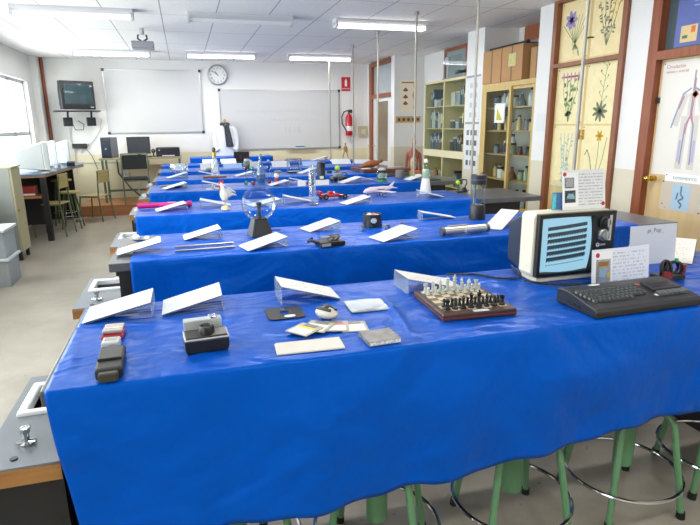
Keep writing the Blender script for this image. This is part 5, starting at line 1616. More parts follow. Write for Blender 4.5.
MB().lathe([(0, 0.12), (0.045, 0.12), (0.045, 0.155), (0, 0.16)], n=20).build('lid', mat('lid_pale', '#b9beb8', 0.4), t)
t = thing('mineral_sample', 'small yellowish shell sample in front of the cream sign', 'shell', (0.36, 8.88, Z))
MB().ball((0, 0, 0.025), 0.06, n=14, sx=1.2, sy=0.7, sz=0.45).build('shell_body', mat('shell_yellow', '#a5a06a', 0.5), t)
for k in range(6):
    x = 1.15 + k * 0.16
    t = thing('small_specimen', 'tiny pale specimen block, %s in the row on the farthest bench' % ORD[k], 'specimen', (x, 10.33, Z), 0, 'row of tiny specimens')
    MB().box(-0.04, 0.04, -0.03, 0.03, 0, 0.02).build('base', mat('specimen_base', '#7d89a3', 0.5), t, smooth=False)
    MB().ball((0, 0, 0.034), 0.02, n=10, sx=1.3).build('sample', mat('specimen_%d' % (k % 3), ['#b9bac0', '#8d8f9b', '#c9c7be'][k % 3], 0.5), t)
sign('white facing sign at the window end of the farthest bench', 0.42, 10.32, 90, 0.12, 0.26, 0.08)
sign('white facing sign between black case and window end, farthest bench', 0.75, 10.32, 90, 0.12, 0.28, 0.08)
sign('large bright white sheet sign before the wooden mannequin', 2.6, 9.3, 88, 0.16, 0.34, 0.08)
sign('white sheet sign lying below the mannequin towards the door', 2.95, 9.25, 75, 0.2, 0.3, 0.06)
sign('pale slanted sign behind the row of tiny specimens', 2.35, 10.55, 10, 0.3, 0.14, 0.07)
t = thing('dark_stone', 'low dark stone lying before the white sign, farthest bench', 'stone', (0.6, 10.32, Z))
t.location = (0.58, 10.3, Z)
MB().ball((0, 0, 0.02), 0.035, n=10, sx=1.2, sz=0.6).build('stone_body', mat('stone_dark', '#3c3a3a', 0.5), t)
t = thing('display_case', 'open black case with red glowing compartments below the white coat', 'case', (1.0, 10.42, Z), math.radians(-4))
MB().box(-0.14, 0.14, -0.05, 0.06, 0, 0.03).build('lower_tray', BLACK, t, smooth=False)
q = MB().box(-0.14, 0.14, 0.06, 0.075, 0.0, 0.2).build('raised_lid', BLACK, t, smooth=False)
MB().box(-0.004, 0.004, 0.053, 0.06, 0.02, 0.19).build('divider', DARKGREY, t, smooth=False)
for k in range(6):
    MB().box(-0.12 + k * 0.042, -0.1 + k * 0.042, 0.056, 0.06, 0.02 + (k % 2) * 0.03, 0.06 + (k % 3) * 0.03).build('red_compartment', mat('compartment_red', '#5f1a20', 0.4), t, smooth=False)
# jointed wooden artist's mannequin
t = thing('artist_mannequin', 'jointed wooden artist mannequin walking on the farthest bench', 'mannequin', (2.98, 10.4, Z), math.radians(20))
t.location = (2.98, 10.4, Z)
MW2 = mat('mannequin_wood', '#b08a4e', 0.45)
MB().lathe([(0, 0), (0.05, 0), (0.05, 0.012), (0, 0.012)], n=18).build('stand', MW2, t)
MB().lathe([(0, 0.17), (0.022, 0.175), (0.028, 0.19), (0.018, 0.21), (0.034, 0.24), (0.03, 0.26), (0.01, 0.268), (0.01, 0.275)], n=14).build('torso', MW2, t)
MB().ball((0, 0, 0.3), 0.02, n=12, sz=1.35).build('head', MW2, t)
for sx, a in ((-1, 0.25), (1, -0.25)):
    MB().tube([(sx * 0.012, 0, 0.18), (sx * 0.03 , a * 0.1, 0.1), (sx * 0.035, a * 0.16, 0.03), (sx * 0.035, a * 0.16 - 0.02, 0.014)], [0.014, 0.012, 0.009, 0.007], 8).build('leg', MW2, t)
    MB().tube([(sx * 0.034, 0, 0.252), (sx * 0.06, -a * 0.1, 0.2), (sx * 0.075, -a * 0.2 - 0.02, 0.15)], [0.01, 0.009, 0.006], 8).build('arm', MW2, t)
tag(MB().box(-0.28, 0.28, -0.05, 0.05, 0, 0.004).build('paper_sheet', PAPER, loc=(1.25, 11.25, 1.009), smooth=False), 'long white sheet of paper on the platform table cloth', 'paper')

# white coat with bow tie and scarf on a plain stand
t = thing('coat_stand', 'slim wooden stand carrying the white coat', 'stand', (0.8, 11.86, 0.201))
t.location = (0.83, 11.84, 0.2005)
MB().lathe([(0, 0), (0.13, 0), (0.13, 0.025), (0.03, 0.04), (0, 0.04)], n=22).build('base', MW2, t)
MB().cyl((0, 0, 0.04), (0, 0, 1.49), 0.018, n=12).build('post', MW2, t)
MB().tube([(-0.19, 0, 1.33), (-0.08, 0, 1.4), (0, 0, 1.42), (0.08, 0, 1.4), (0.19, 0, 1.33)], 0.013, 8).build('shoulder_bar', MW2, t)
MB().ball((0, 0, 1.5), 0.03, n=14).build('knob', MW2, t)
t = thing('white_coat', 'white lab coat with black bow tie hanging behind the platform table', 'coat', (0.83, 11.84, 0.2))
t.scale = (0.86, 0.95, 1)
CO = mat('coat_cotton', '#d9dde0', 0.7, bump=0.3, bscale=10)
prof = [(0.6, 0.26), (0.75, 0.25), (0.9, 0.235), (1.05, 0.225), (1.2, 0.22), (1.3, 0.21), (1.37, 0.17), (1.41, 0.09), (1.43, 0.06)]
rows = []
n = 40
for (z, r) in prof:
    rows.append([((r * (1 + 0.05 * math.sin(6 * 2 * PI * i / n) * (1.3 - z)) * math.cos(2 * PI * i / n)), min(0.125, 0.6 * r) * (1 + 0.08 * math.sin(5 * 2 * PI * i / n) * (1.3 - z)) * math.sin(2 * PI * i / n), z) for i in range(n + 1)])
grid_mesh('body', rows, CO, t, 0.004)
for sx in (-1, 1):
    MB().tube([(sx * 0.15, 0, 1.36), (sx * 0.215, 0, 1.3), (sx * 0.25, -0.02, 1.12), (sx * 0.245, -0.05, 0.98), (sx * 0.2, -0.1, 0.9)], [0.06, 0.07, 0.065, 0.06, 0.055], 14).build('sleeve', CO, t)
    MB().prism([(sx * 0.005, 1.42), (sx * 0.075, 1.39), (sx * 0.06, 1.3), (sx * 0.02, 1.15)], -0.128, -0.121).build('lapel', CO, t, smooth=False)
    MB().prism([(0, 1.405), (sx * 0.05, 1.43), (sx * 0.05, 1.38)], -0.14, -0.125).build('bow_tie_wing', BLACK, t, smooth=False)
for z in (1.1, 1.0, 0.9):
    MB().ball((0.0, -0.138, z), 0.01, n=8).build('button', mat('button_pale', '#c3c6c8', 0.4), t)
t = thing('dark_scarf', 'dark grey scarf hanging down the front of the white coat', 'scarf', (0.83, 11.84, 0.2))
SC = mat('scarf_grey', '#3a3e40', 0.9, var=0.35, vscale=20)
rows = []
for j in range(12):
    f = j / 11
    rows.append([(0.02 + 0.05 * f + (i / 5 - 0.5) * (0.1 + 0.05 * f), -0.15 - 0.012 * math.sin(i * 1.7 + f * 3), 1.41 - 0.43 * f) for i in range(6)])
grid_mesh('hanging_end', rows, SC, t, 0.008)
MB().tube([(0.075 * math.cos(a * PI / 8), 0.07 * math.sin(a * PI / 8) - 0.02, 1.425 + 0.012 * math.sin(a * PI / 4)) for a in range(16)], 0.03, 8, closed=True).build('neck_wrap', SC, t)
# ------------------------------------------------------------------ desk on the platform
PZ = 0.2
OLIVE = mat('olive_enamel', '#5c6a55', 0.4)
DESKTOP = wood('desk_top_wood', '#8e8767', '#a29a78', 6, 0, 0.4)
t = thing('computer_desk', 'long narrow computer desk with green legs against the back wall', 'desk', (-0.8, 11.25, PZ))
MB().box(-0.74, 0.74, 0, 0.62, 0.795, 0.83).build('desktop', DESKTOP, t, smooth=False, bevel=0.003)
for sx in (-0.69, 0.69):
    for yy in (0.04, 0.56):
        MB().box(sx - 0.02, sx + 0.02, yy - 0.02, yy + 0.02, 0, 0.795).build('leg', OLIVE, t, smooth=False)
MB().box(-0.67, 0.67, 0.55, 0.57, 0.15, 0.19).build('stretcher', OLIVE, t, smooth=False)
DZ = PZ + 0.831
t = thing('computer_tower', 'black and grey computer tower on the desk below the clean whiteboard', 'computer tower', (-1.36, 11.5, DZ), math.radians(-12))
MB().box(-0.09, 0.09, -0.2, 0.2, 0, 0.38).build('case', mat('tower_side', '#565d6b', 0.35), t, smooth=False, bevel=0.006)
MB().box(-0.088, 0.088, -0.212, -0.2, 0.004, 0.376).build('front_panel', mat('tower_front', '#1d2434', 0.3), t, smooth=False, bevel=0.006)
for z in (0.3, 0.335):
    MB().box(-0.07, 0.07, -0.215, -0.212, z, z + 0.025).build('drive_bay', BLACK, t, smooth=False)
b = MB().lathe([(0, 0), (0.018, 0), (0.018, 0.004), (0, 0.004)], n=16); b.move(Matrix.Rotation(PI / 2, 4, 'X'))
q = b.build('badge', ALU, t); q.location = (0, -0.2125, 0.17)
t = thing('flat_monitor', 'dark flat computer monitor behind the black chair', 'monitor', (-0.84, 11.5, DZ), math.radians(4))
MB().box(-0.21, 0.21, -0.02, 0.03, 0.06, 0.38).build('housing', mat('monitor_dark', '#232529', 0.4), t, smooth=False, bevel=0.006)
MB().box(-0.19, 0.19, -0.022, -0.02, 0.08, 0.36).build('display', mat('monitor_display', '#3b3f44', 0.25), t, smooth=False)
MB().box(-0.03, 0.03, 0.0, 0.03, 0.01, 0.08).build('stand_neck', BLACK, t, smooth=False)
MB().box(-0.12, 0.12, -0.08, 0.1, 0, 0.012).build('stand_foot', BLACK, t, smooth=False)
t = thing('computer_keyboard', 'dark keyboard lying in front of the flat monitor', 'keyboard', (-0.8, 11.34, DZ))
MB().box(-0.2, 0.2, -0.06, 0.06, 0, 0.018).build('body', BLACK, t, smooth=False)
MB().box(-0.19, 0.19, -0.05, 0.05, 0.018, 0.024).build('key_field', DARKGREY, t, smooth=False)
t = thing('desk_webcam', 'small dark webcam on a stand between monitor and printer', 'webcam', (-0.58, 11.45, DZ))
MB().lathe([(0, 0), (0.05, 0), (0.04, 0.015), (0.014, 0.02), (0.012, 0.08), (0, 0.08)], n=16).build('stand', BLACK, t)
MB().ball((0, 0, 0.11), 0.042, n=14).build('head', BLACK, t)
b = MB().lathe([(0, 0), (0.016, 0), (0.016, 0.006), (0, 0.006)], n=14); b.move(Matrix.Rotation(PI / 2, 4, 'X'))
q = b.build('lens', mat('lens_grey', '#6c747c', 0.1), t); q.location = (0, -0.038, 0.115)
t = thing('printer', 'low black printer at the end of the computer desk', 'printer', (-0.31, 11.5, DZ))
MB().box(-0.22, 0.22, -0.17, 0.17, 0, 0.165).build('body', mat('printer_black', '#191b20', 0.35), t, smooth=False, bevel=0.012)
MB().box(-0.11, 0.12, -0.2, -0.17, 0.012, 0.03).build('paper_tray', mat('tray_silver', '#c7c9cb', 0.35), t, smooth=False)
b = MB().lathe([(0, 0), (0.014, 0), (0.014, 0.003), (0, 0.003)], n=14); b.move(Matrix.Rotation(PI / 2, 4, 'X'))
q = b.build('logo_badge', ALU, t); q.location = (-0.155, -0.1705, 0.125)
MB().box(-0.2, 0.2, -0.1, 0.15, 0.165, 0.172).build('scanner_lid', BLACK, t, smooth=False)
for k, (pts, l) in enumerate((([(-0.7, 11.9, 0.95), (-0.75, 11.85, 0.6), (-0.6, 11.7, 0.3), (-0.85, 11.65, 0.22), (-0.95, 11.75, 0.4), (-0.8, 11.85, 0.6)], 'tangled pale cable hanging under the computer desk'), ([(-1.3, 11.9, 1.0), (-1.3, 11.93, 0.7), (-1.1, 11.9, 0.4), (-0.9, 11.8, 0.23)], 'dark cable drooping behind the computer desk legs'))):
    tag(MB().tube(pts, 0.012).build('desk_cable', mat('cable_pale', '#b8b9bb', 0.5) if k == 0 else BLACK), l, 'cable')
t = thing('double_socket', 'white double wall socket under the computer desk', 'socket', (-1.2, YB, 0.62))
MB().box(-0.08, 0.08, -0.03, -0.001, 0, 0.1).build('plate', WHITE, t, smooth=False)
for sx in (-0.04, 0.04):
    MB().box(sx - 0.025, sx + 0.025, -0.034, -0.03, 0.025, 0.075).build('outlet', mat('outlet_grey', '#a9abad', 0.5), t, smooth=False)

t = thing('padded_chair', 'black padded chair with green tube frame on the platform', 'chair', (-0.93, 10.98, PZ), math.radians(6))
t.location = (-0.92, 11.12, PZ)
PAD = mat('black_vinyl', '#17181a', 0.5)
MB().box(-0.21, 0.21, -0.2, 0.2, 0.43, 0.48).build('seat', PAD, t, smooth=False, bevel=0.015)
MB().box(-0.21, 0.21, -0.21, -0.18, 0.64, 0.9).build('backrest', PAD, t, smooth=False, bevel=0.01)
for sx in (-0.225, 0.225):
    MB().tube([(sx, -0.26, 0.0), (sx, -0.21, 0.44), (sx, -0.225, 0.92)], 0.012).build('rear_leg', OLIVE, t)
    MB().tube([(sx, 0.22, 0.0), (sx, 0.18, 0.44)], 0.012).build('front_leg', OLIVE, t)
MB().tube([(-0.225, -0.225, 0.92), (0.225, -0.225, 0.92)], 0.012).build('top_rail', OLIVE, t)
for yy, z in ((-0.2, 0.425), (0.18, 0.425)):
    MB().tube([(-0.225, yy, z), (0.225, yy, z)], 0.011).build('seat_rail', OLIVE, t)

# ------------------------------------------------------------------ left side: wooden school chair, bench, monitors, locker
SCW = wood('school_seat_wood', '#9a8a55', '#ad9d68', 6, 0, 0.4)
TUBEG = mat('school_tube_green', '#5f6b4c', 0.4)
def school_chair(label, x, y, z, rz, sh=0.45, name='school_chair', group=None, back=True, cat='chair'):
    t = thing(name, label, cat, (x, y, z), math.radians(rz), group)
    MB().box(-0.19, 0.19, -0.19, 0.19, sh - 0.015, sh).build('seat', SCW, t, smooth=False, bevel=0.006)
    for sx in (-0.17, 0.17):
        MB().tube([(sx * 1.15, -0.22, 0.0), (sx, -0.17, sh - 0.02)] + ([(sx, -0.2, sh + 0.42)] if back else []), 0.012).build('rear_leg', TUBEG, t)
        MB().tube([(sx * 1.15, 0.22, 0.0), (sx, 0.17, sh - 0.02)], 0.012).build('front_leg', TUBEG, t)
        MB().tube([(sx, -0.17, sh - 0.025), (sx, 0.17, sh - 0.025)], 0.01).build('side_rail', TUBEG, t)
    if back:
        MB().box(-0.18, 0.18, -0.2, -0.186, sh + 0.22, sh + 0.43).build('backrest', SCW, t, smooth=False, bevel=0.005)
    if sh > 0.5:
        for yy in (-0.2, 0.2):
            MB().tube([(-0.19, yy, sh * 0.35), (0.19, yy, sh * 0.35)], 0.009).build('foot_rail', CHROME, t)
    return t
school_chair('wooden school chair with green legs in front of the platform', -1.57, 10.5, 0.0, 66)
school_chair('high wooden lab chair with backrest nearest the bench corner', -1.98, 9.22, 0.0, 80, 0.5)
def round_stool(label, x, y, h):
    t = thing('round_stool', label, 'stool', (x, y, 0), 0.3, 'wooden stools beside the window bench')
    MB().lathe([(0, h - 0.03), (0.155, h - 0.03), (0.165, h - 0.015), (0.155, h), (0, h)], n=24).build('seat', SCW, t)
    for k in range(4):
        a = k * PI / 2 + 0.5
        MB().tube([(0.1 * math.cos(a), 0.1 * math.sin(a), h - 0.03), (0.15 * math.cos(a), 0.15 * math.sin(a), h * 0.5), (0.2 * math.cos(a), 0.2 * math.sin(a), 0)], 0.012).build('leg', TUBEG, t)
    MB().tube([(0.175 * math.cos(a * PI / 12), 0.175 * math.sin(a * PI / 12), h * 0.28) for a in range(24)], 0.008, 8, closed=True).build('foot_ring', CHROME, t)
round_stool('tall round wooden stool behind the lab chair at the window bench', -2.02, 10.22, 0.76)
round_stool('round wooden stool just behind the lab chair, lower of the two', -1.84, 9.8, 0.6)

# curved window bench
t = thing('window_bench', 'black bench with curved grey blue top along the window wall', 'bench', (0, 0, 0))
top = [(-2.56, 8.7), (-1.93, 8.72), (-1.9, 9.2), (-1.88, 9.8), (-1.83, 10.4), (-1.75, 10.85), (-1.8, 11.15), (-2.56, 11.2)]
MB().prism(top, 0.93, 0.965, 'xy').build('worktop', mat('bench_greyblue', '#69788c', 0.3), t, smooth=False)
MB().prism([(x + (0.004 if x > -2.5 else 0), y) for x, y in top], 0.915, 0.93, 'xy').build('edge_band', EDGE, t, smooth=False)
MB().box(-2.0, -1.93, 8.74, 8.82, 0, 0.915).build('corner_leg', CARC, t, smooth=False)
MB().box(-2.5, -1.94, 10.85, 10.9, 0, 0.915).build('end_panel', CARC, t, smooth=False)
MB().box(-2.5, -2.45, 8.8, 10.85, 0.1, 0.915).build('back_panel', CARC, t, smooth=False)
MB().box(-2.5, -2.0, 8.76, 9.1, 0.62, 0.65).build('shelf', EDGE, t, smooth=False)
MB().box(-2.45, -2.0, 9.05, 9.1, 0.2, 0.62).build('lower_panel', CARC, t, smooth=False)
t = thing('red_box', 'red box on the shelf under the window bench', 'box', (-2.2, 8.9, 0.651))
MB().box(-0.1, 0.1, -0.08, 0.08, 0, 0.14).build('carton', mat('box_red', '#8f2023', 0.5), t, smooth=False)
MB().box(-0.1, 0.1, -0.081, -0.08, 0.01, 0.035).build('pale_strip', PAPER, t, smooth=False)

CRT = mat('crt_white', '#d3d6d6', 0.4)
def crt(label, x, y, rz, s=1.0, z=0.966):
    t = thing('tube_monitor', label, 'monitor', (x, y, z), math.radians(rz), 'white tube monitors on the window bench')
    MB().lathe([(0, 0), (0.13 * s, 0), (0.12 * s, 0.015), (0.05 * s, 0.03), (0, 0.03)], n=20).build('swivel_foot', mat('crt_foot', '#aeb4b8', 0.4), t)
    MB().box(-0.2 * s, 0.2 * s, -0.05 * s, 0.02 * s, 0.03, 0.41 * s).build('front_bezel', CRT, t, smooth=False, bevel=0.012)
    MB().hexa([(-0.19 * s, 0.02 * s, 0.035), (0.19 * s, 0.02 * s, 0.035), (0.12 * s, 0.36 * s, 0.06), (-0.12 * s, 0.36 * s, 0.06)], [(-0.19 * s, 0.02 * s, 0.4 * s), (0.19 * s, 0.02 * s, 0.4 * s), (0.12 * s, 0.36 * s, 0.29 * s), (-0.12 * s, 0.36 * s, 0.29 * s)]).build('rear_shell', CRT, t, smooth=False, bevel=0.015)
    MB().box(-0.165 * s, 0.165 * s, -0.053 * s, -0.049 * s, 0.075 * s, 0.375 * s).build('screen', mat('crt_screen', '#33383c', 0.12), t, smooth=False)
    MB().box(0.12 * s, 0.17 * s, -0.054 * s, -0.049 * s, 0.045 * s, 0.06 * s).build('power_button', mat('crt_button', '#9a9fa2', 0.4), t, smooth=False)
    return t
crt('biggest white tube monitor, nearest, seen from behind at the window', -1.99, 9.2, 102, 1.06)
crt('white tube monitor in the middle of the three at the window', -2.04, 10.0, 102, 1.05)
crt('farthest white tube monitor, beside the brown pipe', -1.98, 10.72, 100, 1.02)
t = thing('small_instrument', 'small silver instrument on the window bench before the dark device', 'instrument', (-1.93, 9.62, 0.966))
t.scale = (0.8, 0.8, 0.9)
MB().box(-0.05, 0.05, -0.06, 0.06, 0, 0.09).build('case', mat('instrument_silver', '#9ea3a8', 0.35, 0.4), t, smooth=False, bevel=0.006)
MB().cyl((0.0, -0.06, 0.05), (0.0, -0.075, 0.05), 0.03, n=16).build('dial', WHITE, t)
t = thing('dark_device', 'dark blue low device lying on the window bench', 'device', (-1.86, 10.38, 0.966), math.radians(8))
MB().box(-0.06, 0.06, -0.16, 0.16, 0, 0.07).build('case', mat('device_navy', '#27324a', 0.4), t, smooth=False, bevel=0.006)
MB().box(-0.05, 0.05, -0.162, -0.16, 0.02, 0.05).build('front_panel', BLACK, t, smooth=False)
t = thing('loose_papers', 'loose cream papers at the front edge of the window bench', 'papers', (-1.96, 8.95, 0.966), math.radians(12))
MB().box(-0.05, 0.05, -0.1, 0.1, 0, 0.004).build('sheet', mat('cream_paper', '#cfc8b4', 0.6), t, smooth=False)

# locker and plastic crates
t = thing('metal_locker', 'tall cream metal cabinet with grey side near the window bench', 'cabinet', (-2.2, 7.68, 0))
LC = mat('locker_cream', '#aba583', 0.4)
LGY = mat('locker_grey', '#8a8d86', 0.4)
MB().box(-0.36, 0.17, -0.18, 0.2, 0.1, 1.13).build('carcase', LGY, t, smooth=False, bevel=0.004)
MB().box(0.17, 0.19, -0.175, 0.195, 0.11, 1.12).build('door', LC, t, smooth=False, bevel=0.003)
MB().box(-0.37, 0.2, -0.19, 0.21, 1.13, 1.15).build('top_cover', LC, t, smooth=False, bevel=0.003)
MB().cyl((0.19, -0.12, 0.62), (0.205, -0.12, 0.62), 0.014, n=12).build('lock', CHROME, t)
for yy in (-0.15, 0.17):
    for xx in (-0.33, 0.15):
        MB().box(xx - 0.02, xx + 0.02, yy - 0.02, yy + 0.02, 0, 0.1).build('foot', DARKGREY, t, smooth=False)
MB().box(-0.36, 0.18, -0.181, -0.18, 0.1, 0.112).build('seam', DARKGREY, t, smooth=False)
def crate(label, z):
    t = thing('plastic_crate', label, 'crate', (-2.12, 6.45, z), 0, 'clear plastic storage crates')
    CLP = glass('crate_plastic', '#e4eaee', 0.3, 0.12, 0.2, 0.45)
    b = MB()
    for a in ((-0.28, 0.28, -0.2, -0.195, 0.005, 0.27), (-0.28, 0.28, 0.195, 0.2, 0.005, 0.27), (-0.28, -0.275, -0.195, 0.195, 0.005, 0.27), (0.275, 0.28, -0.195, 0.195, 0.005, 0.27), (-0.28, 0.28, -0.2, 0.2, 0.0, 0.005)):
        b.box(*a)
    b.build('tub', CLP, t, smooth=False)
    MB().box(-0.305, 0.305, -0.225, 0.225, 0.27, 0.3).build('lid', mat('crate_lid', '#c9cfd3', 0.35), t, smooth=False, bevel=0.008)
    return t
crate('lower clear plastic storage crate with red packet inside', 0.0)
crate('upper clear plastic storage crate with a pale lid', 0.301)
for (z, x, y, sx, sy, sz, hx, l) in ((0.006, -2.0, 6.4, 0.1, 0.1, 0.17, '#a8443c', 'red packet inside the lower plastic crate'), (0.006, -2.25, 6.5, 0.08, 0.12, 0.2, '#c9cbc6', 'pale packet inside the lower plastic crate'), (0.307, -2.05, 6.4, 0.14, 0.12, 0.18, '#b9bfc2', 'pale grey packet inside the upper plastic crate')):
    tag(MB().box(-sx, sx, -sy, sy, 0, sz).build('packet', mat('packet_' + hx[1:], hx, 0.5), loc=(x, y, z), smooth=False, bevel=0.01), l, 'packet')
t = thing('blue_bag', 'blue bag tucked beside the cream metal cabinet', 'bag', (-2.3, 7.2, 0.0))
b = MB().hexa([(-0.12, -0.12, 0), (0.12, -0.12, 0), (0.12, 0.12, 0), (-0.12, 0.12, 0)], [(-0.1, -0.08, 0.78), (0.1, -0.08, 0.78), (0.1, 0.08, 0.78), (-0.1, 0.08, 0.78)])
b.build('bag_body', mat('bag_blue', '#2f6fae', 0.5), t, smooth=False, bevel=0.03)
MB().tube([(-0.06, 0, 0.77), (-0.05, 0, 0.86), (0.05, 0, 0.86), (0.06, 0, 0.77)], 0.01).build('handle', mat('bag_blue_dark', '#23527f', 0.5), t)
# ------------------------------------------------------------------ built-in closet with botanical posters
t = thing('built_in_closet', 'tall built-in closet with pale doors and red brown frame', 'closet', (XR, 5.01, 0))
CF = wood('closet_frame_wood', '#7a462c', '#8c5638', 5, 2, 0.4)
CD = wood('closet_door_veneer', '#d2b67c', '#dcc48c', 4, 2, 0.45)
fr = MB()
Yh = 0.545
fr.box(-0.03, 0.12, -Yh, -Yh + 0.06, 0, H - 0.001)
fr.box(-0.03, 0.12, Yh - 0.06, Yh, 0, H - 0.001)
fr.box(-0.03, 0.12, -Yh + 0.06, Yh - 0.06, 2.175, 2.215)
fr.box(-0.03, 0.12, -Yh + 0.06, Yh - 0.06, H - 0.03, H - 0.001)
fr.build('frame', CF, t, smooth=False)
for (a, c) in ((-Yh + 0.062, -0.002), (0.002, Yh - 0.062)):
    d = MB().box(0.03, 0.055, a, c, 0.02, 2.173).build('door', CD, t, smooth=False)
    yk = c - 0.03 if a < -0.1 else a + 0.03
    MB().box(0.018, 0.03, yk - 0.012, yk + 0.012, 1.42, 1.52).build('latch_plate', BRASS, d, smooth=False)
    MB().ball((0.012, yk, 1.46), 0.014, n=10).build('latch_knob', BRASS, d)
    d2 = MB().box(0.03, 0.055, a, c, 2.217, H - 0.032).build('upper_door', CD, t, smooth=False)
MB().tube([(0.02, -0.06, 2.42), (0.012, 0.0, 2.43), (0.02, 0.06, 2.42)], 0.007).build('upper_latch', DARKGREY, t)
PG = mat('poster_ochre', '#e6d3a0', 0.5, var=0.06, vscale=12)
PG2 = mat('poster_pale', '#e6d8a8', 0.5, var=0.06, vscale=12)
SM = {'g': mat('plant_green', '#869a6c', 0.6), 'd': mat('plant_dark', '#6c7458', 0.6), 'p': mat('plant_violet', '#9583b4', 0.6), 'k': mat('plant_pink', '#c08f9a', 0.6), 'y': mat('plant_yellow', '#d1a52c', 0.6), 'b': mat('plant_blue', '#8fb0b4', 0.6), 'r': mat('plant_brown', '#6a4433', 0.6)}
def plant(parent, name, wdt, h, fn):
    """drawn plant, laid as a thin printed shape on the poster front; u along the poster, v up"""
    keys = list(SM)
    b = MB()
    def stroke(pts, r, c):
        P = [(-0.0012, -u, v) for u, v in pts]
        k = keys.index(c)
        for (a, d) in zip(pts, pts[1:]):
            du, dv = d[0] - a[0], d[1] - a[1]
            L = math.hypot(du, dv) or 1
            nu, nv = -dv / L * r, du / L * r
            V = [b.bm.verts.new((-0.0012, -(p[0] + s * nu), p[1] + s * nv)) for p, s in ((a, 1), (d, 1), (d, -1), (a, -1))]
            f = b.bm.faces.new(V)
            f.material_index = k
    def leaf(u, v, L, wd, ang, c):
        k = keys.index(c)
        n = 8
        V = []
        for i in range(n):
            q = 2 * PI * i / n
            x, y = L / 2 + L / 2 * math.cos(q), wd / 2 * math.sin(q)
            V.append(b.bm.verts.new((-0.0013 - 0.0002 * (i % 2) * 0, -(u + x * math.cos(ang) - y * math.sin(ang)), v + x * math.sin(ang) + y * math.cos(ang))))
        f = b.bm.faces.new(V)
        f.material_index = k
    fn(stroke, leaf)
    return b.build(name, [SM[k] for k in keys], parent, smooth=False)
def poster(label, y, z, wdt, h, m, fn, x=XR + 0.028, name='botanical_poster', grp='botanical posters on the closet'):
    """y,z: middle of the lower edge; faces the room (-x)"""
    t = thing(name, label, 'poster', (x, y, z), 0, grp)
    MB().box(-0.001, 0.0005, -wdt / 2, wdt / 2, 0, h).build('sheet', m, t, smooth=False)
    if fn:
        plant(t, 'plant_drawing', wdt, h, fn)
    for (u, v) in ((-wdt / 2 + 0.015, 0.015), (wdt / 2 - 0.015, h - 0.015)):
        MB().ball((-0.002, u, v), 0.006, n=8).build('pin', DARKGREY, t)
    return t
r3 = random.Random(11)
def iris(st, lf):
    for k in range(9):
        a = 1.0 + 0.16 * k
        st([(0.02 + 0.012 * (k - 4), 0.1), (0.02 + 0.32 * math.cos(a), 0.1 + 0.34 * math.sin(a))], 0.0045, 'g')
    for k in range(7):
        lf(-0.07, 0.4, 0.1, 0.05, k * 0.9, 'p')
    lf(0.06, 0.1, 0.08, 0.03, -1.2, 'g')
    st([(0.0, 0.06), (-0.07, 0.4)], 0.004, 'g')
def broom(st, lf):
    for k in range(5):
        x1 = -0.1 + k * 0.055
        st([(0.0, 0.08), (x1 * 0.6, 0.25), (x1 * 1.3, 0.5)], 0.004, 'd')
        for j in range(9):
            v = 0.2 + j * 0.035
            u = x1 * (0.5 + j * 0.09)
            lf(u, v, 0.04, 0.018, r3.uniform(0, 6), 'y' if (k > 2 and j > 3) else 'd')
def pinkbush(st, lf):
    for k in range(5):
        x1 = -0.1 + k * 0.05
        st([(0.0, 0.02), (x1, 0.3), (x1 * 1.2, 0.5)], 0.004, 'g')
        for j in range(8):
            lf(x1 * (0.2 + j * 0.13), 0.08 + j * 0.05, 0.055, 0.025, r3.uniform(0, 6), 'g')
        for j in range(4):
            lf(x1 * 1.2, 0.49, 0.045, 0.025, j * 1.6, 'k')
def rosette(st, lf):
    st([(0.0, 0.12), (0.03, 0.4), (0.06, 0.62)], 0.004, 'g')
    for k in range(9):
        lf(0.0, 0.12, 0.11, 0.035, k * 0.7, 'd')
    for j in range(8):
        st([(0.01 + 0.005 * j, 0.2 + j * 0.05), (0.07 - (j % 2) * 0.1, 0.25 + j * 0.05)], 0.003, 'g')
        lf(0.07 - (j % 2) * 0.1, 0.25 + j * 0.05, 0.022, 0.02, 1, 'r' if j > 4 else 'g')
def bluebush(st, lf):
    for k in range(4):
        x1 = -0.06 + k * 0.04
        st([(0.0, 0.02), (x1, 0.35), (x1 * 1.6, 0.58)], 0.004, 'b')
        for j in range(9):
            lf(x1 * (0.2 + j * 0.14), 0.05 + j * 0.055, 0.05, 0.016, r3.uniform(0, 6), 'b')
def daffodil(st, lf):
    st([(0.0, 0.03), (0.03, 0.35), (0.03, 0.55)], 0.005, 'g')
    st([(0.0, 0.03), (-0.08, 0.33), (-0.13, 0.42), (-0.16, 0.36)], 0.006, 'd')
    st([(0.0, 0.03), (0.1, 0.33), (0.14, 0.55)], 0.005, 'g')
    for k in range(6):
        lf(0.03, 0.56, 0.06, 0.03, k * 1.05, 'y')
yl, yr = 5.25, 4.77
poster('poster with a violet iris and long green leaves', yl, 2.24, 0.44, 0.58, PG, iris)
poster('poster with a dark stemmed plant carrying yellow flowers', yr, 2.24, 0.44, 0.58, PG, broom)
poster('poster with a bushy green plant with pink blossoms', yl, 1.58, 0.44, 0.58, PG2, pinkbush)
poster('poster with a dark leaf rosette and tall seed stem', yr, 1.58, 0.44, 0.58, PG2, rosette)
poster('poster with a pale blue grey bushy plant', yl, 0.9, 0.44, 0.66, PG2, bluebush)
poster('poster with a single yellow daffodil and slim leaves', yr, 0.9, 0.44, 0.66, PG2, daffodil)
for (z, l) in ((0.0, 0),):
    pass

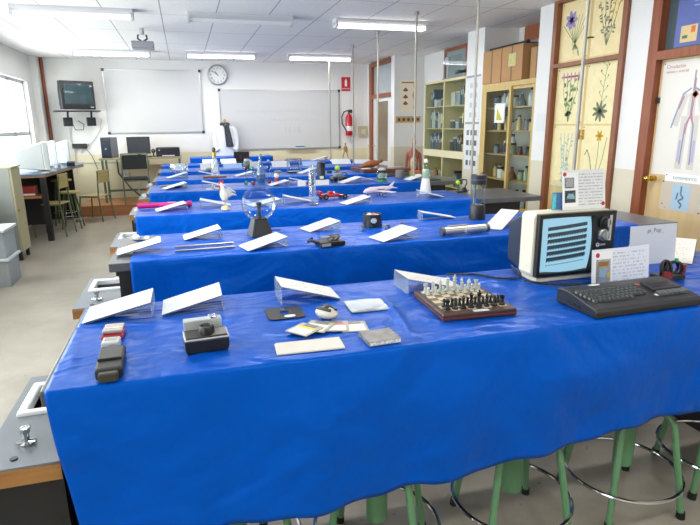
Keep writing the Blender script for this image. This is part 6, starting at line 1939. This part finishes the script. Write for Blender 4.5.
# posters on the near door
t = poster('tall white anatomy poster of a figure with blood vessels', 3.73, 1.14, 0.63, 0.95, mat('anatomy_paper', '#d9d5ce', 0.5), None, XR + 0.038, 'anatomy_poster', None)
text('poster_heading', 'Circulaci\u00f3n', 0.042, mat('heading_red', '#a35a66', 0.5), t, (-0.0018, 0.28, 0.905), (PI / 2, 0, -PI / 2), 0.0002, 'LEFT')
text('poster_heading', 'venosa y arterial', 0.034, mat('heading_red', '#a35a66', 0.5), t, (-0.0018, 0.28, 0.865), (PI / 2, 0, -PI / 2), 0.0002, 'LEFT')
VB = mat('vein_blue', '#7d89a8', 0.5); VR = mat('artery_red', '#bd7070', 0.5); VP = mat('vein_pale', '#a9a5bd', 0.5); FLESH = mat('figure_outline', '#c6bfb8', 0.5)
def stroke_mesh(name, lines, r, m, parent, xo=-0.0016):
    b = MB()
    for pts in lines:
        for (a, d) in zip(pts, pts[1:]):
            du, dv = d[0] - a[0], d[1] - a[1]
            L = math.hypot(du, dv) or 1
            nu, nv = -dv / L * r, du / L * r
            b.bm.faces.new([b.bm.verts.new((xo, -(p[0] + s * nu), p[1] + s * nv)) for p, s in ((a, 1), (d, 1), (d, -1), (a, -1))])
    return b.build(name, m, parent, smooth=False)
stroke_mesh('figure_silhouette', [[(0.02, 0.68), (0.02, 0.5)], [(-0.03, 0.5), (-0.04, 0.06)], [(0.07, 0.5), (0.08, 0.06)], [(-0.05, 0.68), (-0.13, 0.42)], [(0.09, 0.68), (0.17, 0.42)]], 0.035, FLESH, t, -0.0014)
stroke_mesh('vein_lines', [[(0.02, 0.86), (0.02, 0.7), (0.02, 0.5), (-0.02, 0.42), (-0.03, 0.1)], [(0.02, 0.5), (0.06, 0.42), (0.07, 0.1)], [(0.0, 0.72), (-0.07, 0.68), (-0.13, 0.5), (-0.16, 0.4)], [(0.04, 0.72), (0.11, 0.68), (0.17, 0.5)]], 0.007, VB, t, -0.0018)
stroke_mesh('artery_lines', [[(0.03, 0.8), (0.035, 0.62), (0.03, 0.52), (0.0, 0.44), (-0.015, 0.35)], [(0.03, 0.52), (0.05, 0.44)], [(-0.06, 0.66), (-0.1, 0.56)]], 0.005, VR, t, -0.0019)
stroke_mesh('heart', [[(0.02, 0.69), (0.06, 0.65)], [(0.02, 0.65), (0.06, 0.69)]], 0.02, mat('heart_red', '#c77a74', 0.5), t, -0.002)
stroke_mesh('leg_veins', [[(-0.05, 0.3), (-0.05, 0.12)], [(0.09, 0.3), (0.09, 0.12)]], 0.012, VP, t, -0.0017)
t = poster('small printed chart of the digestive organs on the pale door', 3.7, 0.84, 0.42, 0.26, printed('organ_chart', '#bfb3a4', '#7d7468', 8, 1, 2, 0.35, 0.04, 10), None, XR + 0.038, 'organ_chart', None)
MB().box(-0.002, -0.001, -0.09, 0.09, 0.01, 0.23).build('body_panel', mat('panel_blue', '#9fb9cd', 0.5), t, smooth=False)
stroke_mesh('organ_drawing', [[(0.0, 0.22), (0.0, 0.15), (0.03, 0.12), (-0.02, 0.09), (0.02, 0.06), (0.0, 0.03)], [(-0.03, 0.16), (-0.04, 0.1)]], 0.008, mat('organ_blue', '#54708e', 0.5), t, -0.0024)
t = poster('white paper strip with dark lettering above the organ chart', 3.68, 1.09, 0.4, 0.07, PAPER, None, XR + 0.035, 'paper_notice', None)
text('notice_lettering', 'EXPERIMENTOS', 0.034, mat('ink_dark', '#6c7078', 0.5), t, (-0.0018, 0.0, 0.032), (PI / 2, 0, -PI / 2), 0.0002)
t = poster('blue and violet poster in the glazed panel over the door', 3.70, 2.20, 0.55, 0.54, mat('poster_violet', '#5562a0', 0.4, var=0.15, vscale=3), None, XR + 0.046, 'blue_poster', None)
MB().box(-0.002, -0.001, 0.06, 0.22, 0.03, 0.16).build('yellow_inset', mat('inset_yellow', '#cfb982', 0.5), t, smooth=False)
MB().box(-0.003, -0.002, 0.08, 0.12, 0.1, 0.15).build('orange_patch', mat('inset_orange', '#cf6a3c', 0.5), t, smooth=False)
MB().box(-0.003, -0.002, 0.15, 0.2, 0.06, 0.085).build('green_patch', mat('inset_green', '#4a6a4a', 0.5), t, smooth=False)
for k in range(4):
    MB().box(-0.002, -0.001, -0.05, 0.12, 0.3 + k * 0.035, 0.308 + k * 0.035).build('text_line', mat('line_lilac', '#9aa3d4', 0.5), t, smooth=False)

# ------------------------------------------------------------------ wooden cupboard with sliding glass doors
PINE = wood('pine_wood', '#b59a5c', '#c7ad70', 5, 2, 0.4)
CX0, CX1 = 4.03, 4.5
CY0, CY1 = 5.86, 7.13
CZ = 2.11
t = thing('glass_cupboard', 'tall pine cupboard with sliding glass doors and bottles inside', 'cupboard', (0, 0, 0))
MB().box(CX1 - 0.02, CX1, CY0, CY1, 0, CZ).build('back_panel', mat('cupboard_back', '#d3d4d0', 0.6), t, smooth=False)
for (a, c) in ((CY0, CY0 + 0.03), (CY1 - 0.03, CY1)):
    MB().box(CX0 + 0.04, CX1 - 0.02, a, c, 0, CZ).build('side_panel', PINE, t, smooth=False)
MB().box(CX0 + 0.04, CX1 - 0.02, CY0 + 0.03, CY1 - 0.03, CZ - 0.03, CZ).build('top_panel', PINE, t, smooth=False)
fr = MB()
fr.box(CX0, CX0 + 0.04, CY0, CY1, CZ - 0.06, CZ)
fr.box(CX0, CX0 + 0.04, CY0, CY1, 0, 0.5)
fr.box(CX0, CX0 + 0.04, CY0, CY0 + 0.05, 0.5, CZ - 0.06)
fr.box(CX0, CX0 + 0.04, CY1 - 0.08, CY1, 0.5, CZ - 0.06)
fr.build('front_frame', PINE, t, smooth=False)
SH = [0.52, 0.86, 1.19, 1.5, 1.8]
for z in SH:
    MB().box(CX0 + 0.06, CX1 - 0.02, CY0 + 0.03, CY1 - 0.03, z - 0.018, z).build('shelf', PINE, t, smooth=False)
def sliding(a, c, x):
    d = MB()
    z0, z1 = 0.5, CZ - 0.062
    for q in ((a, a + 0.045, z0, z1), (c - 0.045, c, z0, z1), (a + 0.045, c - 0.045, z0, z0 + 0.04), (a + 0.045, c - 0.045, z1 - 0.04, z1)):
        d.box(x, x + 0.018, q[0], q[1], q[2], q[3])
    o = d.build('sliding_door', PINE, t, smooth=False)
    MB().box(x + 0.006, x + 0.012, a + 0.045, c - 0.045, z0 + 0.04, z1 - 0.04).build('glass_pane', CUPGLASS, o, smooth=False)
    return o
mid = 6.42
sliding(CY0 + 0.05, mid + 0.02, CX0 + 0.02)
dd = sliding(mid - 0.02, CY1 - 0.08, CX0 - 0.001)
MB().box(CX0 - 0.012, CX0 - 0.001, CY1 - 0.12, CY1 - 0.1, 0.72, 0.92).build('finger_pull', mat('pull_brown', '#7d6433', 0.5), dd, smooth=False)
t = poster('white notice with a yellow green triangle on the cupboard glass', 6.64, 1.60, 0.25, 0.25, PAPER, None, CX0 - 0.004, 'cupboard_notice', None)
b = MB()
b.bm.faces.new([b.bm.verts.new((-0.002, -u, v)) for u, v in ((-0.07, 0.2), (-0.07, 0.03), (0.08, 0.03))])
b.build('yellow_triangle', mat('triangle_olive', '#b9b12f', 0.5), t, smooth=False)
stroke_mesh('notice_border', [[(-0.11, 0.01), (-0.11, 0.24)], [(-0.11, 0.24), (0.11, 0.24)], [(0.11, 0.24), (0.11, 0.01)]], 0.004, mat('border_blue', '#6f9fc0', 0.5), t, -0.0016)
# contents: bottles and flasks, one by one
cols = ['#d9d9d4', '#3a4048', '#7b4a2a', '#b7bfc4', '#6d7278', '#c9b37a', '#2f3b4c', '#9aa68c']
shelf_names = ['lowest', 'second lowest', 'middle', 'second highest', 'highest']
r4 = random.Random(5)
protos = {}
def bottle_proto(k, hx):
    key = (k, hx)
    if key in protos:
        return None
    return key
def add_bottle(x, y, z, k, hx, s, label, grp):
    t = thing('chemical_bottle', label, 'bottle', (x, y, z), 0, grp)
    m = mat('bottle_' + hx[1:], hx, 0.25)
    if k == 0:
        MB().lathe([(0, 0), (0.035 * s, 0), (0.035 * s, 0.1 * s), (0.014 * s, 0.135 * s), (0.014 * s, 0.15 * s), (0, 0.15 * s)], n=12).build('bottle_body', m, t)
        MB().lathe([(0, 0.15 * s), (0.018 * s, 0.15 * s), (0.018 * s, 0.175 * s), (0, 0.175 * s)], n=12).build('cap', DARKGREY if hx > '#8' else WHITE, t)
    elif k == 1:
        MB().lathe([(0, 0), (0.042 * s, 0), (0.042 * s, 0.09 * s), (0.036 * s, 0.1 * s), (0, 0.1 * s)], n=12).build('jar_body', m, t)
        MB().lathe([(0, 0.1 * s), (0.038 * s, 0.1 * s), (0.038 * s, 0.12 * s), (0, 0.12 * s)], n=12).build('lid', mat('lid_black', '#26272b', 0.3), t)
    else:
        MB().lathe([(0, 0), (0.05 * s, 0.005), (0.045 * s, 0.04 * s), (0.016 * s, 0.09 * s), (0.014 * s, 0.13 * s), (0.02 * s, 0.132 * s), (0, 0.133 * s)], n=12).build('flask_body', m, t)
        MB().lathe([(0, 0.133 * s), (0.012 * s, 0.133 * s), (0.015 * s, 0.15 * s), (0, 0.152 * s)], n=10).build('stopper', WHITE, t)
cname = {'#d9d9d4': 'white', '#3a4048': 'charcoal', '#7b4a2a': 'amber brown', '#b7bfc4': 'pale grey', '#6d7278': 'mid grey', '#c9b37a': 'straw yellow', '#2f3b4c': 'navy', '#9aa68c': 'sage green'}
kname = ['narrow necked bottle', 'squat lidded jar', 'conical flask']
halfw = ['pillar', 'closet']
for si, z in enumerate(SH):
    n = 9
    for k in range(n):
        y = CY1 - 0.14 - k * 0.125 + r4.uniform(-0.01, 0.01)
        if y < CY0 + 0.08:
            continue
        hx = r4.choice(cols if si < 4 else cols[3:5] + cols[:1])
        kd = r4.choice([0, 0, 1, 1, 2])
        s = r4.uniform(0.85, 1.3)
        if si == 2 and k == 3:
            hx, kd, s = '#d9d9d4', 0, 1.5
        add_bottle(4.18 + r4.uniform(-0.03, 0.06), y, z + 0.001, kd, hx, s, '%s %s, %s from the pillar, %s pine cupboard shelf' % (cname[hx], kname[kd], ORD[k], shelf_names[si]), 'bottles in the pine cupboard')
# cardboard boxes on the cupboard
CB = mat('cardboard', '#a87f52', 0.6, var=0.05, vscale=6)
TAPE = mat('parcel_tape', '#6e4f30', 0.3)
def carton(label, y0, y1, h, x0=4.02, x1=4.4, sticker=False, z=CZ + 0.001):
    t = thing('cardboard_box', label, 'box', (x0, (y0 + y1) / 2, z), 0, 'cardboard boxes on the pine cupboard')
    wd = (y1 - y0) / 2
    MB().box(0, x1 - x0, -wd, wd, 0, h).build('carton', CB, t, smooth=False, bevel=0.005)
    MB().box(-0.001, 0.0, -0.015, 0.015, 0.0, h).build('tape', TAPE, t, smooth=False)
    if sticker:
        MB().box(-0.0022, -0.001, -0.09, 0.07, h * 0.42, h * 0.78).build('shipping_label', mat('shipping_label', '#b7b375', 0.4, var=0.15, vscale=20), t, smooth=False)
carton('cardboard box at the pillar end on top of the pine cupboard', 6.66, 7.12, 0.42)
carton('cardboard box with a greenish shipping label on the pine cupboard', 6.18, 6.645, 0.42, sticker=True)
carton('cardboard box nearest the white column on the pine cupboard', 5.865, 6.13, 0.36, x0=4.1)
for k, (y0, y1, r, m, l) in enumerate(((7.1, 6.25, 0.022, BLACK, 'black tube lying across the cardboard boxes'), (6.62, 5.9, 0.028, ALU, 'grey metal tube lying on the cardboard boxes'))):
    t = thing('long_tube', l, 'tube', (4.12 + 0.1 * k, 0, CZ + 0.423 + r), 0)
    MB().cyl((0, y0, 0), (0, y1, 0), r, n=12).build('barrel', m, t)
    MB().cyl((0, y1 - 0.02, 0), (0, y1, 0), r + 0.006, n=12).build('end_clamp', DARKGREY, t)
# ------------------------------------------------------------------ pillar notices
SHEETW = mat('sheet_white', '#d5d7d8', 0.5)
t = poster('upper white chart of faint grey pictures on the pillar', 7.39, 1.63, 0.4, 0.62, SHEETW, None, XR + 0.036, 'picture_chart', None)
for j in range(4):
    for k in range(2):
        MB().box(-0.002, -0.001, -0.12 + k * 0.14, -0.05 + k * 0.14, 0.05 + j * 0.135, 0.12 + j * 0.135).build('faint_picture', mat('picture_faint', '#b5b8bc', 0.5), t, smooth=False)
MB().box(-0.003, -0.001, -0.2, 0.2, 0.6, 0.63).build('top_bar', mat('bar_grey', '#8f9498', 0.4), t, smooth=False)
t = poster('lower white chart with rows of dark pictures on the pillar', 7.39, 0.93, 0.4, 0.68, SHEETW, None, XR + 0.036, 'picture_chart', None)
for j in range(4):
    for k in range(3):
        MB().box(-0.002, -0.001, -0.155 + k * 0.115, -0.085 + k * 0.115, 0.06 + j * 0.145, 0.135 + j * 0.145).build('small_picture', mat('picture_dark_%d' % ((j + k) % 2), ['#4a525a', '#6f767c'][(j + k) % 2], 0.5), t, smooth=False)
MB().box(-0.003, -0.001, -0.2, 0.2, 0.655, 0.685).build('top_bar', mat('bar_grey', '#8f9498', 0.4), t, smooth=False)
t = thing('white_notice', 'small white notice on the column by the closet', 'notice', (4.2, 5.56 - 0.001, 1.58))
t.location = (XR - 0.0005, 5.7, 1.5)
MB().box(-0.0015, 0, -0.08, 0.08, 0, 0.2).build('sheet', SHEETW, t, smooth=False)

# ------------------------------------------------------------------ far glass display shelves
GX0, GX1 = 4.06, 4.5
GY0, GY1 = 7.65, 9.14
GZ = 2.27
t = thing('display_shelves', 'tall cream framed glass display shelves filled with books and specimens', 'shelf unit', (0, 0, 0))
CRM = wood('cream_wood', '#d2c58e', '#dbcf9e', 4, 2, 0.45)
MB().box(GX1 - 0.015, GX1, GY0, GY1, 0, GZ).build('back_panel', mat('shelf_back', '#dcd5b4', 0.6), t, smooth=False)
for y in (GY0, (GY0 + GY1) / 2 - 0.015, GY1 - 0.03):
    MB().box(GX0, GX1 - 0.015, y, y + 0.03, 0, GZ).build('upright_panel', CRM, t, smooth=False)
MB().box(GX0, GX1 - 0.015, GY0, GY1, GZ - 0.03, GZ + 0.005).build('top_panel', CRM, t, smooth=False)
MB().box(GX0 - 0.006, GX0, GY0, GY1, 1.06, 1.17).build('middle_rail', mat('cream_rail', '#ddd3b0', 0.45), t, smooth=False)
MB().box(GX0 - 0.006, GX1 - 0.015, GY0, GY1, 0, 0.1).build('plinth', CRM, t, smooth=False)
GS = [0.12, 0.6, 1.17, 1.52, 1.87]
for y0, y1 in ((GY0 + 0.03, (GY0 + GY1) / 2 - 0.015), ((GY0 + GY1) / 2 + 0.015, GY1 - 0.03)):
    for z in GS:
        MB().box(GX0 + 0.02, GX1 - 0.015, y0, y1, z - 0.015, z).build('shelf', CRM, t, smooth=False)
    o = MB().box(GX0 + 0.001, GX0 + 0.007, y0, y1, 1.17, GZ - 0.03).build('glass_door', CUPGLASS, t, smooth=False)
    MB().box(GX0 - 0.008, GX0 + 0.001, y0 + 0.02, y0 + 0.04, 1.6, 1.75).build('handle', CRM, o, smooth=False)
    MB().box(GX0 + 0.001, GX0 + 0.007, y0, y1, 0.1, 1.06).build('lower_glass_door', CUPGLASS, t, smooth=False)
bookc = ['#5a7a8c', '#345a70', '#8a5a3a', '#c9c5b4', '#94a3a6', '#6c3c34', '#d5d2c6', '#3d4a52']
bname = ['slate blue', 'deep blue', 'tan brown', 'cream', 'pale grey', 'dark red', 'off white', 'charcoal']
r6 = random.Random(21)
bays = [('pillar', GY0 + 0.06, 8.33), ('far', 8.47, GY1 - 0.06)]
for bi, (bn, ya, yb) in enumerate(bays):
    for si, z in enumerate(GS):
        y = yb - 0.02
        k = 0
        while y > ya + 0.05 and k < 11:
            if (bi == 1 and si in (2, 3)) or r6.random() < 0.45:
                th, h, dp = r6.uniform(0.035, 0.06), r6.uniform(0.2, 0.3), r6.uniform(0.15, 0.2)
                ci = r6.randrange(4) if (bi == 1 and si in (2, 3)) else r6.randrange(8)
                tt = thing('reference_book', '%s book, %s from far end, %s bay, display shelf %s' % (bname[ci], ORD[k], bn, ['at the floor', 'above the floor', 'over the rail', 'at eye level', 'under the top'][si]), 'book', (GX0 + 0.09, y - th / 2, z + 0.001), 0, 'books on the display shelves')
                MB().box(0, dp, -th / 2, th / 2, 0, h).build('cover', mat('book_%d' % ci, bookc[ci], 0.5), tt, smooth=False)
                MB().box(-0.001, 0, -th / 2 + 0.005, th / 2 - 0.005, h * 0.55, h * 0.8).build('spine_label', mat('spine_pale', '#c7c6bd', 0.5), tt, smooth=False)
                y -= th + 0.012
            else:
                wd, h = r6.uniform(0.09, 0.16), r6.uniform(0.06, 0.2)
                if y - wd < ya - 0.03:
                    break
                ci = r6.choice([3, 4, 6, 6, 7])
                orange = (bi == 1 and si == 1 and k == 2) 
                tt = thing('specimen_box', '%s box, %s from far end, %s bay, display shelf %s' % (bname[ci], ORD[k], bn, ['at the floor', 'above the floor', 'over the rail', 'at eye level', 'under the top'][si]), 'box', (GX0 + 0.09, y - wd / 2, z + 0.001), 0, 'boxes on the display shelves')
                MB().box(0, 0.16, -wd / 2, wd / 2, 0, h).build('box_body', mat('book_%d' % ci, bookc[ci], 0.5), tt, smooth=False, bevel=0.003)
                MB().box(-0.003, 0.163, -wd / 2 - 0.003, wd / 2 + 0.003, h, h + 0.02).build('box_lid', mat('spine_pale', '#c7c6bd', 0.5), tt, smooth=False)
                y -= wd + 0.03
            k += 1
t = thing('orange_jar', 'bright orange jar in the lower part of the display shelves', 'jar', (GX0 + 0.055, 8.75, 0.601))
MB().lathe([(0, 0), (0.035, 0), (0.035, 0.2), (0.02, 0.23), (0, 0.23)], n=16).build('jar_body', mat('jar_orange', '#c5842e', 0.35), t)
MB().lathe([(0, 0.23), (0.025, 0.23), (0.025, 0.26), (0, 0.26)], n=16).build('lid', mat('lid_tan', '#a98d5a', 0.4), t)
# things on top of the display shelves
t = thing('model_case', 'clear display case with a dark model airplane on the display shelves', 'display case', (4.27, 8.12, GZ + 0.006))
MB().box(-0.18, 0.18, -0.4, 0.42, 0, 0.02).build('base', mat('case_base_grey', '#7c7f80', 0.4), t, smooth=False)
MB().box(-0.17, 0.17, -0.39, 0.41, 0.02, 0.34).build('clear_cover', CLEAR, t, smooth=False)
m1 = MB().tube([(0, -0.3, 0.1), (0, 0.0, 0.11), (0, 0.3, 0.1)], [0.01, 0.025, 0.01], 10).build('model_fuselage', BLACK, t)
MB().box(-0.14, 0.14, -0.05, 0.05, 0.105, 0.115).build('model_wing', DARKGREY, t, smooth=False)
for yy in (-0.15, 0.15):
    MB().cyl((0, yy, 0.02), (0, yy, 0.1), 0.006, n=8).build('model_strut', ALU, t)
t = thing('white_lamp_model', 'white desk lamp head standing above the far display shelves', 'lamp', (4.22, 8.62, GZ + 0.006))
MB().lathe([(0, 0), (0.06, 0), (0.06, 0.015), (0.012, 0.02), (0.01, 0.25), (0, 0.25)], n=16).build('stand', ALU, t)
MB().lathe([(0.03, 0.36), (0.045, 0.33), (0.08, 0.25), (0.075, 0.25), (0.03, 0.34)], n=18, cap=False).build('lamp_shade', WHITE, t)
# window above the shelves
g = MB()
for a in ((7.75, 9.4, 2.3, 2.36), (7.75, 9.4, 2.8, 2.85), (7.75, 7.82, 2.36, 2.8), (9.33, 9.4, 2.36, 2.8), (8.55, 8.62, 2.36, 2.8)):
    g.box(4.53, 4.57, a[0], a[1], a[2], a[3])
wn = struct(g.build('window_5', REDBROWN, smooth=False))
MB().box(4.545, 4.55, 7.8, 9.35, 2.34, 2.82).build('pane', mat('hall_glass', '#8f9a98', 0.1, 0, 0.6), wn, smooth=False)
g = MB().box(4.53, 4.57, 5.9, 6.95, 2.62, 2.85)
struct(g.build('trim_2', REDBROWN, smooth=False))
# display posters on the return wall by the glazed door
t = thing('animal_chart', 'cream wall chart with red animal figures and a brown snake shape', 'poster', (4.25, 10.35, 1.82))
MB().box(-0.19, 0.19, -0.004, -0.001, 0, 0.6).build('sheet', mat('chart_cream', '#e8dfc8', 0.5), t, smooth=False)
AR = mat('animal_red', '#8d4a3a', 0.5)
for z in (0.4, 0.27, 0.15):
    MB().prism([(-0.12, z), (-0.06, z - 0.02), (0.0, z), (-0.03, z + 0.03), (-0.06, z + 0.06), (-0.09, z + 0.03)], -0.006, -0.004).build('animal_figure', AR, t, smooth=False)
MB().tube([(0.11, -0.006, 0.52), (0.14, -0.006, 0.42), (0.1, -0.006, 0.32), (0.14, -0.006, 0.2), (0.11, -0.006, 0.06)], [0.006, 0.018, 0.018, 0.018, 0.006], 6).build('snake_figure', mat('snake_brown', '#ad7f50', 0.5), t)
MB().box(-0.14, 0.14, -0.006, -0.004, 0.54, 0.56).build('title_strip', AR, t, smooth=False)
t = thing('hook_board', 'wooden board with a row of dark animal mounts on the wall', 'rack', (4.25, 10.35, 1.62))
MB().box(-0.26, 0.26, -0.02, -0.001, 0, 0.12).build('backboard', wood('hook_board_wood', '#b99c66', '#c4a873', 6, 0), t, smooth=False)
for k in range(5):
    MB().ball((-0.2 + k * 0.1, -0.03, 0.06), 0.032, n=10, sx=0.9, sy=0.5).build('mount', mat('mount_brown', '#54402a', 0.5), t)
# anatomical torso on a pedestal behind the benches
t = thing('pedestal', 'dark low pedestal carrying the anatomical torso', 'stand', (4.14, 9.78, 0))
MB().box(-0.2, 0.2, -0.18, 0.18, 0, 0.58).build('column', CARC, t, smooth=False)
MB().box(-0.22, 0.22, -0.2, 0.2, 0.58, 0.61).build('cap', SLAB, t, smooth=False)
t = thing('anatomical_torso', 'red and cream anatomical human torso model with open chest', 'anatomy model', (4.14, 9.78, 0.611), math.radians(-18))
t.scale = (0.66, 0.66, 1.05)
AM = mat('muscle_red', '#a0574a', 0.45, var=0.3, vscale=14)
FL = mat('bone_cream', '#d9c8a4', 0.45, var=0.15, vscale=20)
b = MB()
b.lathe([(0, 0), (0.13, 0), (0.15, 0.06), (0.14, 0.14), (0.12, 0.22), (0.14, 0.32), (0.16, 0.4), (0.14, 0.46), (0.07, 0.5), (0.045, 0.53), (0.045, 0.56), (0, 0.57)], n=20, sy=0.62)
for sx in (-1, 1):
    b.tube([(sx * 0.14, 0, 0.43), (sx * 0.185, 0, 0.38), (sx * 0.2, 0.0, 0.27), (sx * 0.205, -0.01, 0.14), (sx * 0.2, -0.03, 0.02)], [0.045, 0.05, 0.042, 0.034, 0.026], 10)
b.build('body', AM, t)
MB().ball((0, -0.005, 0.62), 0.062, n=16, sy=1.1, sz=1.35).build('head', mat('head_half', '#b08a68', 0.45, var=0.25, vscale=18), t)
MB().ball((0, -0.066, 0.61), 0.014, n=8).build('nose', FL, t)
for sx in (-1, 1):
    MB().ball((sx * 0.022, -0.06, 0.63), 0.011, n=8).build('eye', WHITE, t)
MB().lathe([(0, 0.11), (0.08, 0.12), (0.09, 0.22), (0.095, 0.32), (0.07, 0.39), (0, 0.4)], (0, -0.04, 0), 16, sy=0.7).build('rib_cage', FL, t)
for k in range(5):
    MB().ball(((-1) ** k * 0.03, -0.095, 0.13 + k * 0.045), 0.03, n=10, sy=0.5).build('organ', mat('organ_%d' % (k % 2), ['#a8553f', '#c9a878'][k % 2], 0.4), t)
MB().cyl((0, 0, 0.69), (0, 0, 0.74), 0.02, 0.008, n=10).build('crown_pin', mat('pin_brass', '#b89a4a', 0.3, 0.8), t)
